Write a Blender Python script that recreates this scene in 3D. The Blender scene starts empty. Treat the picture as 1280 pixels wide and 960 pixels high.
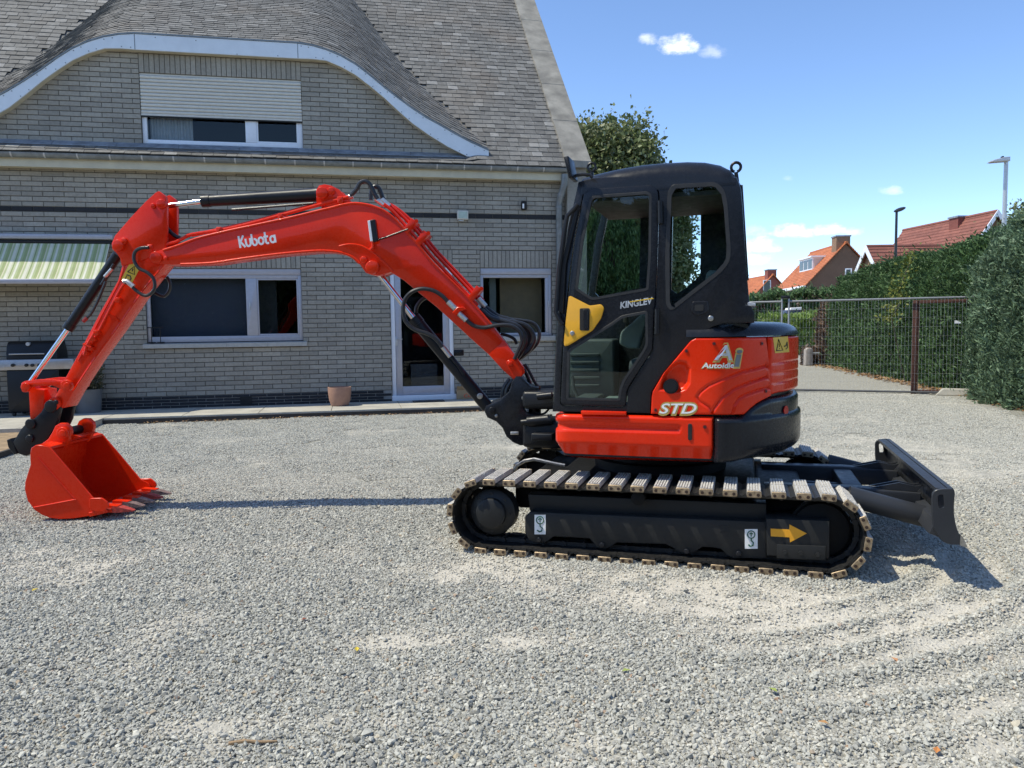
import bpy, bmesh, math, random
import numpy as np
from mathutils import Vector, Matrix
from mathutils.geometry import tessellate_polygon
random.seed(7); rng = np.random.default_rng(11)
S = bpy.context.scene; COL = S.collection
R_ = math.radians
# ------------------------------------------------------------------ camera
FPX, PITCH, ROLL, CAMH = 960.0, R_(4.2), R_(0.75), 1.45
_R0 = Vector((1, 0, 0)); CF = Vector((0, math.cos(PITCH), -math.sin(PITCH))); _U0 = Vector((0, math.sin(PITCH), math.cos(PITCH)))
CR = _R0*math.cos(ROLL) - _U0*math.sin(ROLL); CU = _U0*math.cos(ROLL) + _R0*math.sin(ROLL)
CC = Vector((0, 0, CAMH))
cd = bpy.data.cameras.new('camera'); cam = bpy.data.objects.new('camera', cd); COL.objects.link(cam)
cd.sensor_width = 36; cd.lens = 27; cd.clip_start = 0.05; cd.clip_end = 6000
cam.matrix_world = Matrix(((CR.x, CU.x, -CF.x, CC.x), (CR.y, CU.y, -CF.y, CC.y), (CR.z, CU.z, -CF.z, CC.z), (0, 0, 0, 1)))
S.camera = cam
# ------------------------------------------------------------------ sun, sky
SUN_EL, SUN_AZ = R_(60), R_(8)              # light travels towards (cos az, sin az), so the sun stands on the left
to_sun = Vector((-math.cos(SUN_AZ)*math.cos(SUN_EL), -math.sin(SUN_AZ)*math.cos(SUN_EL), math.sin(SUN_EL)))
sl = bpy.data.lights.new('sun', 'SUN'); sl.energy = 2.6; sl.angle = R_(0.53); sl.color = (1.0, 0.95, 0.80)
so = bpy.data.objects.new('sun', sl); COL.objects.link(so); so.rotation_euler = (-to_sun).to_track_quat('-Z', 'Y').to_euler()
S.view_settings.view_transform = 'Standard'; S.view_settings.look = 'None'; S.view_settings.gamma = 1; S.view_settings.use_curve_mapping = False
S.view_settings.exposure = 0.93
W = bpy.data.worlds.new('World'); S.world = W; W.use_nodes = True
def world():
    nt = W.node_tree; n = nt.nodes; l = nt.links; n.clear()
    out = n.new('ShaderNodeOutputWorld'); bg = n.new('ShaderNodeBackground'); bg.inputs[1].default_value = 0.15
    sky = n.new('ShaderNodeTexSky'); sky.sky_type = 'NISHITA'; sky.sun_disc = False
    sky.sun_elevation = SUN_EL; sky.sun_rotation = math.atan2(to_sun.x, to_sun.y)
    sky.air_density = 0.62; sky.dust_density = 0.15; sky.ozone_density = 1.6; sky.altitude = 20
    tc = n.new('ShaderNodeTexCoord'); sep = n.new('ShaderNodeSeparateXYZ'); l.new(tc.outputs['Generated'], sep.inputs[0])
    def M(op, a, b=None, c=None):
        m = n.new('ShaderNodeMath'); m.operation = op
        for i, x in enumerate((a, b, c)):
            if x is None: continue
            if isinstance(x, (int, float)): m.inputs[i].default_value = x
            else: l.new(x, m.inputs[i])
        return m.outputs[0]
    X, Y, Z = sep.outputs
    yy = M('MAXIMUM', M('ABSOLUTE', Y), 0.02)
    a = M('DIVIDE', X, yy); e = M('DIVIDE', Z, yy)
    nz = n.new('ShaderNodeTexNoise'); nz.inputs['Scale'].default_value = 46; nz.inputs['Detail'].default_value = 7; nz.inputs['Roughness'].default_value = 0.62
    mp = n.new('ShaderNodeMapping'); mp.inputs['Scale'].default_value = (1, 1, 1.7); l.new(tc.outputs['Generated'], mp.inputs[0]); l.new(mp.outputs[0], nz.inputs[0])
    N = nz.outputs['Fac']
    tot = None
    # cumulus puffs in the northern sky: bearing, elevation (tangents), half widths, density
    for (pa, pe, wa, we, d) in [(.217, .352, .028, .015, .95), (.178, .360, .012, .011, .6), (.262, .343, .022, .011, .35),
                                (.367, .118, .034, .012, 1), (.408, .118, .030, .010, .9), (.443, .117, .018, .007, .5), (.303, .118, .030, .010, .5),
                                (.312, .100, .040, .014, 1), (.318, .082, .030, .010, .9), (.490, .168, .016, .007, .42), (.357, .186, .008, .005, .22),
                                (-.9, .13, .10, .03, .9), (-1.6, .2, .2, .05, .9), (1.1, .15, .12, .03, .9), (1.9, .24, .2, .05, .9), (.75, .12, .05, .015, .8)]:
        dx = M('DIVIDE', M('SUBTRACT', a, pa), wa); dz = M('DIVIDE', M('SUBTRACT', e, pe), we)
        up = M('MULTIPLY', dz, M('ADD', 1.0, M('MULTIPLY', M('LESS_THAN', dz, 0.0), 0.5)))
        q = M('SUBTRACT', 1.25, M('ADD', M('MULTIPLY', dx, dx), M('MULTIPLY', up, up)))
        v = M('ADD', q, M('MULTIPLY', M('SUBTRACT', N, 0.5), 4.2))
        mr = n.new('ShaderNodeMapRange'); mr.interpolation_type = 'SMOOTHSTEP'; mr.inputs[1].default_value = 0.0; mr.inputs[2].default_value = 1.9; mr.inputs[4].default_value = d*0.95
        l.new(v, mr.inputs[0])
        tot = mr.outputs[0] if tot is None else M('MAXIMUM', tot, mr.outputs[0])
    hz = n.new('ShaderNodeHueSaturation'); hz.inputs['Saturation'].default_value = 1.06; hz.inputs['Value'].default_value = 1.0; l.new(sky.outputs[0], hz.inputs['Color'])
    mix = n.new('ShaderNodeMix'); mix.data_type = 'RGBA'; mix.inputs[7].default_value = (5.4, 5.5, 5.7, 1)
    l.new(tot, mix.inputs[0]); l.new(hz.outputs[0], mix.inputs[6]); l.new(mix.outputs[2], bg.inputs[0]); l.new(bg.outputs[0], out.inputs[0])
world()
S.cycles.max_bounces = 8; S.cycles.transparent_max_bounces = 24; S.cycles.use_denoising = True
# ------------------------------------------------------------------ frames and tracing
def ray(px, py): return CF + CR*((px-640)/FPX) + CU*((480-py)/FPX)
def gpt(px, py, z=0.0):
    d = ray(px, py); return CC + d*((z-CAMH)/d.z)
class Frame:
    def __init__(s, o, yaw):
        s.o = Vector(o); s.ex = Vector((math.cos(yaw), math.sin(yaw), 0)); s.ey = Vector((-math.sin(yaw), math.cos(yaw), 0)); s.yaw = yaw
    def w(s, x, y, z): return s.o + s.ex*x + s.ey*y + Vector((0, 0, z))
    def loc(s, P): d = P-s.o; return (d.dot(s.ex), d.dot(s.ey), d.z)
    def tr(s, px, py, y=0.0):                 # the point of the plane y = const seen at this place in the photograph
        d = ray(px, py); t = (s.o.dot(s.ey)+y - CC.dot(s.ey))/d.dot(s.ey); P = CC+d*t
        return ((P-s.o).dot(s.ex), P.z-s.o.z)
    def T(s, pts, y=0.0): return [s.tr(a, b, y) for a, b in pts]
    def trx(s, px, py, x):                    # the same on a plane x = const
        d = ray(px, py); t = (s.o.dot(s.ex)+x - CC.dot(s.ex))/d.dot(s.ex); P = CC+d*t
        return ((P-s.o).dot(s.ey), P.z-s.o.z)
def proj(P):
    d = P-CC; z = d.dot(CF); return (640+FPX*d.dot(CR)/z, 480-FPX*d.dot(CU)/z)
# ------------------------------------------------------------------ mesh builder
def inset(poly, d):
    n = len(poly); ar = sum(poly[i][0]*poly[(i+1) % n][1]-poly[(i+1) % n][0]*poly[i][1] for i in range(n)); sg = 1 if ar > 0 else -1
    out = []
    for i in range(n):
        p0, p1, p2 = poly[i-1], poly[i], poly[(i+1) % n]
        def nr(a, b):
            dx, dy = b[0]-a[0], b[1]-a[1]; L = math.hypot(dx, dy) or 1e-9; return (-dy/L*sg, dx/L*sg)
        a = nr(p0, p1); b = nr(p1, p2); mx, my = a[0]+b[0], a[1]+b[1]; L2 = mx*mx+my*my
        k = min(2.0/max(L2, 1e-6), 1.6) if L2 > 1e-6 else 0
        out.append((p1[0]+mx*k*d, p1[1]+my*k*d))
    return out
def round_poly(poly, r, n=4):
    out = []; N = len(poly)
    for i in range(N):
        p0, p1, p2 = (Vector(poly[i-1]), Vector(poly[i]), Vector(poly[(i+1) % N]))
        a = p0-p1; b = p2-p1; la, lb = a.length, b.length
        rr = min(r, la*.45, lb*.45)
        if la < 1e-6 or lb < 1e-6: continue
        q0 = p1+a/la*rr; q2 = p1+b/lb*rr
        for k in range(n+1):
            t = k/n; out.append(tuple(q0*(1-t)**2 + p1*2*t*(1-t) + q2*t*t))
    return out
def earcut(outer, holes):
    """triangles (index triples) of a polygon with holes; indices run over outer + holes in order"""
    pts = list(outer); loops = []; base = len(outer)
    def sa(L): return sum(pts[L[i-1]][0]*pts[L[i]][1]-pts[L[i]][0]*pts[L[i-1]][1] for i in range(len(L)))
    ring = list(range(len(outer)))
    if sa(ring) < 0: ring.reverse()
    for h in holes:
        pts += list(h); L = list(range(base, base+len(h))); base += len(h)
        if sa(L) > 0: L.reverse()
        loops.append(L)
    def cr(a, b, c): return (b[0]-a[0])*(c[1]-a[1])-(b[1]-a[1])*(c[0]-a[0])
    def cross(p, q, a, b): return cr(p, q, a)*cr(p, q, b) < -1e-16 and cr(a, b, p)*cr(a, b, q) < -1e-16
    rest = sorted(loops, key=lambda L: -max(pts[i][0] for i in L))
    while rest:
        L = rest.pop(0); best = None
        for i, a in enumerate(L):
            for j, b in enumerate(ring):
                d = (pts[a][0]-pts[b][0])**2+(pts[a][1]-pts[b][1])**2
                if best and d >= best[0]: continue
                if any(cross(pts[a], pts[b], pts[R2[k-1]], pts[R2[k]]) for R2 in [ring, L]+rest for k in range(len(R2))): continue
                best = (d, i, j)
        _, i, j = best; ring = ring[:j+1]+L[i:]+L[:i+1]+ring[j:]
    out = []; guard = 0
    while len(ring) > 3 and guard < 20000:
        guard += 1; done = False
        for i in range(len(ring)):
            a, b, c = ring[i-1], ring[i], ring[(i+1) % len(ring)]; A, B, C_ = pts[a], pts[b], pts[c]
            if cr(A, B, C_) <= 1e-13: continue
            if any(q not in (a, b, c) and pts[q] != A and pts[q] != B and pts[q] != C_ and cr(A, B, pts[q]) >= -1e-14 and cr(B, C_, pts[q]) >= -1e-14 and cr(C_, A, pts[q]) >= -1e-14 for q in ring): continue
            out.append((a, b, c)); del ring[i]; done = True; break
        if not done: del ring[min(range(len(ring)), key=lambda k: abs(cr(pts[ring[k-1]], pts[ring[k]], pts[ring[(k+1) % len(ring)]])))]
    out.append(tuple(ring)); return out
class MB:
    def __init__(s): s.v = []; s.f = []; s.m = []; s.mi = 0
    def face(s, idx): s.f.append(idx); s.m.append(s.mi)
    def add(s, vs, fs):
        b = len(s.v); s.v += [Vector(p) for p in vs]
        for f in fs: s.face([b+i for i in f])
    def prism(s, F, poly, y0, y1, r=0, seg=3, holes=()):
        rings = [(y0, 0), (y1, 0)] if r <= 0 else [(y0+r*(1-math.sin(t)), r*(1-math.cos(t))) for t in [math.pi/2*(1-k/seg) for k in range(seg+1)]] + \
                [(y1-r*(1-math.sin(t)), r*(1-math.cos(t))) for t in [math.pi/2*k/seg for k in range(seg+1)]]
        n = len(poly); b = len(s.v)
        for y, d in rings:
            q = inset(poly, d) if d > 1e-7 else poly
            s.v += [F.w(p[0], y, p[1]) for p in q]
        for k in range(len(rings)-1):
            for i in range(n):
                j = (i+1) % n; s.face([b+k*n+i, b+k*n+j, b+(k+1)*n+j, b+(k+1)*n+i])
        last = b+(len(rings)-1)*n
        if not holes:
            s.face(list(range(b, b+n))); s.face(list(range(last, last+n)))
            return
        hb = []
        for h in holes:
            h0 = len(s.v); s.v += [F.w(p[0], rings[0][0], p[1]) for p in h]; s.v += [F.w(p[0], rings[-1][0], p[1]) for p in h]; m = len(h)
            for i in range(m): j = (i+1) % m; s.face([h0+i, h0+j, h0+m+j, h0+m+i])
            hb.append((h0, m))
        for side, base in ((0, b), (1, last)):
            idx = list(range(base, base+n)); loops = [[Vector((F.loc(s.v[i])[0], F.loc(s.v[i])[2], 0)) for i in idx]]
            for (h0, m), h in zip(hb, holes):
                ii = list(range(h0+side*m, h0+side*m+m)); idx += ii; loops.append([Vector((p[0], p[1], 0)) for p in h])
            for t in earcut([(p.x, p.y) for p in loops[0]], [[(p.x, p.y) for p in L] for L in loops[1:]]): s.face([idx[i] for i in t])
    def box(s, F, x0, x1, y0, y1, z0, z1):
        s.add([F.w(x, y, z) for z in (z0, z1) for x, y in ((x0, y0), (x1, y0), (x1, y1), (x0, y1))],
              [(0, 1, 2, 3), (4, 5, 6, 7), (0, 1, 5, 4), (1, 2, 6, 5), (2, 3, 7, 6), (3, 0, 4, 7)])
    def rbox(s, F, x0, x1, y0, y1, z0, z1, r=.01):
        s.prism(F, round_poly([(x0, z0), (x1, z0), (x1, z1), (x0, z1)], r*1.2, 3), y0, y1, r)
    def hexa(s, p):                          # eight world points, bottom four then top four
        s.add(p, [(0, 1, 2, 3), (4, 5, 6, 7), (0, 1, 5, 4), (1, 2, 6, 5), (2, 3, 7, 6), (3, 0, 4, 7)])
    def tube(s, pts, r, n=8, r1=None, caps=True):
        pts = [Vector(p) for p in pts]; b = len(s.v); prev = None; K = len(pts)
        for k, p in enumerate(pts):
            t = ((pts[min(k+1, K-1)]-pts[max(k-1, 0)])).normalized()
            if prev is None: u = t.orthogonal().normalized()
            else: u = (prev - t*prev.dot(t)).normalized()
            prev = u; w = t.cross(u); rr = r if r1 is None else r+(r1-r)*k/(K-1)
            s.v += [p+(u*math.cos(2*math.pi*i/n)+w*math.sin(2*math.pi*i/n))*rr for i in range(n)]
        for k in range(K-1):
            for i in range(n):
                j = (i+1) % n; s.face([b+k*n+i, b+k*n+j, b+(k+1)*n+j, b+(k+1)*n+i])
        if caps: s.face(list(range(b, b+n))); s.face(list(range(b+(K-1)*n, b+K*n)))
    def cyl(s, a, b_, r, n=16, r1=None): s.tube([a, b_], r, n, r1)
    def disc(s, F, x, z, y0, y1, r, n=20, rb=0): s.prism(F, [(x+r*math.cos(2*math.pi*i/n), z+r*math.sin(2*math.pi*i/n)) for i in range(n)], y0, y1, rb)
    def lathe(s, c, prof, n=24):             # profile of (radius, height) about a vertical axis at c
        b = len(s.v); K = len(prof); c = Vector(c)
        for r, z in prof: s.v += [c+Vector((r*math.cos(2*math.pi*i/n), r*math.sin(2*math.pi*i/n), z)) for i in range(n)]
        for k in range(K-1):
            for i in range(n):
                j = (i+1) % n; s.face([b+k*n+i, b+k*n+j, b+(k+1)*n+j, b+(k+1)*n+i])
        s.face(list(range(b, b+n))); s.face(list(range(b+(K-1)*n, b+K*n)))
    def mesh(s, name, mats, inv=None, smooth=38, recalc=True):
        me = bpy.data.meshes.new(name)
        vs = [inv @ p for p in s.v] if inv else s.v
        me.from_pydata([tuple(p) for p in vs], [], s.f)
        for m in (mats if isinstance(mats, (list, tuple)) else [mats]): me.materials.append(m)
        me.polygons.foreach_set('material_index', s.m)
        if recalc:
            bm = bmesh.new(); bm.from_mesh(me); bmesh.ops.recalc_face_normals(bm, faces=bm.faces); bm.to_mesh(me); bm.free()
        if smooth:
            me.polygons.foreach_set('use_smooth', [True]*len(me.polygons)); me.set_sharp_from_angle(angle=R_(smooth))
        me.update(); return me
    def build(s, name, mats, parent=None, smooth=38, recalc=True, **kw):
        inv = None
        if parent is not None:
            r = parent
            while r.parent: r = r.parent
            inv = ROOTM.get(r.name, Matrix()).inverted()
        me = s.mesh(name, mats, inv, smooth, recalc); o = bpy.data.objects.new(name, me); COL.objects.link(o)
        if parent is not None: o.parent = parent
        return tag(o, **kw)
ROOTM = {}
def tag(o, label=None, cat=None, group=None, kind=None):
    for k, v in (('label', label), ('category', cat), ('group', group), ('kind', kind)):
        if v: o[k] = v
    return o
def thing(name, label, cat, loc=(0, 0, 0), yaw=0.0, group=None):
    o = bpy.data.objects.new(name, None); o.empty_display_size = .2; COL.objects.link(o)
    m = Matrix.Translation(Vector(loc)) @ Matrix.Rotation(yaw, 4, 'Z'); o.matrix_world = m; ROOTM[o.name] = m
    return tag(o, label, cat, group)
# ------------------------------------------------------------------ materials
class NT:
    def __init__(s, name):
        s.mat = bpy.data.materials.new(name); s.mat.use_nodes = True; s.n = s.mat.node_tree.nodes; s.l = s.mat.node_tree.links; s.n.clear()
        s.out = s.n.new('ShaderNodeOutputMaterial'); s.p = s.n.new('ShaderNodeBsdfPrincipled'); s.l.new(s.p.outputs[0], s.out.inputs[0])
    def new(s, t, **kw):
        n = s.n.new('ShaderNode'+t)
        for k, v in kw.items(): setattr(n, k, v)
        return n
    def set(s, node, name, v):
        i = node.inputs[name]
        if hasattr(v, 'links') or hasattr(v, 'is_linked'): s.l.new(v, i)
        else: i.default_value = v
    def noise(s, scale, detail=4, rough=.55, coord='Object', vec=None):
        t = s.new('TexNoise'); t.inputs['Scale'].default_value = scale; t.inputs['Detail'].default_value = detail; t.inputs['Roughness'].default_value = rough
        if vec is None:
            if coord == 'World': vec = s.new('NewGeometry').outputs['Position']
            else: vec = s.new('TexCoord').outputs[coord]
        s.l.new(vec, t.inputs['Vector']); return t.outputs['Fac']
    def ramp(s, fac, stops, interp='LINEAR'):
        r = s.new('ValToRGB'); r.color_ramp.interpolation = interp; e = r.color_ramp.elements
        while len(e) < len(stops): e.new(.5)
        for x, (p, c) in zip(e, stops):
            x.position = p; x.color = (*c, 1) if len(c) == 3 else c
        s.l.new(fac, r.inputs[0]); return r.outputs[0]
    def g(s, fac, stops): return s.ramp(fac, [(p, (v, v, v)) for p, v in stops])
    def mix(s, fac, a, b, mode='MIX'):
        m = s.new('Mix', data_type='RGBA', blend_type=mode)
        for i, x in ((0, fac), (6, a), (7, b)):
            if isinstance(x, tuple): m.inputs[i].default_value = (*x, 1) if len(x) == 3 else x
            elif isinstance(x, (int, float)): m.inputs[i].default_value = x
            else: s.l.new(x, m.inputs[i])
        return m.outputs[2]
    def math(s, op, a, b=0.0):
        m = s.new('Math', operation=op)
        for i, x in ((0, a), (1, b)):
            if isinstance(x, (int, float)): m.inputs[i].default_value = x
            else: s.l.new(x, m.inputs[i])
        return m.outputs[0]
    def rand(s):                             # one value per piece, joined or not
        a = s.new('NewGeometry').outputs['Random Per Island']; b = s.new('ObjectInfo').outputs['Random']
        return s.math('FRACT', s.math('ADD', a, b))
    def bump(s, h, strength=.3, dist=.01):
        b = s.new('Bump'); b.inputs['Strength'].default_value = strength; b.inputs['Distance'].default_value = dist; s.l.new(h, b.inputs['Height']); s.l.new(b.outputs[0], s.p.inputs['Normal'])
    def base(s, c): s.set(s.p, 'Base Color', (*c, 1) if isinstance(c, tuple) and len(c) == 3 else c)
    def pr(s, **kw):
        for k, v in kw.items(): s.set(s.p, k.replace('_', ' '), v)
        return s
def plain(name, col, rough=.5, metal=0.0, var=.12, scale=14, bump=0, coat=0, spec=.5):
    t = NT(name); f = t.noise(scale, 5, .6, 'World')
    lo = tuple(c*(1-var) for c in col); hi = tuple(min(1, c*(1+var)) for c in col)
    t.base(t.ramp(f, [(.3, lo), (.7, hi)])); t.pr(Metallic=metal)
    t.set(t.p, 'Roughness', t.g(f, [(.3, max(.02, rough*.85)), (.7, min(1, rough*1.15))])); t.p.inputs['Specular IOR Level'].default_value = spec
    if coat: t.p.inputs['Coat Weight'].default_value = coat; t.p.inputs['Coat Roughness'].default_value = .06
    if bump: t.bump(t.noise(scale*8, 4, .6, 'World'), bump, .004)
    return t.mat
def red_paint():
    t = NT('red_paint'); f = t.noise(2.2, 4, .6, 'World'); d = t.noise(38, 6, .7, 'World')
    c = t.ramp(f, [(.3, (.70, .022, .0035)), (.7, (.80, .036, .006))]); c = t.mix(t.g(d, [(.62, 0), (.78, .18)]), c, (.42, .16, .09)); t.base(c)
    t.set(t.p, 'Roughness', t.g(d, [(.35, .22), (.7, .38)])); t.pr(Coat_Weight=.28, Coat_Roughness=.04); t.p.inputs['Specular IOR Level'].default_value = .15
    t.bump(t.noise(26, 3, .5, 'World'), .04, .004); return t.mat
def black_paint(name, col, rough=.38, spec=.3):
    t = NT(name); d = t.noise(30, 6, .7, 'World'); f = t.noise(3, 3, .5, 'World')
    c = t.ramp(f, [(.3, col), (.7, tuple(x*1.35 for x in col))]); c = t.mix(t.g(d, [(.60, 0), (.85, .12)]), c, (.08, .076, .07)); t.base(c)
    t.p.inputs['Specular IOR Level'].default_value = spec; t.set(t.p, 'Roughness', t.g(d, [(.35, rough*.85), (.7, rough*1.3)])); t.bump(t.noise(60, 3, .5, 'World'), .05, .003); return t.mat
M = {}
M['red'] = red_paint()
M['char'] = black_paint('charcoal_paint', (.012, .013, .016), .26)
M['blackp'] = black_paint('black_paint', (.010, .0105, .012), .36)
M['under'] = black_paint('undercarriage_paint', (.009, .0092, .0095), .5, .12)
M['rubber'] = plain('black_rubber', (.018, .018, .018), .55, var=.25, bump=.1)
M['hose'] = plain('hose_rubber', (.02, .02, .021), .38, var=.2, scale=60, bump=.15)
M['plate'] = black_paint('lit_frame_paint', (.021, .0215, .0215), .42, .22)  # undercarriage black made lighter, so front faces stand out lit from the recesses
M['blade'] = black_paint('blade_paint', (.026, .028, .032), .4)
M['shoe'] = plain('track_steel', (.026, .025, .024), .5, .4, var=.4, scale=50, bump=.2)
M['dark'] = plain('interior_black', (.012, .012, .012), .7)
M['chrome'] = plain('chrome', (.75, .75, .76), .12, 1.0, var=.05)
M['steel'] = plain('bare_steel', (.42, .41, .39), .4, 1.0, var=.2, scale=40)
M['fit'] = plain('zinc_fitting', (.62, .60, .56), .35, .8, var=.15, scale=60)
M['bronze'] = plain('worn_bronze_steel', (.36, .27, .17), .45, .55, var=.4, scale=55, bump=.2)
M['pad'] = plain('worn_pad', (.50, .48, .44), .7, .1, var=.45, scale=70, bump=.35)
M['yellow'] = plain('yellow_paint', (.72, .36, .012), .4, var=.06, coat=.2)
M['stick_y'] = plain('yellow_sticker', (.70, .44, .03), .45, var=.06)
M['ink'] = plain('black_print', (.012, .012, .012), .5)
M['white'] = plain('white_print', (.82, .82, .80), .45, var=.04)
M['green'] = plain('green_print', (.015, .11, .06), .5)
M['silver'] = plain('silver_print', (.62, .64, .66), .3, .5, var=.2, scale=30)
M['gold'] = plain('gold_print', (.62, .42, .12), .35, .4, var=.2, scale=30)
M['reflector'] = plain('red_reflector', (.55, .01, .008), .25, var=.1)
M['orange'] = plain('orange_print', (.80, .36, .02), .45, var=.05)
M['alu'] = plain('grey_aluminium', (.43, .42, .45), .4, .25, var=.06)
M['wframe'] = plain('white_window_frame', (.76, .78, .82), .35, var=.03)
M['shut'] = plain('cream_shutter', (.60, .57, .50), .5, var=.06)
M['cream'] = plain('cream_board', (.55, .50, .37), .55, var=.10, scale=5)
M['fascia'] = plain('pale_fascia_sheet', (.66, .70, .74), .42, var=.06, scale=4)
M['zinc'] = plain('weathered_zinc', (.20, .215, .22), .5, .35, var=.25, scale=9)
M['lead'] = plain('lead_sheet', (.25, .27, .30), .5, .3, var=.35, scale=7)
M['rust'] = plain('rusty_steel', (.085, .034, .022), .8, .1, var=.45, scale=30, bump=.3)
M['galv'] = plain('galvanised_steel', (.50, .51, .52), .45, .6, var=.15, scale=30)
M['terra'] = plain('terracotta', (.36, .205, .145), .8, var=.16, scale=9, bump=.2)
M['greypot'] = plain('grey_planter', (.14, .145, .15), .75, var=.12, scale=9)
M['card'] = plain('cardboard', (.36, .25, .14), .8, var=.12)
M['inside'] = plain('dark_room', (.045, .048, .06), .9)
M['blind'] = plain('brown_blind', (.22, .16, .09), .8, var=.15, scale=6)
M['curtain'] = plain('pale_curtain', (.40, .40, .40), .8, var=.1)
M['conc'] = plain('concrete', (.40, .375, .315), .85, var=.18, scale=3.5, bump=.25)
def glass(name, tint=(.86, .93, .90), refl=1.0):
    t = NT(name); t.n.remove(t.p)
    tr = t.new('BsdfTransparent'); tr.inputs[0].default_value = (*tint, 1); gl = t.new('BsdfGlossy'); gl.inputs['Roughness'].default_value = .01; gl.inputs[0].default_value = (.95, 1, .98, 1)
    fr = t.new('Fresnel'); fr.inputs[0].default_value = 1.5; mx = t.new('MixShader'); bf = t.new('NewGeometry').outputs['Backfacing']; t.l.new(t.math('MULTIPLY', t.math('MULTIPLY', fr.outputs[0], refl), t.math('SUBTRACT', 1.0, bf)), mx.inputs[0]); t.l.new(tr.outputs[0], mx.inputs[1]); t.l.new(gl.outputs[0], mx.inputs[2]); t.l.new(mx.outputs[0], t.out.inputs[0]); return t.mat
M['glass'] = glass('tinted_cab_glass', (.91, .96, .94), .9); M['pane'] = glass('window_glass', (.84, .87, .88), .9)
def brick_mat(name, cols, dark=0):
    t = NT(name); r = t.rand(); f = t.noise(22, 5, .65, 'World'); b = t.noise(1.3, 3, .5, 'World')
    c = t.ramp(r, [(i/(len(cols)-1), k) for i, k in enumerate(cols)])
    c = t.mix(.45, c, t.g(f, [(.25, .55), (.75, 1.25)]), 'MULTIPLY'); c = t.mix(.35, c, t.g(b, [(.3, .7), (.7, 1.2)]), 'MULTIPLY')
    t.base(c); t.pr(Roughness=.85); t.bump(f, .35, .006); return t.mat
M['brick'] = brick_mat('grey_brick', [(.30, .276, .232), (.345, .316, .264), (.27, .248, .208), (.37, .34, .286), (.32, .294, .245)])
M['bbrick'] = brick_mat('black_glazed_brick', [(.016, .017, .020), (.028, .028, .031), (.02, .02, .024)])
M['mortar'] = plain('dark_mortar', (.115, .103, .083), .95, var=.2, scale=8)
M['lmortar'] = plain('light_mortar', (.26, .25, .23), .95, var=.2, scale=8)
M['farbrick'] = brick_mat('tan_brick', [(.22, .13, .075), (.27, .165, .10), (.19, .11, .07)]); M['farred'] = brick_mat('red_brick', [(.20, .06, .045), (.25, .08, .06)])
def slate_mat():
    t = NT('weathered_slate'); r = t.rand(); f = t.noise(16, 6, .7, 'World'); b = t.noise(.8, 4, .6, 'World'); s2 = t.noise(5, 5, .7, 'World')
    c = t.ramp(r, [(0, (.100, .096, .089)), (.35, (.130, .125, .116)), (.7, (.152, .147, .136)), (.95, (.175, .169, .157)), (1, (.26, .252, .236))])
    c = t.mix(.6, c, t.g(f, [(.25, .5), (.75, 1.35)]), 'MULTIPLY'); c = t.mix(t.g(s2, [(.56, 0), (.72, .45)]), c, (.36, .35, .33)); c = t.mix(t.g(b, [(.5, 0), (.75, .35)]), c, (.20, .155, .115))
    t.base(c); t.pr(Roughness=.8); t.bump(f, .4, .006); return t.mat
M['slate'] = slate_mat()
def tile_mat(name, a, b, scale):
    t = NT(name); f = t.noise(2, 5, .7, 'World'); g2 = t.noise(9, 4, .7, 'World'); r = t.rand()
    c = t.ramp(f, [(.3, a), (.7, b)]); c = t.mix(.5, c, t.g(g2, [(.3, .6), (.7, 1.25)]), 'MULTIPLY'); c = t.mix(.5, c, t.g(r, [(0, .7), (1, 1.2)]), 'MULTIPLY'); t.base(c); t.pr(Roughness=.75); return t.mat
M['otile'] = tile_mat('orange_tile', (.42, .125, .045), (.52, .17, .065), 6); M['rtile'] = tile_mat('red_tile', (.20, .068, .048), (.27, .098, .068), 6)
def leaf_mat(name, cols, trans=.25, rough=.55):
    t = NT(name); r = t.rand(); f = t.noise(1.1, 3, .6, 'World')
    c = t.ramp(r, [(i/(len(cols)-1), k) for i, k in enumerate(cols)]); f2 = t.noise(4.2, 3, .6, 'World'); c = t.mix(.6, c, t.g(f, [(.3, .6), (.7, 1.4)]), 'MULTIPLY'); c = t.mix(.6, c, t.g(f2, [(.32, .55), (.68, 1.45)]), 'MULTIPLY')
    t.base(c); t.pr(Roughness=rough); t.p.inputs['Specular IOR Level'].default_value = .35
    tl = t.new('BsdfTranslucent'); t.l.new(c, tl.inputs[0]); mx = t.new('MixShader'); mx.inputs[0].default_value = trans
    t.l.new(t.p.outputs[0], mx.inputs[1]); t.l.new(tl.outputs[0], mx.inputs[2]); t.l.new(mx.outputs[0], t.out.inputs[0]); return t.mat
M['conifer'] = leaf_mat('blue_green_conifer', [(.09, .145, .085), (.125, .195, .11), (.19, .275, .165), (.10, .165, .09)])
M['conifer2'] = leaf_mat('deep_green_conifer', [(.045, .09, .035), (.072, .135, .05), (.11, .19, .07), (.055, .11, .04)])
M['hedgel'] = leaf_mat('bright_hedge_leaf', [(.10, .17, .03), (.16, .25, .05), (.22, .31, .07)])
M['broad'] = leaf_mat('broad_leaf', [(.09, .12, .04), (.15, .19, .07), (.22, .25, .11), (.30, .31, .18)])
M['weep'] = leaf_mat('weeping_leaf', [(.05, .10, .03), (.08, .15, .045), (.14, .22, .07), (.20, .28, .10)], .35)
M['dead'] = leaf_mat('dead_foliage', [(.12, .075, .05), (.17, .11, .075), (.10, .07, .05)], .1)
M['creep'] = leaf_mat('yellow_creeper', [(.16, .19, .035), (.22, .23, .05), (.12, .17, .03)])
M['litter'] = leaf_mat('dry_leaf', [(.30, .17, .07), (.22, .12, .06), (.36, .24, .11), (.18, .10, .06)], .1)
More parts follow.
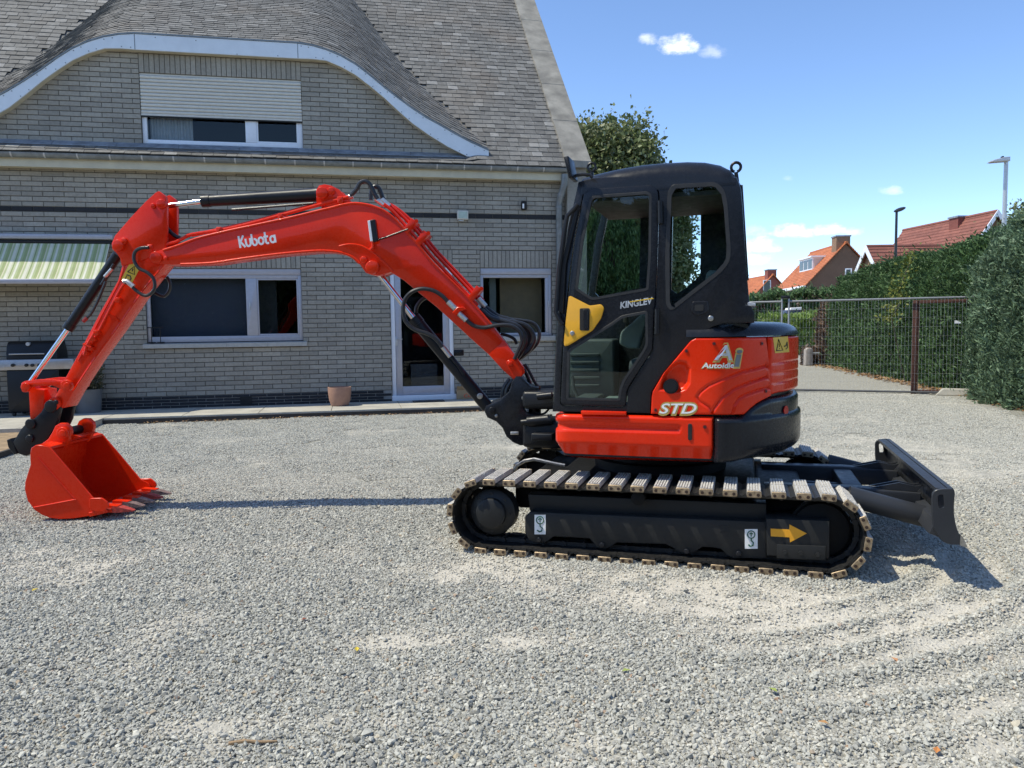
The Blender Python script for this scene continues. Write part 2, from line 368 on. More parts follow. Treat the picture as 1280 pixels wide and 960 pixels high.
M['bark'] = plain('bark', (.07, .055, .042), .9, var=.3, scale=18, bump=.5)
def awn_mat():
    t = NT('striped_awning_cloth'); tc = t.new('UVMap').outputs[0]; sp = t.new('SeparateXYZ'); t.l.new(tc, sp.inputs[0])
    x = t.math('FRACT', sp.outputs[0])
    c = t.ramp(x, [(0, (.40, .46, .20)), (.17, (.74, .70, .48)), (.24, (.52, .57, .30)), (.34, (.80, .78, .62)), (.50, (.68, .68, .46)), (.58, (.32, .39, .16)), (.66, (.56, .60, .34)), (.76, (.80, .78, .64)), (.88, (.50, .55, .29))], 'CONSTANT')
    c = t.mix(.5, c, t.g(t.noise(5, 4, .6, 'World'), [(.3, .8), (.7, 1.1)]), 'MULTIPLY'); t.base(c); t.pr(Roughness=.8)
    tl = t.new('BsdfTranslucent'); t.l.new(c, tl.inputs[0]); mx = t.new('MixShader'); mx.inputs[0].default_value = .2
    t.l.new(t.p.outputs[0], mx.inputs[1]); t.l.new(tl.outputs[0], mx.inputs[2]); t.l.new(mx.outputs[0], t.out.inputs[0]); return t.mat
M['awning'] = awn_mat()
def stone_mat():
    t = NT('grey_gravel_stone'); r = t.rand(); f = t.noise(55, 3, .6, 'World')
    c = t.ramp(r, [(0, (.19, .19, .188)), (.2, (.275, .275, .273)), (.5, (.345, .345, .34)), (.8, (.41, .408, .40)), (.955, (.50, .49, .47)), (.985, (.38, .33, .26)), (1, (.30, .20, .15))])
    c = t.mix(.5, c, t.g(f, [(.3, .75), (.7, 1.2)]), 'MULTIPLY'); a = t.new('Attribute', attribute_type='INSTANCER'); a.attribute_name = 'dust'
    c = t.mix(1.0, c, (1.10, 1.075, .945), 'MULTIPLY'); c = t.mix(t.math('MULTIPLY', a.outputs['Fac'], .8), c, (.57, .53, .445)); t.base(c); t.pr(Roughness=.85); return t.mat
M['stone'] = stone_mat()
def ground_mat():
    t = NT('dusty_gravel_ground'); pos = t.new('NewGeometry').outputs['Position']
    v = t.new('TexVoronoi'); v.inputs['Scale'].default_value = 62; t.l.new(pos, v.inputs['Vector'])
    v2 = t.new('TexVoronoi'); v2.inputs['Scale'].default_value = 150; t.l.new(pos, v2.inputs['Vector'])
    sep = t.new('SeparateColor'); t.l.new(v.outputs['Color'], sep.inputs[0])
    st = t.ramp(sep.outputs[0], [(0, (.16, .155, .13)), (.4, (.24, .232, .195)), (.8, (.32, .31, .262)), (1, (.42, .405, .345))])
    big = t.noise(.55, 5, .6, 'World'); fine = t.noise(7, 5, .65, 'World')
    dust = t.ramp(fine, [(.3, (.44, .41, .345)), (.7, (.57, .53, .445))])
    st = t.mix(.4, st, t.g(fine, [(.3, .75), (.7, 1.2)]), 'MULTIPLY')
    at = t.new('Attribute'); at.attribute_name = 'dust'
    c = t.mix(at.outputs['Fac'], st, dust); c = t.mix(.4, c, t.g(big, [(.3, .85), (.7, 1.12)]), 'MULTIPLY'); t.base(c); t.pr(Roughness=.95)
    h = t.math('ADD', v.outputs['Distance'], t.math('MULTIPLY', v2.outputs['Distance'], .4)); t.bump(h, .55, .012); return t.mat
M['ground'] = ground_mat()
# ------------------------------------------------------------------ ground
def vnoise(x, y, scale, seed=0, octs=4):
    x = np.asarray(x, float)*scale; y = np.asarray(y, float)*scale; tot = np.zeros_like(x); amp = 1; nrm = 0
    for o in range(octs):
        xi = np.floor(x).astype(np.int64); yi = np.floor(y).astype(np.int64); fx = x-xi; fy = y-yi; fx = fx*fx*(3-2*fx); fy = fy*fy*(3-2*fy)
        def h(a, b):
            v = (a*374761393 + b*668265263 + (seed+o*17)*982451653) & 0x7fffffff
            v = ((v ^ (v >> 13))*1274126177) & 0x7fffffff; return ((v ^ (v >> 16)) & 0xffff)/65535.0
        n = (h(xi, yi)*(1-fx)+h(xi+1, yi)*fx)*(1-fy) + (h(xi, yi+1)*(1-fx)+h(xi+1, yi+1)*fx)*fy
        tot += n*amp; nrm += amp; amp *= .5; x = x*2.03+11.7; y = y*2.03+5.1
    return tot/nrm
def sstep(a, b, x): t = np.clip((x-a)/(b-a), 0, 1); return t*t*(3-2*t)
RC = (0.9, 5.6)
def rut_mask(x, y):
    r = np.hypot(x-RC[0], y-RC[1]); a = np.arctan2(y-RC[1], x-RC[0])
    return sstep(1.55, 1.9, r)*(1-sstep(3.0, 3.5, r))*sstep(-1.75, -1.25, a)*(1-sstep(-.62, -.35, a))
def gheight(x, y):
    h = (vnoise(x, y, .9, 3)-.5)*.030*sstep(1, 3, y) + (vnoise(x, y, 4, 5)-.5)*.008
    r = np.hypot(x-RC[0], y-RC[1]) + (vnoise(x, y, 1.5, 9)-.5)*.12
    h = h + rut_mask(x, y)*(np.sin(r*2*np.pi/.23)*.015*(.6+.8*vnoise(x, y, 3, 21)))
    near = sstep(-.75, -.2, x)*(1-sstep(2.2, 3.0, x)); return h*(1-.0*near)
def gauss(x, y, cx, cy, rx, ry, a=0):
    c, s = math.cos(a), math.sin(a); u = ((x-cx)*c+(y-cy)*s)/rx; v = (-(x-cx)*s+(y-cy)*c)/ry; return np.exp(-(u*u+v*v))
def dustf(x, y):
    n = vnoise(x, y, 1.1, 31, 5); n2 = vnoise(x, y, 5.5, 41, 4)
    d = sstep(.54, .78, n*.62+n2*.38)*.8
    for (px, py, rx, ry, a, k) in [(860, 745, 1.3, .30, -.3, .9), (1010, 765, .8, .35, -.5, .8), (700, 715, .8, .2, -.3, .6), (530, 800, .42, .13, 0, 1.0), (640, 806, .3, .06, 0, .7), (820, 800, .5, .12, 0, .6), (250, 735, .5, .12, 0, .45), (100, 690, .8, .2, 0, .5), (1130, 690, .7, .5, -.3, .7),
                                   (1230, 760, .5, .15, 0, .55), (330, 690, .7, .15, 0, .4), (430, 905, .3, .06, 0, .6), (1090, 560, 1.0, .5, 0, .6), (1240, 590, 1.0, .8, 0, .6), (560, 560, 1.2, .3, 0, .4), (330, 600, 1.2, .3, 0, .35), (560, 725, .5, .1, 0, .4), (240, 905, .15, .05, 0, .7), (930, 930, .3, .08, 0, .5)]:
        g = gpt(px, py); d = d + k*.72*gauss(x, y, g.x, g.y, rx, ry, a)*sstep(.26, .70, n2*.6+.4*vnoise(x, y, 16, 77, 3))*1.7
    r = np.hypot(x-RC[0], y-RC[1]) + (vnoise(x, y, 1.5, 9)-.5)*.12
    d = d + rut_mask(x, y)*(.25-.5*np.sin(r*2*np.pi/.23))*.9*n2*1.3
    return np.clip(d, 0, 1)
def spread(a, b, st, lim):
    c = list(np.arange(a, b, st)); s = st; v = b; hi = []
    while v < lim: hi.append(v); s *= 1.35; v += s
    s = st; v = a; lo = []
    while v > -lim: s *= 1.35; v -= s; lo.append(v)
    return np.array(lo[::-1]+c+hi)
def make_ground():
    xs = spread(-6.2, 6.8, .055, 4000); ys = spread(1.6, 10.5, .055, 4000)
    X, Y = np.meshgrid(xs, ys); fade = (1-sstep(11, 18, Y))*sstep(-4, 1, Y)*(1-sstep(9, 14, np.abs(X)))
    Z = gheight(X, Y)*fade; nx, ny = len(xs), len(ys)
    V = np.stack([X, Y, Z], -1).reshape(-1, 3); I = np.arange(nx*ny).reshape(ny, nx)
    Fq = np.stack([I[:-1, :-1], I[:-1, 1:], I[1:, 1:], I[1:, :-1]], -1).reshape(-1, 4)
    me = bpy.data.meshes.new('ground'); me.from_pydata(V.tolist(), [], Fq.tolist()); me.materials.append(M['ground'])
    d = dustf(X, Y)*fade + .18*(1-fade); at = me.attributes.new('dust', 'FLOAT', 'POINT'); at.data.foreach_set('value', d.reshape(-1).astype(np.float32))
    me.polygons.foreach_set('use_smooth', [True]*len(me.polygons)); o = bpy.data.objects.new('ground', me); COL.objects.link(o); tag(o, kind='structure')
make_ground()
# frames of the place
FA = Frame(gpt(590, 692), R_(-16.78))                      # excavator: x along the tracks, y = 0 at the near shoe ends
_hd = gpt(530, 498.8, .12); _hd.z = 0
FH = Frame(_hd, R_(11.5))                                  # house: u along the facade, v into the house
FB = Frame(Vector((0, 6.2-3.2*math.tan(R_(1.3)), 0)), R_(-1.3))   # boom plane
PAVE = [(-5.2, .02), (-5.2, -1.38), (4.2, -1.38), (4.2, .02)]; PATIO = [(-14, .02), (-5.2, .02), (-5.2, -2.42), (-14, -2.42)]; DIRT = [(-14, -2.42), (-5.3, -2.42), (-5.36, -4.75), (-14, -5.6)]
def inpoly(u, v, P):
    c = np.zeros_like(u, bool)
    for i in range(len(P)):
        (x0, y0), (x1, y1) = P[i-1], P[i]
        if y0 == y1: continue
        c ^= ((y0 > v) != (y1 > v)) & (u < (x1-x0)*(v-y0)/(y1-y0)+x0)
    return c
def free_of_paving(x, y):
    dx = x-FH.o.x; dy = y-FH.o.y; u = dx*FH.ex.x+dy*FH.ex.y; v = dx*FH.ey.x+dy*FH.ey.y
    return ~(inpoly(u, v, PAVE) | inpoly(u, v, PATIO) | inpoly(u, v, DIRT) | (v > -.05))
# gravel: single stones near the viewpoint, patches of stones farther off
def stones_tree(name, patch):
    ng = bpy.data.node_groups.new(name, 'GeometryNodeTree'); n = ng.nodes; l = ng.links
    ng.interface.new_socket('Geometry', in_out='INPUT', socket_type='NodeSocketGeometry'); ng.interface.new_socket('Geometry', in_out='OUTPUT', socket_type='NodeSocketGeometry')
    gi = n.new('NodeGroupInput'); go = n.new('NodeGroupOutput')
    gti = n.new('GeometryNodeJoinGeometry')
    def rnd(typ, lo, hi, seed):
        r = n.new('FunctionNodeRandomValue'); r.data_type = typ
        a = {'FLOAT_VECTOR': (0, 1, 0), 'FLOAT': (2, 3, 1), 'INT': (4, 5, 2)}[typ]
        r.inputs[a[0]].default_value = lo; r.inputs[a[1]].default_value = hi; r.inputs['Seed'].default_value = seed; return r.outputs[a[2]]
    for i in range(5):
        ic = n.new('GeometryNodeMeshIcoSphere'); ic.inputs['Radius'].default_value = 1; ic.inputs['Subdivisions'].default_value = 1
        sp = n.new('GeometryNodeSetPosition'); l.new(ic.outputs[0], sp.inputs[0]); l.new(rnd('FLOAT_VECTOR', (-.38,)*3, (.38,)*3, 3+i), sp.inputs['Offset'])
        ss = n.new('GeometryNodeSetShadeSmooth'); ss.inputs['Shade Smooth'].default_value = False; l.new(sp.outputs[0], ss.inputs[0])
        sm = n.new('GeometryNodeSetMaterial'); sm.inputs['Material'].default_value = M['stone']; l.new(ss.outputs[0], sm.inputs[0])
        g2 = n.new('GeometryNodeGeometryToInstance'); l.new(sm.outputs[0], g2.inputs[0]); l.new(g2.outputs[0], gti.inputs[0])
    def inst(points, size_attr=None):
        ip = n.new('GeometryNodeInstanceOnPoints'); l.new(points, ip.inputs['Points']); l.new(gti.outputs[0], ip.inputs['Instance']); ip.inputs['Pick Instance'].default_value = True
        l.new(rnd('INT', 0, 4, 5), ip.inputs['Instance Index']); l.new(rnd('FLOAT_VECTOR', (-.5, -.5, 0), (.5, .5, 6.28), 8), ip.inputs['Rotation'])
        vm = n.new('ShaderNodeVectorMath'); vm.operation = 'SCALE'; l.new(rnd('FLOAT_VECTOR', (.8, .65, .55), (1.25, 1.0, 1.0), 9), vm.inputs[0])
        if size_attr:
            na = n.new('GeometryNodeInputNamedAttribute'); na.data_type = 'FLOAT'; na.inputs[0].default_value = size_attr; l.new(na.outputs[0], vm.inputs['Scale'])
        else: l.new(rnd('FLOAT', .0048, .0105, 12), vm.inputs['Scale'])
        l.new(vm.outputs[0], ip.inputs['Scale']); return ip.outputs[0]
    if not patch:
        mp = n.new('GeometryNodeMeshToPoints'); l.new(gi.outputs[0], mp.inputs[0]); l.new(inst(mp.outputs[0], 'size'), go.inputs[0])
    else:
        gr = n.new('GeometryNodeMeshGrid'); gr.inputs[0].default_value = .44; gr.inputs[1].default_value = .44; gr.inputs[2].default_value = 2; gr.inputs[3].default_value = 2
        pj = n.new('GeometryNodeJoinGeometry')
        for k in range(4):
            dp = n.new('GeometryNodeDistributePointsOnFaces'); dp.inputs['Density'].default_value = 5200; dp.inputs['Seed'].default_value = k; l.new(gr.outputs[0], dp.inputs[0])
            rl = n.new('GeometryNodeRealizeInstances'); l.new(inst(dp.outputs[0]), rl.inputs[0]); g2 = n.new('GeometryNodeGeometryToInstance'); l.new(rl.outputs[0], g2.inputs[0]); l.new(g2.outputs[0], pj.inputs[0])
        mp = n.new('GeometryNodeMeshToPoints'); l.new(gi.outputs[0], mp.inputs[0])
        ip = n.new('GeometryNodeInstanceOnPoints'); l.new(mp.outputs[0], ip.inputs['Points']); l.new(pj.outputs[0], ip.inputs['Instance']); ip.inputs['Pick Instance'].default_value = True
        l.new(rnd('INT', 0, 3, 5), ip.inputs['Instance Index']); cx = n.new('ShaderNodeCombineXYZ'); l.new(rnd('FLOAT', 0, 6.28, 2), cx.inputs[2]); l.new(cx.outputs[0], ip.inputs['Rotation']); l.new(ip.outputs[0], go.inputs[0])
    return ng
def gravel():
    # near field
    N = 720000; Y = 1.9+np.sqrt(rng.random(N))*0; Y = np.sqrt(rng.random(N)*(7.0**2-1.9**2)+1.9**2); X = (rng.random(N)*2-1)*(.76*Y+1.1)
    d = dustf(X, Y); keep = rng.random(N) > np.minimum(d*1.1, .88)-.03; X, Y = X[keep], Y[keep]
    keep = free_of_paving(X, Y); X, Y = X[keep], Y[keep]
    sz = rng.lognormal(math.log(.0061), .30, len(X)); Z = gheight(X, Y)+sz*rng.uniform(-.2, .85, len(X))
    me = bpy.data.meshes.new('gravel'); me.from_pydata(np.stack([X, Y, Z], -1).tolist(), [], [])
    at = me.attributes.new('size', 'FLOAT', 'POINT'); at.data.foreach_set('value', sz.astype(np.float32)); me.materials.append(M['stone'])
    at = me.attributes.new('dust', 'FLOAT', 'POINT'); at.data.foreach_set('value', np.clip(dustf(X, Y)*1.25+rng.normal(0, .12, len(X)), 0, 1).astype(np.float32))
    o = bpy.data.objects.new('gravel', me); COL.objects.link(o); m = o.modifiers.new('stones', 'NODES'); m.node_group = stones_tree('stones_near', False)
    tag(o, 'loose grey crushed stone covering the near part of the yard', 'gravel', kind='stuff')
    # far field
    gx, gy = np.meshgrid(np.arange(-15, 16, .34), np.arange(6.85, 26, .34)); gx = gx.ravel()+rng.uniform(-.08, .08, gx.size); gy = gy.ravel()+rng.uniform(-.08, .08, gy.size)
    k = (np.abs(gx) < .76*gy+2.2) & free_of_paving(gx, gy) & (gx < 7.6+np.maximum(0, gy-11)*.19); gx, gy = gx[k], gy[k]
    fade = (1-sstep(11, 18, gy)); gz = gheight(gx, gy)*fade - dustf(gx, gy)*.010*1.1*(.4+.6*fade) + .001
    me = bpy.data.meshes.new('gravel'); me.from_pydata(np.stack([gx, gy, gz], -1).tolist(), [], []); me.materials.append(M['stone'])
    at = me.attributes.new('dust', 'FLOAT', 'POINT'); at.data.foreach_set('value', np.clip(dustf(gx, gy)*1.1, 0, 1).astype(np.float32))
    o = bpy.data.objects.new('gravel', me); COL.objects.link(o); m = o.modifiers.new('stones', 'NODES'); m.node_group = stones_tree('stones_far', True)
    tag(o, 'grey crushed stone spread over the far part of the yard and drive', 'gravel', kind='stuff')
gravel()
# ------------------------------------------------------------------ paving and bare earth
def slab_rows():
    o = None
    mb = MB(); mb.prism2 = None
    def sheet(name, P, z0, z1, mat):
        m = MB(); n = len(P); m.add([FH.w(u, v, z0) for u, v in P]+[FH.w(u, v, z1) for u, v in P], [tuple(range(n)), tuple(range(n, 2*n))]+[(i, (i+1) % n, n+(i+1) % n, n+i) for i in range(n)])
        return m.build(name, mat, None, kind='structure')
    sheet('pavement', PAVE, -.05, .085, M['conc']); 
    pv = sheet('pavement', PATIO, -.05, .083, M['conc'])
    # separate slabs lie on the bed, joints open between them
    k = 0; protos = {}
    for (u0, u1, v0, v1, su, sv) in ((-5.2, 4.2, -1.38, -.03, 1.2, .45), (-9.4, -5.2, -2.42, -.03, .8, .8)):
        nu = round((u1-u0)/su); nv = round((v1-v0)/sv); du = (u1-u0)/nu; dv = (v1-v0)/nv
        for i in range(nu):
            for j in range(nv):
                key = (round(du, 3), round(dv, 3))
                if key not in protos:
                    m = MB(); F0 = Frame((0, 0, 0), 0); a, b = du/2-.004, dv/2-.004
                    m.add([(sx*(a-e), sy*(b-e), z) for z, e in ((0, 0), (.013, 0), (.017, .004)) for sx, sy in ((-1, -1), (1, -1), (1, 1), (-1, 1))],
                          [(0, 1, 2, 3), (8, 9, 10, 11)]+[(r*4+q, r*4+(q+1) % 4, r*4+4+(q+1) % 4, r*4+4+q) for r in (0, 1) for q in range(4)])
                    protos[key] = m.mesh('paving_slab', M['conc'])
                q = bpy.data.objects.new('paving_slab', protos[key]); COL.objects.link(q); q.parent = pv
                P = FH.w(u0+(i+.5)*du, v0+(j+.5)*dv, .084+random.uniform(-.001, .002)); q.matrix_basis = Matrix.Translation(P) @ Matrix.Rotation(FH.yaw+random.uniform(-.003, .003), 4, 'Z')
    m = sheet('bare_earth', DIRT, -.05, .045, plain('dry_earth', (.27, .19, .11), .95, var=.35, scale=9, bump=.5)); 
    # the paving's dark edging on the gravel side
    e = MB(); dk = plain('dark_edging', (.045, .04, .036), .9, var=.3)
    for a, b in (((-5.2, -1.40), (4.2, -1.40)), ((-5.22, -1.4), (-5.38, -4.8))):
        pa, pb = FH.w(*a, 0), FH.w(*b, 0); dd = (pb-pa).normalized(); nn = Vector((-dd.y, dd.x, 0))*.022
        e.hexa([pa-nn, pb-nn, pb+nn, pa+nn]+[p+Vector((0, 0, .072)) for p in (pa-nn, pb-nn, pb+nn, pa+nn)])
    e.build('pavement_edging', dk, None, kind='structure')
slab_rows()
def litter(name, label, pts, n, spread_, size=(.02, .045)):
    mb = MB()
    for i in range(n):
        a, b = random.choice(list(zip(pts[:-1], pts[1:]))); t = random.random(); p = Vector(a).lerp(Vector(b), t)+Vector((random.gauss(0, spread_), random.gauss(0, spread_), random.uniform(.008, .03)))
        s = random.uniform(*size); an = random.random()*6.28; x = Vector((math.cos(an), math.sin(an), random.uniform(-.3, .3)))*s; y = Vector((-math.sin(an), math.cos(an), random.uniform(-.4, .4)))*s*.5
        mb.add([p-x, p+y+Vector((0, 0, s*.3)), p+x, p-y], [(0, 1, 2, 3)])
    return mb.build(name, M['litter'], None, smooth=0, recalc=False, label=label, cat='leaf litter', kind='stuff')
litter('leaf_litter', 'dry brown leaves lying along the pavement edge', [FH.w(-4.6, -1.50, 0), FH.w(1.6, -1.48, 0)], 420, .05, (.012, .03))
# ------------------------------------------------------------------ the house
house = thing('brick_house', 'grey brick house with an eyebrow dormer in a slate roof behind the excavator', 'house', FH.o, FH.yaw)
UL, UR = -10.5, 2.80
BV = -.15                                                  # plane of the curved barge board
top_px = [(0, 122), (20, 104.5), (40.6, 87.5), (63, 73), (87.5, 59.4), (106, 53.3), (125, 50), (146, 47.6), (168.75, 46.9), (270, 50.6), (372, 54.7), (390, 57.8), (407.8, 62.9), (426, 70.6), (443.7, 80.8), (461, 93.8), (479.7, 109.6), (497, 123), (515.6, 136.5), (533, 148), (551.5, 158), (569, 168.3), (587.5, 178), (610.8, 188.6)]
bot_px = [(0, 148), (31, 127.5), (62.5, 108), (85, 91.5), (106, 76.6), (121, 71), (137.5, 67), (152, 65.8), (168.75, 65.6), (270, 69.4), (372, 73.4), (390, 79.5), (407.8, 76), (426, 83.6), (443.7, 93.4), (461, 106.5), (479.7, 122), (497, 138), (515.6, 154.5), (537, 169.5), (558.7, 183), (583.9, 195.8), (610.8, 197.6)]
bot_px[11] = (390, 74.0)
TOP = FH.T(top_px, BV); BOT = FH.T(bot_px, BV)
UC = (FH.tr(168.75, 46.9, BV)[0]+FH.tr(372, 54.7, BV)[0])/2
zc = FH.tr(270, 50.6, BV)[1]
def curve(P, u):
    if u < UC: u = 2*UC-u                                   # the left flank mirrors the right one
    xs = [p[0] for p in P]; return float(np.interp(u, xs, [p[1] for p in P]))
def htop(u): return curve(TOP, u) if abs(u-UC) <= TOP[-1][0]-UC else -1.0
EDGE = TOP[-1][0]-UC
def Mz(v): return 4.41+1.07*(v+.4)
TE = .70
def Ez(u, v): return htop(u)+TE*(v-BV)
def Az(v): return 4.47+.67*(v+.34)
def Rz(u, v):
    m = Mz(v)
    if v < BV-1e-6 or abs(u-UC) > EDGE: return m
    return max(m, Ez(u, v))
def rect(px0, py0, px1, py1, v=0):
    pm, qm = (px0+px1)/2, (py0+py1)/2
    return FH.tr(px0, qm, v)[0], FH.tr(px1, qm, v)[0], FH.tr(pm, py1, v)[1], FH.tr(pm, py0, v)[1]
WA = rect(182, 335.5, 377.5, 428.5); WB = rect(601, 335, 690, 420); WC = rect(175.8, 95.5, 377.4, 182.5); DR = rect(489, 334, 567, 499)
def wall():
    half = [(UC+EDGE, 4.3)]+[(p[0], p[1]-.03) for p in TOP[::-1] if p[0] > UC]
    P = [(UL, .0), (UR, .0), (UR, 4.30)]+half+[(2*UC-x, z) for x, z in half[::-1]]+[(UL, 4.3)]
    holes = [[(r[0], r[2]), (r[1], r[2]), (r[1], r[3]), (r[0], r[3])] for r in (WA, WB, WC, DR)]
    mb = MB(); mb.prism(FH, P, .012, .26, 0, holes=holes); w = mb.build('wall', M['mortar'], house, smooth=0)
    # gable side wall on the right and the plain rear parts
    g = MB(); g.prism(Frame(FH.w(UR-.002, 0, 0), FH.yaw+R_(90)), [(-.18, 0), (9, 0), (9, Mz(4.4)-.05), (4.4, Mz(4.4)-.05), (-.18, Mz(-.18)-.0)], -.38, 0)
    g.build('gable_wall', M['brick'], house, smooth=0)
    b = MB(); b.box(FH, UL, UR-.01, 8.9, 9, 0, 4.3); b.box(FH, UL, UL+.2, .27, 8.9, 0, 4.3); b.build('rear_wall', M['brick'], house, smooth=0)
    return w
wl = wall()
BH, BL = .0845, .33
def bricks():
    cells = []
    def clear(u0, u1, z0, z1):
        for r in (WA, WB, DR, WC):
            top = r[3]+(.33 if r is not DR else .33)
            if u1 > r[0]+.002 and u0 < r[1]-.002 and z1 > r[2]+.01 and z0 < top-.004: return False
        return True
    def split(u0, u1, z0, z1):                               # cut at the openings
        segs = [(u0, u1)]
        for r in (WA, WB, DR, WC):
            if z1 > r[2]+.02 and z0 < r[3]+.33-.01:
                ns = []
                for a, b in segs:
                    if b <= r[0] or a >= r[1]: ns.append((a, b)); continue
                    if a < r[0]-.03: ns.append((a, r[0]))
                    if b > r[1]+.03: ns.append((r[1], b))
                segs = ns
        return segs
    z = .31; k = 0
    while z < 6.75:
        off = (k % 2)*BL/2; u = UL+off-BL
        black = (k == 38)
        while u < UR:
            a, b = max(u, UL), min(u+BL, UR)
            if z > 4.27:
                um = (a+b)/2
                if abs(um-UC) > EDGE or z+BH > htop(um)-.02 or z < 4.55: u += BL; continue
            for s0, s1 in split(a, b, z, z+BH):
                if s1-s0 > .05: cells.append((s0+.005, s1-.005, z+.006, z+BH-.006, black))
            u += BL
        z += BH; k += 1
    for r in (WA, WB, WC, DR):                               # soldier courses
        n = round((r[1]-r[0])/BH); w = (r[1]-r[0])/n
        for i in range(n): cells.append((r[0]+i*w+.005, r[0]+(i+1)*w-.005, r[3]+.006, r[3]+.33-.006, False))
    full = [c for c in cells if abs(c[1]-c[0]-(BL-.01)) < .002 and not c[4]]
    def score(c):
        p = proj(FH.w((c[0]+c[1])/2, 0, (c[2]+c[3])/2)); return -1 if not (5 < p[0] < 1275 and 5 < p[1] < 955) else (proj(FH.w(c[1], 0, c[2]))[0]-proj(FH.w(c[0], 0, c[2]))[0])
    # the boom hides none of the upper left field: the largest bricks stand at the left
    full.sort(key=score, reverse=True); pick = set(full[:298])
    mb = MB(); F0 = Frame((0, 0, 0), 0)
    def shape(mb, f, u0, u1, z0, z1, v0, v1, b=.004):
        P = [f(u, v0, z) for u, z in ((u0+b, z0+b), (u1-b, z0+b), (u1-b, z1-b), (u0+b, z1-b))]+[f(u, v0+b, z) for u, z in ((u0, z0), (u1, z0), (u1, z1), (u0, z1))]+[f(u, v1, z) for u, z in ((u0, z0), (u1, z0), (u1, z1), (u0, z1))]
        mb.add(P, [(0, 1, 2, 3)]+[(r*4+q, r*4+(q+1) % 4, r*4+4+(q+1) % 4, r*4+4+q) for r in (0, 1) for q in range(4)])
    shape(mb, lambda u, v, z: Vector((u, v, z)), -BL/2+.005, BL/2-.005, -BH/2+.006, BH/2-.006, 0, .014); pm = mb.mesh('brick', M['brick'], None, 0)
    rest = MB(); blk = MB()
    for c in cells:
        j = random.uniform(-.002, .002)
        if c in pick:
            o = bpy.data.objects.new('brick', pm); COL.objects.link(o); o.parent = wl; o.matrix_basis = Matrix.Translation(((c[0]+c[1])/2, j, (c[2]+c[3])/2)) @ Matrix.Rotation(random.uniform(-.004, .004), 4, 'Y')
        else: shape(blk if c[4] else rest, lambda u, v, z: FH.w(u, v, z), c[0], c[1], c[2], c[3], j, .014)
    rest.build('brickwork', M['brick'], wl, smooth=0, recalc=False, kind='stuff'); blk.build('black_brick_course', M['bbrick'], wl, smooth=0, recalc=False, kind='stuff')
    # dark glazed plinth on a light joint
    pb = MB(); pb.box(FH, UL, DR[0]-.004, -.004, .011, .05, .305); pb.box(FH, DR[1]+.004, UR, -.004, .011, .05, .305); pb.build('plinth', M['lmortar'], wl, smooth=0)
    pl = MB()
    for k in range(4):
        u = UL-(k % 2)*.15
        while u < UR:
            a, b = max(u, UL), min(u+.30, UR); u += .30
            if b > DR[0] and a < DR[1]: continue
            shape(pl, lambda u, v, z: FH.w(u, v, z), a+.006, b-.006, .092+k*.054+.006, .092+(k+1)*.054-.005, -.016, 0)
    pl.build('plinth_brickwork', M['bbrick'], wl, smooth=0, recalc=False, kind='stuff')
    vg = rect(300.5, 495.5, 315, 507); g = MB(); g.box(FH, vg[0], vg[1], -.028, -.017, vg[2], vg[3]); 
    for i in range(5): g.box(FH, vg[0]+.015, vg[1]-.015, -.034, -.028, vg[2]+.02+i*.032, vg[2]+.034+i*.032)
    g.build('air_vent', M['dark'], wl)
bricks()
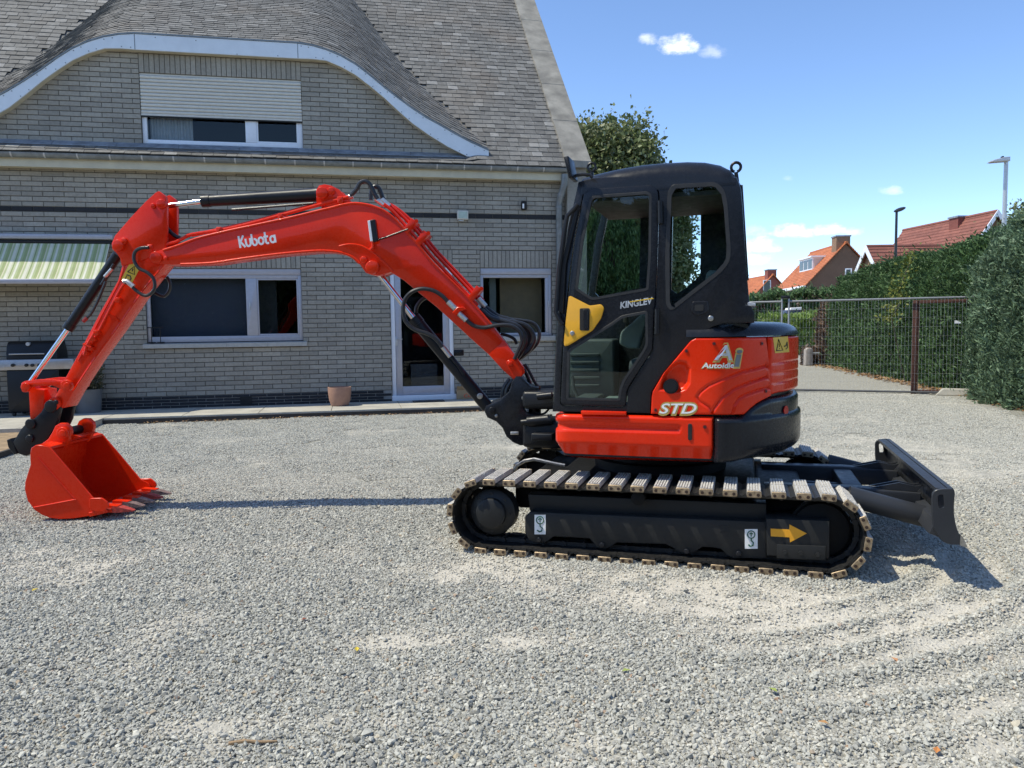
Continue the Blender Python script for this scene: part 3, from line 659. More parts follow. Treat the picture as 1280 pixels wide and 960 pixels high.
# ------------------------------------------------------------------ roof
def roof():
    VT = 5.2
    mb = MB(); us = list(np.arange(UL, UR, .12))+[UR]; vs = list(np.arange(-.34, -.01, .11))+list(np.arange(0, VT, .14))+[VT]
    nu = len(us); dz_ = lambda u, v: (Az(v) if abs(u-UC) < EDGE-.25 and v < .001 else Mz(v))-.035
    mb.v = [FH.w(u, v, dz_(u, v)) for v in vs for u in us]
    for i in range(len(vs)-1):
        for j in range(nu-1):
            if abs((us[j]+us[j+1])/2-UC) < EDGE-.05 and .0 < (vs[i]+vs[i+1])/2 and Ez((us[j]+us[j+1])/2, (vs[i]+vs[i+1])/2) > Mz((vs[i]+vs[i+1])/2)+.03: continue
            mb.face([i*nu+j, i*nu+j+1, (i+1)*nu+j+1, (i+1)*nu+j])
    b0 = len(mb.v); eu_ = list(np.linspace(UC-EDGE+.002, UC+EDGE-.002, 90)); ev_ = list(np.arange(BV, VT, .14))+[VT]; ne = len(eu_)
    mb.v += [FH.w(u, v, Ez(u, v)-.035) for v in ev_ for u in eu_]
    for i in range(len(ev_)-1):
        for j in range(ne-1):
            if max(Ez(eu_[j], ev_[i])-Mz(ev_[i]), Ez(eu_[j+1], ev_[i])-Mz(ev_[i])) > -.06: mb.face([b0+i*ne+j, b0+i*ne+j+1, b0+(i+1)*ne+j+1, b0+(i+1)*ne+j])
    rf = mb.build('roof', M['slate'], house, smooth=30)
    bk = MB(); bk.add([FH.w(UL, VT, Mz(VT)-.04), FH.w(UR+.4, VT, Mz(VT)-.04), FH.w(UR+.4, 9.3, 4.4), FH.w(UL, 9.3, 4.4)], [(0, 1, 2, 3)]); bk.build('rear_roof', M['slate'], house)
    cells = []
    W0, EX = .21, .148
    cosM = math.hypot(1, 1.07)
    def N(f, u, v):
        e = .02; a = Vector((e, 0, f(u+e, v)-f(u, v))); b = Vector((0, e, f(u, v+e)-f(u, v))); return a.cross(b).normalized()
    fm = lambda u, v: Az(v) if abs(u-UC) < EDGE-.25 and v < .02 else Mz(v)
    # main slope
    k = 0; v = -.355; dv = EX/cosM
    while v < VT:
        u = UL-(k % 2)*W0*.5+random.uniform(-.02, .02)
        while u < UR-.03:
            w = W0*random.choice((.85, .95, 1, 1, 1.1)); a, b = u, min(u+w, UR-.02); u += w
            um, vm = (a+b)/2, v+dv*.5
            if abs(um-UC) < EDGE+.05:
                if vm > .0 and Ez(um, vm) > Mz(vm)+.20: continue
                if v > -.13 and Ez(um, max(vm, BV)) > Mz(vm): continue
            if b-a > .05: cells.append((fm, a, b, v, v+dv))
        v += dv; k += 1
    # the eyebrow, courses laid parallel to its edge
    cosE = math.hypot(1, TE); du = .02
    uu = np.arange(UC-EDGE, UC+EDGE, du); arc = np.concatenate([[0], np.cumsum(np.hypot(du, np.diff([htop(x) for x in uu])))])
    fe = lambda u, v: htop(max(UC-EDGE+.001, min(UC+EDGE-.001, u)))+TE*(v-BV)
    k = 0; v = BV; dv = EX*.86/cosE
    while v < VT:
        s = -(k % 2)*W0*.5+random.uniform(-.02, .02)
        while s < arc[-1]-.02:
            w = W0*random.choice((.85, .95, 1, 1, 1.1)); a = float(np.interp(max(s, 0), arc, uu)); b = float(np.interp(s+w, arc, uu)); s += w
            um, vm = (a+b)/2, v+dv*.5
            if Ez(um, vm) <= Mz(vm)-.03 or b-a < .02: continue
            cells.append((fe, a, b, v, v+dv))
        v += dv; k += 1
    def emit(mb, c, world=True):
        f, a, b, v0, v1 = c; g = .0035; th = .010; lift = .017+random.uniform(-.003, .004); tlt = random.uniform(-.004, .004)
        n = N(f, (a+b)/2, (v0+v1)/2); P = []
        for off in (0, th):
            for (u, v, l) in ((a+g, v0, lift+tlt), (b-g, v0, lift-tlt), (b-g, v1+.03, .004), (a+g, v1+.03, .004)):
                P.append(Vector((u, v, f(u, v)))+n*(l-.02+off))
        mb.add([FH.w(*p) for p in P], [(0, 1, 2, 3), (4, 5, 6, 7), (0, 1, 5, 4), (1, 2, 6, 5), (2, 3, 7, 6), (3, 0, 4, 7)])
    def sc(c):
        f, a, b, v0, v1 = c; p = proj(FH.w(a, v0, f(a, v0))); q = proj(FH.w(b, v1, f(b, v1)))
        if not (2 < p[0] < 1278 and 2 < q[1] < 958 and q[0] < 1278): return -1
        return (q[0]-p[0])*(p[1]-q[1])
    cells.sort(key=sc, reverse=True)
    for c in cells[:298]:
        m = MB(); emit(m, c); m.build('slate', M['slate'], rf, smooth=0)
    rest = MB()
    for c in cells[298:]: emit(rest, c)
    rest.build('slate_courses', M['slate'], rf, smooth=0, kind='stuff')
    # curved barge board
    P = TOP+BOT[::-1]
    half_t = [p for p in TOP if p[0] >= UC]; half_b = [p for p in BOT if p[0] >= UC]
    full = [(2*UC-x, z) for x, z in half_t[::-1]]+half_t+half_b[::-1]+[(2*UC-x, z) for x, z in half_b]
    b = MB(); b.prism(FH, full, BV-.018, BV+.012, .003, 1); bb = b.build('barge_board', M['fascia'], house)
    d = MB(); cap = [(x, z) for x, z in [(2*UC-x, z) for x, z in half_t[::-1]]+half_t]
    d.prism(FH, [(x, z+.028) for x, z in cap]+[(x, z+.002) for x, z in cap[::-1]], BV-.03, BV+.06); d.build('drip_edge', M['zinc'], bb)
    sf = MB(); lo = [(x, z+.01) for x, z in [(2*UC-x, z) for x, z in half_b[::-1]]+half_b if abs(x-UC) < EDGE*.93]
    sf.prism(FH, [(x, z+.02) for x, z in lo]+[(x, z) for x, z in lo[::-1]], BV+.013, .01); sf.build('soffit', M['cream'], bb)
    rv = MB()
    for i in range(0, len(TOP)-1):
        for t in (.25, .75):
            x = TOP[i][0]*(1-t)+TOP[i+1][0]*t; zt = curve(TOP, x); zb = curve(BOT, x)
            rv.disc(FH, x, zb+.03 if (i % 2) else zt-.035, BV-.023, BV-.018, .009, 8)
    for px in (168.75, 372): 
        u, _ = FH.tr(px, 55, BV); rv.box(FH, u-.006, u+.006, BV-.0205, BV-.018, curve(BOT, u), curve(TOP, u))
    rv.build('rivets', M['zinc'], bb, kind='stuff')
    # lead apron between dormer wall and lower slates
    a = MB(); za = Mz(0)
    x = UC-EDGE
    while x < UC+EDGE-.1:
        w = 1.0; x1 = min(x+w, UC+EDGE-.1)
        a.hexa([FH.w(x+.004, -.14, Az(-.14)+.012), FH.w(x1-.004, -.14, Az(-.14)+.012), FH.w(x1-.004, .005, Az(0)+.01), FH.w(x+.004, .005, Az(0)+.01)]+[FH.w(x+.004, -.14, Az(-.14)+.020), FH.w(x1-.004, -.14, Az(-.14)+.020), FH.w(x1-.004, .005, Az(0)+.022), FH.w(x+.004, .005, Az(0)+.022)]); x += w
    a.build('lead_flashing', M['lead'], house)
    # gutter with joints, cream board below
    gt = MB(); prof = [(-.02*0+.075*math.cos(t), .075*math.sin(t)) for t in np.linspace(math.pi, 2*math.pi, 9)]
    pr2 = [(.068*math.cos(t), .068*math.sin(t)) for t in np.linspace(2*math.pi, math.pi, 9)]
    Fg = Frame(FH.w(0, 0, 0), FH.yaw+R_(90)); gp = [(-.285+x, 4.43+z) for x, z in prof+pr2]
    gt.prism(Fg, gp, -UR-.02, -UL); go = gt.build('gutter', M['zinc'], house)
    jm = MB(); x = UL+.3
    while x < UR:
        jm.prism(Fg, [(-.285+.08*math.cos(t), 4.43+.08*math.sin(t)) for t in np.linspace(math.pi, 2*math.pi, 9)]+[(-.285+.0755*math.cos(t), 4.43+.0755*math.sin(t)) for t in np.linspace(2*math.pi, math.pi, 9)], -x-.012, -x+.012)
        x += .50
    jm.build('gutter_clips', M['galv'], go, kind='stuff')
    fb = MB(); fb.box(FH, UL, UR-.004, -.22, -.195, 4.225, 4.38); fb.box(FH, UL, UR-.004, -.194, .008, 4.24, 4.262); fb.build('eaves_board', M['cream'], house)
    # downpipe
    u0 = FH.tr(699, 300, -.09)[0]; dp = MB()
    pts = [FH.w(u0+.06, -.285, 4.33), FH.w(u0+.055, -.28, 4.15), FH.w(u0+.0, -.13, 3.88), FH.w(u0, -.09, 3.78), FH.w(u0, -.09, .1)]
    dp.tube(pts, .062, 12); dpo = dp.build('downpipe', M['zinc'], house)
    cl = MB()
    for z in (3.72, 2.2, .7): cl.tube([FH.w(u0, -.09, z), FH.w(u0, -.09, z+.04)], .069, 12)
    cl.build('pipe_clamp', M['zinc'], dpo)
    # gable coping of concrete pieces
    cp = None; g0 = UR-.06; g1 = UR+.44
    vv = [-.30, .62, 1.55, 2.5, 3.45, 4.4, 5.3]
    for a_, b_ in zip(vv[:-1], vv[1:]):
        m = MB(); a_ += .006; b_ -= .006
        m.hexa([FH.w(g0, a_, Mz(a_)-.06), FH.w(g1, a_, Mz(a_)-.06), FH.w(g1, b_, Mz(b_)-.06), FH.w(g0, b_, Mz(b_)-.06)]+[FH.w(g0, a_, Mz(a_)+.075), FH.w(g1, a_, Mz(a_)+.06), FH.w(g1, b_, Mz(b_)+.06), FH.w(g0, b_, Mz(b_)+.075)])
        o = m.build('coping_stone', M['cop'], house)
    # a small roof hook
    h = MB(); u, v = -3.0, 1.9
    P = FH.w(*[*(lambda t: (t[0], 2.2, Ez(t[0], 2.2)))(FH.tr(292, 20, 2.2))]); h.tube([P+Vector((0, 0, -.12)), P+Vector((0, -.05, .05)), P+Vector((.05, -.06, .06))], .012, 6); h.build('roof_hook', M['dark'], house)
M['cop'] = plain('lichen_concrete', (.23, .215, .185), .9, var=.4, scale=2.6, bump=.35)
roof()
# ------------------------------------------------------------------ windows and door
def bars(mb, F, u0, u1, z0, z1, w, v0, v1, wb=None):
    wb = wb or w
    mb.rbox(F, u0, u0+w, v0, v1, z0, z1, .004); mb.rbox(F, u1-w, u1, v0, v1, z0, z1, .004)
    mb.rbox(F, u0+w+.0005, u1-w-.0005, v0, v1, z0, z0+wb, .004); mb.rbox(F, u0+w+.0005, u1-w-.0005, v0, v1, z1-w, z1, .004)
def room(mb, r, depth): 
    mb.box(FH, r[0]-.6, r[0]-.58, .27, depth, r[2]-.4, r[3]+.3); mb.box(FH, r[1]+.58, r[1]+.6, .27, depth, r[2]-.4, r[3]+.3)
    mb.box(FH, r[0]-.6, r[1]+.6, depth, depth+.02, r[2]-.4, r[3]+.3); mb.box(FH, r[0]-.6, r[1]+.6, .27, depth, r[2]-.42, r[2]-.4); mb.box(FH, r[0]-.6, r[1]+.6, .27, depth, r[3]+.3, r[3]+.32)
def pane(parent, u0, u1, z0, z1, v): m = MB(); m.box(FH, u0, u1, v, v+.008, z0, z1); return m.build('pane', M['pane'], parent, smooth=0)
M['navy'] = plain('navy_panel', (.055, .06, .085), .8, var=.12, scale=2)  # for the panel added behind the wide pane
M['sill'] = plain('stone_sill', (.40, .39, .36), .8, var=.12)
def win_lower():
    u0, u1, z0, z1 = WA; zt = FH.tr(290, 343.5)[1]; mu0, mu1 = FH.tr(308, 380, .06)[0], FH.tr(321.5, 380, .06)[0]
    mb = MB(); z0f = FH.tr(280, 427)[1]
    bars(mb, FH, u0, u1, z0f, zt, .062, .05, .12, .10); mb.rbox(FH, mu0, mu1, .046, .121, z0f+.1005, zt-.0625, .004)
    mb.rbox(FH, u0+.005, u1-.005, .03, .115, zt+.002, z1-.002, .006)
    w = mb.build('window', M['alu'], house)
    pane(w, u0+.055, mu0+.01, z0f+.09, zt-.055, .09); pane(w, mu1-.01, u1-.055, z0f+.09, zt-.055, .09)
    s = MB(); bars(s, FH, mu1+.001, u1-.0625, z0f+.101, zt-.063, .028, .058, .088); s.build('sash', M['alu'], w)
    h = MB(); hu = FH.tr(312.5, 379, .04)[0]; hz = FH.tr(312.5, 379, .04)[1]; h.rbox(FH, hu-.012, hu+.012, .02, .046, hz-.11, hz+.03, .005); h.build('window_handle', M['galv'], w)
    sl = MB(); su0, su1 = FH.tr(178.5, 432, -.06)[0], FH.tr(384, 429, -.06)[0]; zz = FH.tr(280, 428, -.06)[1]
    n = 4
    for i in range(n): m = MB(); m.prism(Frame(FH.w(0, 0, 0), FH.yaw+R_(90)), [(-.07, zz-.085), (.05, zz-.085), (.05, zz), (-.07, zz-.015)], -(su0+(su1-su0)*(i+1)/n)+.003, -(su0+(su1-su0)*i/n)); m.build('window_sill', M['sill'], w, smooth=0)
    sc = MB(); sc.box(FH, u0+.03, mu0+.06, .30, .31, z0-.05, zt+.1); sc.build('tint_panel', M['navy'], w)  # added panel; its navy gives the pane the tone of a dark blue reflection
    r = MB(); room(r, WA, 3.2); ro = r.build('room', M['inside'], house, smooth=0)
    b = MB(); b.box(FH, mu1-.05, mu1+.32, .3, .33, z0-.1, zt+.1); b.build('room_screen', M['dark'], w)
win_lower()
def win_right():
    u0, u1, z0, z1 = WB; zt = FH.tr(645, 343)[1]; mb = MB()
    bars(mb, FH, u0, u1, z0, zt, .06, .05, .12); mb.rbox(FH, u0+.004, u1-.004, .025, .115, zt+.002, z1-.002, .006)
    ub = FH.tr(683.5, 380, .06)[0]; mb.rbox(FH, ub-.03, u1-.0605, .044, .12, z0+.0605, zt-.0605, .004)
    w = mb.build('window', M['alu'], house); pane(w, u0+.05, ub-.02, z0+.05, zt-.05, .09)
    h = MB(); hz = FH.tr(686, 378, .04)[1]; hu = FH.tr(686, 378, .04)[0]; h.rbox(FH, hu-.012, hu+.012, .02, .044, hz-.09, hz+.03, .005); h.build('window_handle', M['galv'], w)
    s = MB(); s.rbox(FH, u0-.05, u1+.06, -.06, .045, z0-.10, z0-.004, .006); s.build('window_sill', M['sill'], w)
    b = MB(); a0, a1 = FH.tr(625, 380, .4)[0], FH.tr(677, 380, .4)[0]; b.box(FH, a0, a1, .40, .42, z0-.2, FH.tr(650, 347, .4)[1]); b.build('roller_blind', M['blind'], w)
    c = MB(); c0 = FH.tr(612, 380, .3)[0]; c1 = FH.tr(620, 380, .3)[0]; c.box(FH, c0, c1, .30, .31, z0-.2, z1); c.build('curtain', M['dullcur'], w)
    r = MB(); room(r, WB, 2.5); r.build('room', M['inside'], house, smooth=0)
M['dullcur'] = plain('dull_curtain', (.16, .18, .17), .8)  # plain grey-green cloth without emission
win_right()
def win_upper():
    u0, u1, z0, z1 = WC; mb = MB(); zt = FH.tr(277, 146.5, .05)[1]; mu0, mu1 = FH.tr(307, 165, .06)[0], FH.tr(320.5, 165, .06)[0]
    bars(mb, FH, u0+.004, u1-.004, z0, zt+.25, .075, .05, .12, .085); mb.rbox(FH, mu0, mu1, .046, .121, z0+.0855, zt+.17, .004)
    w = mb.build('window', M['wframe'], house); pane(w, u0+.07, mu0+.01, z0+.075, zt+.2, .09); pane(w, mu1-.01, u1-.07, z0+.075, zt+.2, .09)
    s = MB(); bars(s, FH, mu1+.001, u1-.0795, z0+.086, zt+.17, .03, .056, .088); s.build('sash', M['wframe'], w)
    sh = MB(); sh.rbox(FH, u0+.002, u1-.002, .012, .03, zt-.03, zt+.005, .003); so_ = sh.build('roller_shutter', M['shut'], w)
    n = 11; hh = (z1-.03-zt-.006)/n
    proto = None
    for i in range(n):
        m = MB(); zz = zt+.006+i*hh; m.prism(Frame(FH.w(0, 0, 0), FH.yaw+R_(90)), [(.030, zz), (.012, zz+.010), (.008, zz+hh*.5), (.014, zz+hh-.008), (.030, zz+hh-.003), (.040, zz+hh-.003), (.040, zz)], -u1+.006, -u0-.006); m.build('slat', M['shut'], so_, smooth=60)
    b = MB(); b.rbox(FH, u0+.003, u1-.003, .005, .03, zt-.055, zt-.032, .003); b.build('shutter_bar', M['dark'], so_)
    bx = MB(); bx.box(FH, u0, u1, .03, .2, z1-.03, z1); bx.build('shutter_box', M['shut'], so_)
    c = MB()
    for k in range(14):
        uu = u0+.12+k*.05; c.tube([FH.w(uu, .22+.012*(k % 2), z0), FH.w(uu, .22+.012*(k % 2), z1)], .028, 6)
    c.build('curtain', M['curtain'], w)
    r = MB(); room(r, WC, 2.5); r.build('room', M['inside'], house, smooth=0)
win_upper()
def door():
    u0, u1, z0, z1 = DR; mb = MB(); z0 = .10
    mb.rbox(FH, u0, u0+.075, .03, .12, z0, z1, .004); mb.rbox(FH, u1-.075, u1, .03, .12, z0, z1, .004); mb.rbox(FH, u0+.0755, u1-.0755, .03, .12, z1-.075, z1, .004)
    mb.rbox(FH, u0-.01, u1+.03, -.03, .10, z0-.002, z0+.10, .006); d = mb.build('house_door', M['wframe'], house)
    lf = MB(); bars(lf, FH, u0+.08, u1-.08, z0+.105, z1-.08, .115, .05, .11, .16); l = lf.build('door_leaf', M['alu'], d)
    pane(l, u0+.18, u1-.18, z0+.25, z1-.18, .08)
    h = MB(); hu, hz = FH.tr(495.5, 424, .04); h.rbox(FH, hu-.02, hu+.02, .035, .05, hz-.12, hz+.05, .004); h.tube([FH.w(hu, .035, hz), FH.w(hu, .0, hz), FH.w(hu+.11, -.003, hz)], .009, 8); h.build('door_handle', M['galv'], d)
    r = MB(); room(r, DR, 3); r.build('room', M['inside'], house, smooth=0)
    p = MB(); a0, a1 = FH.tr(513, 440, .5)[0], FH.tr(546, 440, .5)[0]; p.box(FH, a0, a1, .5, .53, FH.tr(530, 487, .5)[1], FH.tr(530, 455, .5)[1]); p.build('inner_panel', M['ipan'], l)
M['ipan'] = plain('inner_door_panel', (.06, .065, .075), .5)
door()
# ------------------------------------------------------------------ things along the house
def on_pave(px, py, z=.102): return gpt(px, py, z)
def FW(Y): return Frame(Vector((0, Y, 0)), 0)
def awning():
    t = thing('awning', 'green and cream striped awning pulled out over the terrace at the left', 'awning', FH.w(-6.9, -.05, 3.1), FH.yaw)
    uR = FH.tr(140, 300, -.1)[0]; uL = uR-4.2; zt = FH.tr(70, 304.5, -.14)[1]; vF = -.74; zf = FH.tr(60, 349, vF)[1]
    h = MB(); z1 = FH.tr(70, 292.5, -.14)[1]; z0 = FH.tr(70, 299, -.14)[1]; h.rbox(FH, uL, uR+.03, -.17, .006, z0, z1, .02); h.build('cassette', M['alu'], t)
    b = MB(); b.tube([FH.w(uL+.02, -.11, zt+.03), FH.w(uR, -.11, zt+.03)], .035, 12); b.build('roller', M['dark'], t)
    NU, NV = 60, 8; me_v = []; uv = []; fs = []
    for lay in (0, -.004):
        for j in range(NV+1):
            s = j/NV
            for i in range(NU+1):
                u = uL+.03+(uR-uL-.06)*i/NU; sag = -.03*math.sin(math.pi*s)-.006*math.sin(i*1.3)*s
                me_v.append(FH.w(u, -.14+(vF+.14)*s, zt+(zf-zt)*s+sag+lay)); uv.append((u/.264, s))
    K = (NU+1)*(NV+1)
    for lay in (0, 1):
        for j in range(NV):
            for i in range(NU): a = lay*K+j*(NU+1)+i; fs.append((a, a+1, a+NU+2, a+NU+1))
    for j in range(NV):
        for i in (0, NU): a = j*(NU+1)+i; fs.append((a, a+NU+1, a+NU+1+K, a+K))
    m = MB(); m.add(me_v, fs); o = m.build('canopy', M['awning'], t, smooth=60)
    ul = o.data.uv_layers.new(name='UVMap')
    for lp in o.data.loops: ul.data[lp.index].uv = uv[lp.vertex_index]
    f = MB(); f.rbox(FH, uL, uR, vF-.05, vF+.02, zf-.075, zf+.005, .015); f.build('front_bar', M['alu'], t)
    a = MB()
    for u in (uR-.12, uL+.4): a.tube([FH.w(u, -.1, zt-.12), FH.w(u-.55, -.42, zt+(zf-zt)*.47-.13), FH.w(u, vF+.0, zf-.05)], .022, 8)
    a.build('folding_arm', M['alu'], t)
awning()
def barbecue():
    v = -.62; c = FH.tr(46, 520, v); u0 = FH.tr(7, 480, v)[0]; u1 = FH.tr(76, 480, v)[0]; zb = .102
    t = thing('barbecue', 'black gas barbecue with steel control panel under the awning', 'barbecue', FH.w((u0+u1)/2, v, zb), FH.yaw)
    zp0, zp1 = FH.tr(45, 462, v)[1], FH.tr(45, 449, v)[1]; zt = FH.tr(45, 426, v)[1]; d = .5
    b = MB(); b.rbox(FH, u0+.02, u1-.02, v, v+d, zb+.07, zp0-.005, .01); b.build('cabinet', M['blackp'], t)
    p = MB(); p.rbox(FH, u0-.35, u1+.22, v-.03, v+d, zp0, zp1, .012); pn = p.build('control_panel', M['steelm'], t)
    for px in (16.5, 33.5, 41, 49.5):
        k = MB(); u, z = FH.tr(px, 456.5, v-.03); k.disc(FH, u, z, v-.07, v-.0305, .026, 16, .006); k.build('knob', M['dark'], pn)
    F9 = Frame(FH.w(0, v, 0), FH.yaw+R_(90)); hd = MB()
    pr = [(0, zp1+.002), (0, zp1+.11)]+[(.02+.14*(1-math.cos(a)), zp1+.11+(zt-zp1-.11)*math.sin(a)) for a in np.linspace(0.2, math.pi/2, 6)]+[(d-.12, zt), (d-.02, zp1+.12), (d-.02, zp1+.002)]
    hd.prism(F9, pr, -u1+.03, -u0-.03, .012); ho = hd.build('lid', M['blackp'], t)
    hh = MB(); hz = FH.tr(30, 442.5, v-.05)[1]; hh.tube([FH.w(u0+.1, v-.06, hz), FH.w(u1-.2, v-.06, hz)], .012, 10)
    for u in (u0+.14, u1-.24): hh.tube([FH.w(u, v-.06, hz), FH.w(u, v+.01, hz)], .008, 8)
    hh.build('handle', M['steelm'], ho)
    g = MB(); gu, gz = FH.tr(37, 430, v+.1); g.disc(FH, gu, gz, v+.02, v+.10, .03, 14); g.build('thermometer', M['galv'], ho)
    for u in (u0+.08, u1-.08):
        for vv in (v+.06, v+d-.06): w = MB(); w.cyl(FH.w(u-.02, vv, zb+.035), FH.w(u+.02, vv, zb+.035), .035, 14); w.build('wheel', M['rubber'], t)
M['steelm'] = plain('brushed_steel', (.40, .40, .41), .4, .8, var=.1)
barbecue()
def fast_quads(name, P, mat, parent=None, **kw):             # P: (n, 4, 3) world corners
    n = len(P); me = bpy.data.meshes.new(name); V = P.reshape(-1, 3)
    if parent is not None:
        r = parent
        while r.parent: r = r.parent
        m = np.array(ROOTM.get(r.name, Matrix()).inverted()); V = V@m[:3, :3].T+m[:3, 3]
    me.vertices.add(4*n); me.vertices.foreach_set('co', V.ravel().astype(np.float32)); me.loops.add(4*n); me.loops.foreach_set('vertex_index', np.arange(4*n, dtype=np.int32))
    me.polygons.add(n); me.polygons.foreach_set('loop_start', np.arange(0, 4*n, 4, dtype=np.int32)); me.polygons.foreach_set('loop_total', np.full(n, 4, np.int32)); me.materials.append(mat); me.update(calc_edges=True)
    o = bpy.data.objects.new(name, me); COL.objects.link(o); o.parent = parent; return tag(o, **kw)
def sprays(pos, axis, size, aspect=.35, jit=.5, fold=.25):
    n = len(pos); a = axis+rng.normal(0, jit, (n, 3)); a /= np.linalg.norm(a, axis=1, keepdims=True)+1e-9
    b = np.cross(a, rng.normal(0, 1, (n, 3))); b /= np.linalg.norm(b, axis=1, keepdims=True)+1e-9; c = np.cross(a, b)
    s = (size*rng.uniform(.65, 1.35, n))[:, None]
    return np.stack([pos-a*s*.5, pos+b*s*aspect*.5+a*s*.12+c*s*fold*.3, pos+a*s*.5, pos-b*s*aspect*.5+a*s*.12+c*s*fold*.3], 1)
def planter():
    c = FH.w(FH.tr(111, 516, -.33)[0], -.33, .102); r1 = .24
    t = thing('planter', 'round grey planter with a withered plant against the house wall', 'planter', c, 0)
    m = MB(); m.lathe(c, [(.19, 0), (.225, .38), (.235, .40), (.20, .40), (.19, .34)], 28); m.build('pot', M['greypot'], t)
    n = 900; ph = rng.random(n)*6.28; rr = .26*np.sqrt(rng.random(n)); z = rng.uniform(.38, .80, n); P = np.array(c)+np.stack([rr*np.cos(ph), rr*np.sin(ph), z], 1)
    ax = np.stack([np.cos(ph)*.6, np.sin(ph)*.6, np.ones(n)*.7], 1); fast_quads('foliage', sprays(P, ax, .06*np.ones(n), .5), M['wither'], t)
    s = MB()
    for i in range(9): a = i*.7; s.tube([c+Vector((0, 0, .34)), c+Vector((.1*math.cos(a), .1*math.sin(a), .6)), c+Vector((.2*math.cos(a), .2*math.sin(a), .75))], .006, 5)
    s.build('stem', M['bark'], t)
M['wither'] = leaf_mat('withered_leaf', [(.09, .085, .04), (.13, .11, .06), (.06, .075, .03), (.16, .12, .08)], .2)
planter()
def pot():
    c = on_pave(425, 507); t = thing('terracotta_pot', 'empty round terracotta pot standing on the pavement beside the house door', 'plant pot', c, 0)
    m = MB(); m.lathe(c, [(.12, 0), (.155, .01), (.185, .10), (.20, .22), (.205, .30), (.205, .335), (.185, .335), (.182, .29), (.17, .2)], 36); m.build('bowl', M['terra'], t)
    s = MB(); s.lathe(c, [(.17, .2), (.173, .235), (.0, .245)], 24); s.build('soil', M['bark'], t)
pot()
def text_mesh(body, shear=0, bold=0, res=4):
    cu = bpy.data.curves.new('text', 'FONT'); cu.body = body; cu.size = 1; cu.shear = shear; cu.offset = bold; cu.resolution_u = res; cu.fill_mode = 'FRONT'
    o = bpy.data.objects.new('text', cu); COL.objects.link(o); dg = bpy.context.evaluated_depsgraph_get(); dg.update(); me = bpy.data.meshes.new_from_object(o.evaluated_get(dg))
    V = [v.co.copy() for v in me.vertices]; Fs = [list(p.vertices) for p in me.polygons]; bpy.data.objects.remove(o); bpy.data.curves.remove(cu); bpy.data.meshes.remove(me); return V, Fs
def decal(name, body, place, p0, p1, cap, mat, parent, shear=0, bold=0, label=None):
    """letters with the baseline from p0 to p1 (in the surface's own 2-D coordinates), cap = capital height; place(x, z) gives the world point"""
    V, Fs = text_mesh(body, shear, bold); x0 = min(v.x for v in V); x1 = max(v.x for v in V); hc = .72
    bx = Vector((p1[0]-p0[0], p1[1]-p0[1])); sx = bx.length/(x1-x0); bd = bx.normalized(); nd = Vector((-bd.y, bd.x))
    m = MB(); m.add([place(*(Vector(p0)+bd*((v.x-x0)*sx)+nd*(v.y*cap/hc))) for v in V], Fs); return m.build(name, mat, parent, smooth=0, recalc=False, label=label)
def carton():
    c = on_pave(583, 499); t = thing('cardboard_box', 'small open cardboard box with red writing beside the house door', 'box', c, FH.yaw)
    v = (c-FH.o).dot(FH.ey); u0, z = FH.tr(571.5, 498, v); u1 = FH.tr(595, 498, v)[0]; h = FH.tr(580, 487, v)[1]-.102
    m = MB(); m.rbox(FH, u0, u1, v, v+.22, .103, .103+h, .004); m.build('carton', M['card'], t)
    f = MB(); f.hexa([FH.w(u0, v, .103+h), FH.w(u1, v, .103+h), FH.w(u1, v+.004, .103+h), FH.w(u0, v+.004, .103+h)]+[FH.w(u0-.01, v-.06, .103+h+.07), FH.w(u1, v-.06, .103+h+.05), FH.w(u1, v-.055, .103+h+.05), FH.w(u0-.01, v-.055, .103+h+.07)]); f.build('flap', M['card'], t)
    decal('lettering', 'Co', lambda x, z: FH.w(x, v-.002, z), (FH.tr(580, 497, v)[0], FH.tr(580, 497, v)[1]), (FH.tr(588.5, 496.3, v)[0], FH.tr(588, 496.3, v)[1]), .075, M['red'], t, .15)
carton()
def jug():
    c = on_pave(607.5, 494); t = thing('watering_jug', 'small dark jug with pale handle at the wall foot by the boom cylinder', 'jug', c, 0)
    m = MB(); m.lathe(c, [(.06, 0), (.075, .03), (.07, .16), (.045, .2), (.04, .2)], 16); m.build('body', M['dark'], t)
    h = MB(); h.tube([c+Vector((.04*math.cos(a)-.0, .0, .2+.12*math.sin(a))) for a in np.linspace(0, math.pi, 9)], .009, 6); h.build('handle', M['galv'], t)
jug()
def mat_():
    a, b = on_pave(517, 503.5), on_pave(556, 502); m = MB(); d = FH.ey*.3
    m.hexa([a, b, b+d, a+d]+[p+Vector((0, 0, .016)) for p in (a, b, b+d, a+d)]); m.build('door_mat', M['rubber'], None, label='flat black mat lying in front of the house door', cat='door mat')
mat_()
def candle_stand():
    v = -.04; zz = FH.tr(192, 428.5, v)[1]; u0, u1 = FH.tr(189.5, 420, v)[0], FH.tr(200.5, 420, v)[0]; t = thing('lantern_stand', 'thin black wire stand on the sill of the wide window', 'wire stand', FH.w(u0, v, zz), FH.yaw)
    m = MB(); zt = FH.tr(192, 409.5, v)[1]
    for u in (u0, u1): m.tube([FH.w(u, v, zz+.01), FH.w(u, v, zt)], .008, 6)
    m.tube([FH.w(u0-.07, v, zt), FH.w(u1+.05, v, zt)], .009, 6); m.build('frame', M['dark'], t)
    for u in (u0, u1): f = MB(); f.box(FH, u-.05, u+.05, v-.02, v+.06, zz+.002, zz+.012); f.build('foot', M['dark'], t)
candle_stand()
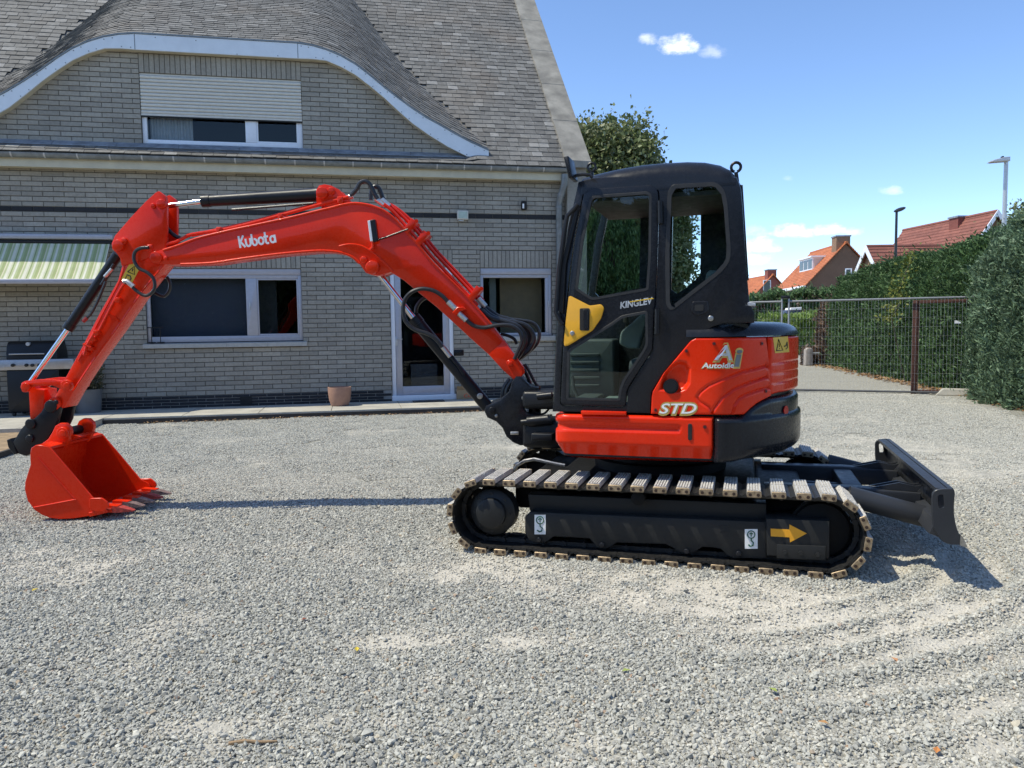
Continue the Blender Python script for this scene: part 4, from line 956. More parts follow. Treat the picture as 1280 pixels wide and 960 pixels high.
def wall_lights():
    r = rect(571.5, 263.5, 585, 274.5, -.08); t = thing('floodlight', 'square pale floodlight fixed on the dark brick course of the facade', 'floodlight', FH.w((r[0]+r[1])/2, -.05, r[2]), FH.yaw)
    m = MB(); m.rbox(FH, r[0], r[1], -.12, -.05, r[2], r[3], .008); m.build('housing', M['shut'], t); g = MB(); g.box(FH, r[0]+.02, r[1]-.02, -.1235, -.1205, r[2]+.02, r[3]-.02); g.build('lens', M['lens'], t)
    b = MB(); b.rbox(FH, r[0]+.03, r[0]+.12, -.09, -.012, r[2]-.03, r[2]-.002, .005); b.build('bracket', M['galv'], t)
    r = rect(652, 251.5, 658.5, 262, -.08); t = thing('wall_camera', 'small black outdoor sensor high on the facade near the downpipe', 'sensor', FH.w((r[0]+r[1])/2, -.05, r[2]), FH.yaw)
    m = MB(); m.rbox(FH, r[0], r[1], -.10, -.012, r[2], r[3], .015); m.build('housing', M['dark'], t); g = MB(); g.box(FH, r[0]+.012, r[0]+.045, -.1035, -.1005, r[2]+.02, r[3]-.05); g.build('lens', M['white'], t)
M['lens'] = plain('green_white_lens', (.42, .50, .42), .3)
wall_lights()
# ------------------------------------------------------------------ fence and gate
_fa, _fb = gpt(990, 490), gpt(1190, 494); FF = Frame(_fb, math.atan2((_fb-_fa).y, (_fb-_fa).x))
M['galvm'] = plain('weathered_galvanised_steel', (.26, .265, .27), .5, .5, var=.15, scale=30); M['galvd'] = plain('dull_steel', (.10, .10, .10), .5, .4)
def fence_panel(x0, x1, zt, label):
    t = thing('wire_fence', label, 'fence', FF.w((x0+x1)/2, 0, 0), FF.yaw, 'construction fence panels across the drive')
    f = MB(); r = .021
    f.tube([FF.w(x0, 0, zt), FF.w(x1, 0, zt)], r, 8); f.build('top_rail', M['galvm'], t)
    f = MB(); f.tube([FF.w(x0, 0, .05), FF.w(x1, 0, .05)], r, 8); f.build('bottom_rail', M['galvd'], t)
    for x in (x0+.02, x1-.02): p = MB(); p.tube([FF.w(x, 0, .0), FF.w(x, 0, zt+.08)], r, 8); p.build('post', M['galv'], t)
    n = int((x1-x0)/.062); w = MB()
    for i in range(1, n): x = x0+(x1-x0)*i/n; w.tube([FF.w(x, -.008, .05), FF.w(x, -.008, zt)], .0012, 3, caps=False)
    for i in range(1, 10): z = .05+(zt-.05)*i/10; w.tube([FF.w(x0, -.013, z), FF.w(x1, -.013, z)], .0014, 3, caps=False)
    w.build('wire_mesh', M['galv'], t, smooth=0, recalc=False, kind='stuff'); return t
xp = FF.tr(981.5, 400)[0]; zt = FF.tr(1100, 374)[1]
fence_panel(xp+.05, xp+3.9, zt, 'wire mesh fence panel right of the clamped posts, in front of the hedge')
fence_panel(xp-3.5, xp-.05, zt, 'wire mesh fence panel mostly hidden behind the cab')
def clamp():
    m = MB(); z = FF.tr(981, 371.5)[1]; m.rbox(FF, xp-.09, xp+.09, -.05, .05, z-.03, z+.03, .008); m.build('fence_clamp', M['blackp'], None, label='black clamp joining two fence panels at their posts', cat='clamp')
    x = FF.tr(1196, 497)[0]; f = MB(); f.prism(FF, round_poly([(x-.38, .0), (x+.34, .0), (x+.25, .13), (x-.25, .13)], .02), -.11, .11, .012); f.build('concrete_block', M['conc'], None, label='grey concrete block carrying the wire fence beside the hedge', cat='concrete block')
clamp()
def gate():
    x0 = FF.tr(1143, 440, .09)[0]; t = thing('gate_frame', 'rusty brown steel gate frame standing behind the wire fence', 'gate', FF.w(x0, .09, 0), FF.yaw); x1 = x0+1.35
    p = MB(); p.rbox(FF, x0-.05, x0+.05, .05, .13, 0, zt-.035, .008); p.build('gate_post', M['rust'], t)
    p = MB(); p.rbox(FF, x0+.055, x0+.075, .06, .10, 0.02, zt-.04, .004); p.build('hinge_bar', M['rust'], t)
    p = MB(); p.rbox(FF, x0+.0505, x1, .06, .12, zt-.105, zt-.035, .008); p.build('top_beam', M['rust'], t)
    p = MB(); p.rbox(FF, x0+.0505, x1, .06, .12, .03, .09, .008); p.build('bottom_beam', M['rust'], t)
    p = MB(); p.rbox(FF, x1+.0005, x1+.09, .05, .13, 0, zt-.035, .008); p.build('gate_post', M['rust'], t)
    s = MB(); a = FF.tr(1197, 402.5, .03); s.box(FF, a[0]-.055, a[0]+.055, .028, .032, a[1]-.03, a[1]+.03); s.build('tag_plate', M['white'], t)
gate()
# ------------------------------------------------------------------ hedges
def hedge(name, label, path, hts, mat, dens, size, depth=1.0, colw=.85, bulge=.22, seed=1, cat='hedge', mat2=None):
    t = thing(name, label, cat, path[0], 0); P = [Vector(p) for p in path]; seg = [(P[i+1]-P[i]).length for i in range(len(P)-1)]; L = sum(seg); cum = np.concatenate([[0], np.cumsum(seg)])
    A = np.array([[p.x, p.y] for p in P])
    def at(s): return np.stack([np.interp(s, cum, A[:, 0]), np.interp(s, cum, A[:, 1])], -1)
    def nrm(s): d = at(np.minimum(s+.05, L))-at(np.maximum(s-.05, 0)); d /= np.linalg.norm(d, axis=1, keepdims=True)+1e-9; return np.stack([-d[:, 1], d[:, 0]], -1)
    H = max(hts); n = int(L*H*dens); s = rng.random(n)*L; z = rng.random(n); hs = np.interp(s, cum, hts)*(1+.12*(vnoise(s, s*0, 1.3, seed)-.5)+.16*(vnoise(s, s*0, 4, seed+3)-.5)); z = z*hs
    lay = rng.random(n); inn = np.where(lay < .62, rng.exponential(.05, n), rng.uniform(0.05, .42, n))
    col = np.abs(np.sin(np.pi*(s/colw+.35*vnoise(s, z, .8, seed+5)))); out = bulge*col*(.6+.8*vnoise(s, z, 2.2, seed+1))+(vnoise(s, z, 5, seed+2)-.5)*.24+(rng.random(n) < .14)*rng.exponential(.07, n)
    tap = 1-sstep(.80, 1.0, z/hs)*.9; out = out*tap - sstep(.75, 1, z/hs)*.35
    N = nrm(s); xy = at(s)+N*(out-inn)[:, None]; pos = np.concatenate([xy, z[:, None]], 1)
    m = int(n*.30); s2 = rng.random(m)*L; h2 = np.interp(s2, cum, hts)*(1+.12*(vnoise(s2, s2*0, 1.3, seed)-.5)+.16*(vnoise(s2, s2*0, 4, seed+3)-.5)); q = rng.random(m)*depth
    pos2 = np.concatenate([at(s2)-nrm(s2)*q[:, None], (h2*(1-.10*np.abs(q/depth-.45))-rng.exponential(.06, m)+(rng.random(m) < .2)*rng.exponential(.07, m))[:, None]], 1)
    e = int(H*depth*dens*.8); pe = []
    for s0, sg in ((0, -1), (L, 1)):
        d = (at(np.array([L])) if s0 else at(np.array([0.])))[0]; tg = (P[-1]-P[-2] if s0 else P[0]-P[1]).normalized(); nn = nrm(np.array([float(s0)]))[0]
        q = rng.random(e)*depth; zz = rng.random(e)*np.interp(s0, cum, hts); o_ = -rng.exponential(.07, e)+(vnoise(q, zz, 3, seed+7)-.5)*.25
        pe.append(np.stack([d[0]+tg.x*o_-nn[0]*q, d[1]+tg.y*o_-nn[1]*q, zz], 1))
    pos = np.concatenate([pos, pos2]+pe); nt = len(pos); NN = np.concatenate([np.concatenate([N, nrm(s2)]), np.zeros((nt-n-m, 2))]); ax = np.concatenate([NN*.55, np.full((nt, 1), .62)], 1)
    fast_quads('foliage', sprays(pos, ax, size*rng.lognormal(0, .32, nt), .30, .48), mat, t)
    c = MB(); k = max(2, int(L/colw))
    for i in range(k):
        s0 = L*(i+.5)/k; b = at(np.array([s0]))[0]-nrm(np.array([s0]))[0]*depth*.5; h = float(np.interp(s0, cum, hts)); c.tube([(b[0], b[1], 0), (b[0]+.03, b[1], h*.5), (b[0], b[1]+.03, h*.9)], .07, 6, .015)
    c.build('trunk', M['bark'], t)
    # inner twigs and shaded leaves keep the light from coming straight through
    k = int(L*H*60); s3 = rng.random(k)*L; q = rng.uniform(.30, max(.35, depth-.2), k); z3 = rng.random(k)*np.interp(s3, cum, hts)*.93
    p3 = np.concatenate([at(s3)-nrm(s3)*q[:, None], z3[:, None]], 1); fast_quads('inner_foliage', sprays(p3, np.tile([0, 0, 1.], (k, 1)), np.full(k, .34), .7, .6), mat, t); return t
hedge('conifer_hedge', 'tall blue-green conifer hedge at the right edge in front of the fence end', [(8.2, 7.6, 0), (8.27, 10.2, 0), (8.35, 12.0, 0), (8.55, 13.3, 0), (8.9, 14.4, 0)], [3.35, 3.36, 3.38, 3.34, 3.2], M['conifer'], 3600, .068, 1.3, .8, .36, 4)
hedge('conifer_hedge', 'long dark green conifer hedge running behind the rusty gate frame', [(9.25, 14.6, 0), (9.4, 16.5, 0), (9.85, 18.6, 0), (10.2, 21, 0), (10.75, 24, 0), (11.1, 26.4, 0)], [3.2, 3.12, 3.08, 3.12, 3.15, 2.95], M['conifer2'], 1700, .088, 1.3, .9, .28, 8)
hedge('shrub_border', 'bright green clipped low hedge beyond the fence and across the drive', [(11.6, 36.2, 0), (13.6, 36.6, 0), (15.0, 37.0, 0)], [1.98, 1.98, 1.98], M['hedgel'], 700, .12, 1.2, 2.5, .06, 12)
hedge('conifer_hedge', 'dark tall hedge in front of the far brick houses', [(15.4, 50, 0), (18.5, 49.5, 0), (22.3, 48.5, 0)], [3.35, 3.7, 3.5], M['conifer2'], 340, .22, 1.4, 1.4, .25, 15)
hedge('conifer_hedge', 'dark hedge closing the plot behind the house and the broadleaf tree', [(-7, 43, 0), (2, 42.5, 0), (11, 42, 0)], [3.0, 3.2, 3.0], M['conifer2'], 260, .22, 1.4, 1.4, .25, 29)
hedge('dead_shrub', 'dead brown conifer at the far end of the dark green hedge', [(11.05, 26.6, 0), (11.3, 28.2, 0)], [2.6, 2.3], M['dead'], 520, .13, 1.0, .8, .25, 17, cat='shrub')
hedge('dead_shrub', 'low dry brown shrub beside the white bollard', [(10.35, 27.3, 0), (10.9, 27.0, 0)], [.62, .7], M['dead'], 900, .10, .5, .5, .1, 19, cat='shrub')
hedge('conifer_hedge', 'unseen conifer hedge behind the viewpoint, added to darken the reflections in the windows', [(30, -13.5, 0), (9, -14, 0), (-9, -14, 0), (-30, -13.5, 0)][::-1], [5.2, 5.4, 5.3, 5.2], M['conifer2'], 330, .42, 1.5, 1.2, .3, 23)  # out of view, added so that glass and paint reflect something dark
def creeper():
    t = thing('creeper', 'yellow-green creeper hanging on the face of the dark hedge', 'climbing plant', gpt(1135, 485), 0); Q = []
    F = Frame(Vector((9.62, 18.6, 0)), R_(-78))
    pts = [(1150, 318), (1143, 330), (1137, 345), (1131, 360), (1134, 372), (1128, 384), (1122, 392)]
    pts = [(x-8, y+4) for x, y in pts]
    for a in pts:
        d = ray(*a); Y = 18.4; P = CC+d*(Y/d.y); Q.append(P)
    n = 330; i = rng.integers(0, len(Q), n); p = np.array(Q)[i]+rng.normal(0, 1, (n, 3))*np.array([.10, .12, .11])+np.array([-.12, -.12, 0])
    fast_quads('foliage', sprays(p, rng.normal(0, 1, (n, 3)), np.full(n, .085), .6, .6), M['creep'], t)
    s = MB(); s.tube([Vector((9.5, 18.5, 0))]+[q for q in Q[::-1]], .012, 5); s.build('stem', M['bark'], t)
creeper()
litter('leaf_litter', 'dry leaves and dead needles along the foot of the conifer hedge', [(9.0, 14.9, 0), (9.15, 16.4, 0), (9.5, 18.6, 0), (9.9, 21, 0), (10.4, 24, 0), (10.6, 26.8, 0)], 1500, .18, (.03, .07))
litter('leaf_litter', 'rust-brown dead twigs and leaves at the near hedge foot by the fence foot', [(8.2, 11.6, 0), (8.5, 13.3, 0), (8.75, 14.3, 0)], 420, .09, (.02, .05))
# ------------------------------------------------------------------ trees
def tree(name, label, c, blobs, leaf, n_cl, per, clr, mat, trunk_h, tr=.16, weep=0, grp=None):
    t = thing(name, label, 'tree', c, 0); c = np.array(c); cl = []
    w = np.array([b[3]*b[4]*b[5] for b in blobs]); w = w/w.sum()
    for i in range(n_cl):
        b = blobs[rng.choice(len(blobs), p=w)]; d = rng.normal(0, 1, 3); d /= np.linalg.norm(d); r = rng.uniform(.55, 1.0)
        cl.append(c+np.array(b[:3])+d*np.array(b[3:])*r)
    cl = np.array(cl); k = rng.integers(0, n_cl, n_cl*per); off = rng.normal(0, clr*.5, (len(k), 3))
    if weep: off[:, 2] = -np.abs(rng.exponential(weep, len(k)))+.1; off[:, :2] *= .35
    pos = cl[k]+off; ax = np.tile([0, 0, -1. if weep else .25], (len(k), 1))
    fast_quads('crown', sprays(pos, ax, np.full(len(k), leaf), .3 if weep else .62, .35 if weep else .9), mat, t)
    m = MB(); top = Vector(c)+Vector((0, 0, trunk_h)); m.tube([Vector(c), Vector(c)+Vector((.05, 0, trunk_h*.5)), top], tr, 8, tr*.6)
    for i in range(0, n_cl, max(1, n_cl//26)):
        e = Vector(cl[i]); mid = top.lerp(e, .5)+Vector((0, 0, .2)); m.tube([top-Vector((0, 0, random.uniform(0, trunk_h*.4))), mid, e], tr*.35, 5, .012)
    m.build('trunk', M['bark'], t); return t
_p = FW(26).tr(775, 270)
tree('broadleaf_tree', 'large leafy broadleaf tree rising behind the house corner and the cab', (_p[0], 26, 0), [(-.35, 0, 6.3, 1.75, 1.6, 2.15), (-1.0, .1, 5.0, 1.4, 1.3, 2.0), (.65, .2, 5.2, 1.5, 1.3, 1.9), (.95, .2, 4.0, 1.4, 1.2, 1.6), (1.25, -.2, 3.0, 1.1, 1.1, 1.3)], .16, 560, 130, .5, M['broad'], 3.2)
_p = FW(20.5).tr(762, 300)
tree('weeping_tree', 'dark weeping tree seen through the cab door window', (_p[0], 20.5, 0), [(0, 0, 3.3, .95, .8, 1.35), (.1, .1, 2.2, 1.0, .8, 1.2)], .13, 200, 95, .42, M['weep'], 2.8, .1, .5)
_p = FW(34).tr(1275, 262)
tree('broadleaf_tree', 'light green leafy treetop showing above the near hedge', (_p[0]+.6, 34, 0), [(0, 0, 5.4, 1.3, 1.2, 1.2), (.9, 0, 5.0, 1.3, 1.2, 1.4)], .16, 70, 80, .4, M['broad'], 3.6)
# ------------------------------------------------------------------ houses far off
def far_house(name, label, yaw, apex, half, drop, L, wall, roofm, rows, chim=(), win=(), barge=None, over=.25, dormer=None, gutter=None):
    F = Frame(Vector((apex.x, apex.y, 0)), yaw); t = thing(name, label, 'house', F.o, yaw); za = apex.z; ze = za-drop
    w = MB(); P = [(-half, 0), (half, 0), (half, ze), (0, za-.12), (-half, ze)]; w.prism(F, P, .0, L); wo = w.build('wall', wall, t, smooth=0)
    sl = drop/half
    r = MB()
    for sd in (-1, 1):
        for k in range(rows):
            a, b = k/rows, (k+1)/rows; x0, x1 = sd*(half+over)*a, sd*(half+over)*b; z0, z1 = za-sl*(half+over)*a, za-sl*(half+over)*b
            cols = max(1, int(L/.9)); yy = np.linspace(-over, L+over, cols+1)
            for y0, y1 in zip(yy[:-1], yy[1:]):
                j = random.uniform(0, .012)
                r.hexa([F.w(x0, y0, z0+.0), F.w(x1, y0, z1), F.w(x1, y1, z1), F.w(x0, y1, z0)]+[F.w(x0, y0+.004, z0+.05), F.w(x1, y0+.004, z1+.10+j), F.w(x1, y1-.004, z1+.10+j), F.w(x0, y1-.004, z0+.05)])
    r.build('roof', roofm, t, smooth=0)
    g = MB(); g.tube([F.w(0, -over, za+.03), F.w(0, L+over, za+.03)], .10, 8); g.build('ridge', roofm, t)
    for (y, x, wd, hh, m) in chim:
        c = MB(); c.box(F, x-wd/2, x+wd/2, y, y+wd, za-.8, za+hh); co = c.build('chimney', m, t, smooth=0); k = MB(); k.box(F, x-wd/2-.06, x+wd/2+.06, y-.06, y+wd+.06, za+hh+.001, za+hh+.10); k.build('chimney_cap', M['lead'], co)
    for (x0, x1, z0, z1) in win:
        f = MB(); bars(f, F, x0, x1, z0, z1, .09, -.05, .0-.002); fo = f.build('window', M['wframe'], t); p = MB(); p.box(F, x0+.07, x1-.07, -.025, -.015, z0+.07, z1-.07); p.build('pane', M['winglass'], fo)
    if barge:
        for sd in (-1, 1):
            b = MB(); q = [(0, za+.12), (sd*(half+over), ze-sl*over+.12), (sd*(half+over), ze-sl*over-.16), (0, za-.22)]; b.prism(F, q, -over-.06, -over-.005); b.build('barge_board', M['wframe'], t)
    if gutter:
        b = MB(); x = -(half+over); z = ze-sl*over; b.rbox(F, x-.14, x+.12, -over, L+over, z-.12, z+.10, .02); b.build('gutter', M['wframe'], t)
    if dormer:
        y0, y1, xo, dz = dormer; z = za-sl*abs(xo)
        b = MB(); b.box(F, xo, xo+dz/sl, y0, y1, z-.0, z+dz); d = b.build('dormer', M['wframe'], t); rr = MB(); rr.box(F, xo-.15, xo+dz/sl+.3, y0-.15, y1+.15, z+dz+.002, z+dz+.14); rr.build('flat_roof', M['wframe'], d)
        n = 3; wd = (y1-y0)/n
        for i in range(n): p = MB(); p.box(F, xo-.02, xo-.004, y0+i*wd+.12, y0+(i+1)*wd-.08, z+.2, z+dz-.12); p.build('pane', M['winglass'], d)
        p = MB(); p.add([F.w(xo+.1, y0-.012, z+.25), F.w(xo+.1, y0-.012, z+dz-.1), F.w(xo+dz/sl*.9, y0-.012, z+dz-.1)], [(0, 1, 2)]); p.build('dormer_cheek', M['shut'], d)
    return t
M['winglass'] = plain('dark_window', (.03, .035, .04), .08)
def apex_at(px, py, Y): f = FW(Y).tr(px, py); return Vector((f[0], Y, f[1]))
def ridge_len(ap, yaw, pxt):
    F = Frame(Vector((ap.x, ap.y, 0)), yaw); best = min(np.linspace(1, 30, 300), key=lambda L: abs(proj(F.w(0, L, ap.z))[0]-pxt)); return float(best)
ap = apex_at(1057.5, 303.5, 60); ya = R_(-4); f60 = FW(60)
half = ap.x-f60.tr(1009, 355)[0]; drop = ap.z-f60.tr(1009, 355)[1]; L = ridge_len(ap, ya, 1014.5)
w0 = f60.tr(1056, 346); w1 = f60.tr(1064.5, 335.5)
far_house('far_house', 'tan brick house with bright orange tiled roof and white dormer beyond the fence', ya, ap, half, drop, L, M['farbrick'], M['otile'], 22, chim=[(.15, -.15, 1.05, .5, M['farbrick'])], win=[(w0[0]-ap.x, w1[0]-ap.x, w0[1], w1[1])], dormer=(2.2, 5.6, -half*.62, 1.05), gutter=True, over=.2)
ap = apex_at(966, 343.5, 88); f88 = FW(88); half = ap.x-f88.tr(944, 367)[0]; drop = ap.z-f88.tr(944, 367)[1]; w0 = f88.tr(953.5, 367); w1 = f88.tr(963.5, 350)
far_house('far_house', 'distant dark red brick house with two chimneys left of the orange-roofed house', R_(2), ap, half, drop, 12, M['farred'], M['otile'], 16, chim=[(.2, 0, 1.0, .55, M['farred']), (9, -.2, 1.0, .5, M['farred'])], win=[(w0[0]-ap.x, w1[0]-ap.x, w0[1], w1[1])])
ap = apex_at(1243, 265.5, 42); ya = R_(6.5); L = ridge_len(ap, ya, 1132)
far_house('far_house', 'long dull red tiled roof with white barge boards above the hedge', ya, ap, 3.0, 4.2, L, M['farbrick'], M['rtile'], 24, chim=[(2.2, -.1, .75, .05, M['farred'])], barge=True)
f41 = 40.7; ap = apex_at(1087.5, 309, f41)
far_house('far_house', 'small red roofed gable wing with white barge boards beside the dark street lamp', R_(-90), ap, 1.7, 1.8, 3.6, M['farbrick'], M['rtile'], 10, barge=True, over=.2)
# ------------------------------------------------------------------ street furniture
def lamp1():
    F = FW(33); x, z = F.tr(1120.8, 264); t = thing('street_lamp', 'dark street lamp with a flat oval head beside the red roofed wing', 'street lamp', F.w(x, 0, 0), 0, 'street lamps behind the hedge')
    m = MB(); m.tube([F.w(x, 0, 0), F.w(x, 0, z)], .075, 10, .05); m.build('pole', M['dk'], t)
    a = F.tr(1117.8, 264.5); b = F.tr(1131.5, 259.5); h = MB(); n = 10; h.v = []
    ctr = F.w((a[0]+b[0])/2, 0, (a[1]+b[1])/2); dx = (F.w(b[0], 0, b[1])-F.w(a[0], 0, a[1]))/2
    h.tube([ctr+dx*math.sin(q)*1.0 for q in np.linspace(-1.5, 1.5, 9)], .1, 10); 
    for i, v in enumerate(h.v):
        k = i//10; s = math.cos(np.linspace(-1.5, 1.5, 9)[min(k, 8)]); c = ctr+dx*math.sin(np.linspace(-1.5, 1.5, 9)[min(k, 8)]); d = v-c; h.v[i] = c+Vector((d.x, d.y*2.2, d.z*.8))*max(.15, s)
    h.build('lamp_head', M['dk'], t)
M['dk'] = plain('dark_lamp_metal', (.03, .032, .035), .4, .3)
lamp1()
def lamp2():
    F = FW(30); x, z = F.tr(1257.8, 200); t = thing('street_lamp', 'tall grey street lamp with a slanting flat head behind the near hedge', 'street lamp', F.w(x, 0, 0), 0, 'street lamps behind the hedge')
    m = MB(); m.tube([F.w(x, 0, 0), F.w(x, 0, z)], .095, 12, .075); m.build('pole', M['galv'], t)
    P = F.T([(1236, 203.2), (1240, 200.5), (1253, 197.2), (1260, 196.5), (1260, 202), (1254, 202.5), (1240, 203.6)]); h = MB(); h.prism(F, P, -.16, .16, .03); h.build('lamp_head', M['galv'], t)
    c = MB(); a = F.tr(1253, 196.8); c.disc(F, a[0], a[1], -.04, .04, .05, 10); c.build('sensor', M['dk'], t)
lamp2()
def bollard():
    c = gpt(1010, 457); t = thing('bollard', 'short weathered white stone post beside the drive behind the fence', 'bollard', c, 0)
    m = MB(); F = Frame(c, 0); m.prism(F, round_poly([(-.13, 0), (.13, 0), (.12, .55), (.07, .62), (-.07, .62), (-.12, .55)], .02), -.12, .12, .03); m.build('post', plain('white_stone', (.36, .32, .29), .85, var=.2, scale=8), t)
    s = MB(); s.box(F, .135, .40, -.05, .0, .42, .46); s.build('arm', M['white'], t)
bollard()
def container():
    F = FW(43); a = F.tr(984, 392); b = F.tr(1001, 384.5); t = thing('blue_box', 'dark blue box with a white top standing in for a car above the low hedge', 'container', F.w((a[0]+b[0])/2, 0, 0), 0)
    z0, z1 = F.tr(990, 387.5)[1], b[1]; m = MB(); m.rbox(F, a[0], b[0], 0, .8, 0.05, z0, .03); m.build('body', plain('navy_plastic', (.012, .018, .06), .4), t); l = MB(); l.prism(F, [(a[0]+.15, z0+.002), (b[0]+.03, z0+.002), (b[0]+.05, z0+.16), (a[0]+.2, z1)], -.04, .84, .02); l.build('lid', M['white'], t)  # invented box standing in for a car; its white top paints windscreen glare
container()
M['seatc'] = plain('grey_green_upholstery', (.11, .14, .13), .7, var=.15); M['seatd'] = plain('dark_grey_plastic', (.035, .045, .042), .6, var=.15); M['seat'] = plain('seat_cloth', (.045, .05, .05), .8, var=.2)
# ------------------------------------------------------------------ the excavator
EX = thing('excavator', 'red and charcoal mini excavator on steel tracks parked on the gravel', 'excavator', FA.w(1.095, .95, 0), FA.yaw)
def part(mb, name, mat, parent=EX, **kw): return mb.build(name, mat, parent, **kw)
# ---- tracks
cLx, cLz, cRx, cRz, TR = .075, .247, 2.115, .253, .247
def track_at(s):
    L = cRx-cLx; P = 2*L+2*math.pi*TR; s %= P; sl = (cRz-cLz)/L
    if s < L: return cLx+s, cLz+TR+sl*s, (1, sl), (-sl, 1)
    s -= L
    if s < math.pi*TR: a = math.pi/2-s/TR; return cRx+TR*math.cos(a), cRz+TR*math.sin(a), (math.sin(a), -math.cos(a)), (math.cos(a), math.sin(a))
    s -= math.pi*TR
    if s < L: return cRx-s, cRz-TR-sl*s, (-1, 0), (0, -1)
    s -= L; a = -math.pi/2-s/TR; return cLx+TR*math.cos(a), cLz+TR*math.sin(a), (math.sin(a), -math.cos(a)), (math.cos(a), math.sin(a))
TPER = 2*(cRx-cLx)+2*math.pi*TR; NSH = 42
def shoe_mesh():
    F0 = Frame((0, 0, 0), 0); m = MB()
    m.mi = 0; m.prism(F0, [(-.0662, -.050), (.0662, -.050), (.0675, -.041), (.052, -.033), (-.052, -.033), (-.0675, -.041)], .030, .370); m.prism(F0, [(-.034, -.048), (.034, -.048), (.040, -.030), (-.040, -.030)], .004, .396)
    m.mi = 1; m.prism(F0, [(-.041, -.0298), (.041, -.0298), (.038, -.007), (-.038, -.007)], .004, .396)
    for g in range(2):
        for i in range(5):
            x = -.0365+i*.0155; y0 = .014+g*.19; m.prism(F0, [(x, -.0072), (x+.0108, -.0072), (x+.0098, 0), (x+.001, 0)], y0, y0+.178)
    m.mi = 2
    for y0, y1 in ((-.007, .0035), (.3965, .407)): m.prism(F0, round_poly([(-.041, -.042), (.041, -.042), (.040, -.004), (-.040, -.004)], .008, 2), y0, y1, .002, 1)
    m.mi = 3
    for x in (-.022, .022):
        for y0, y1 in ((-.011, -.0075), (.4075, .411)): m.disc(F0, x, -.026, y0, y1, .0095, 8)
    return m.mesh('track_shoe', [M['shoe'], M['pad'], M['bronze'], M['boltd']], None, 30)
M['boltd'] = plain('dark_bolt', (.05, .03, .022), .6, .3)
SHOE = shoe_mesh()
def wheel(mb, x, z, y0, y1, prof, n=28):
    """turned part about a lateral axis: prof = (radius, share of the width)"""
    b = len(mb.v)
    for r, t in prof: mb.v += [FA.w(x+r*math.cos(2*math.pi*i/n), y0+(y1-y0)*t, z+r*math.sin(2*math.pi*i/n)) for i in range(n)]
    for k in range(len(prof)-1):
        for i in range(n): j = (i+1) % n; mb.face([b+k*n+i, b+k*n+j, b+(k+1)*n+j, b+(k+1)*n+i])
    mb.face(list(range(b, b+n))); mb.face(list(range(b+(len(prof)-1)*n, b+len(prof)*n)))
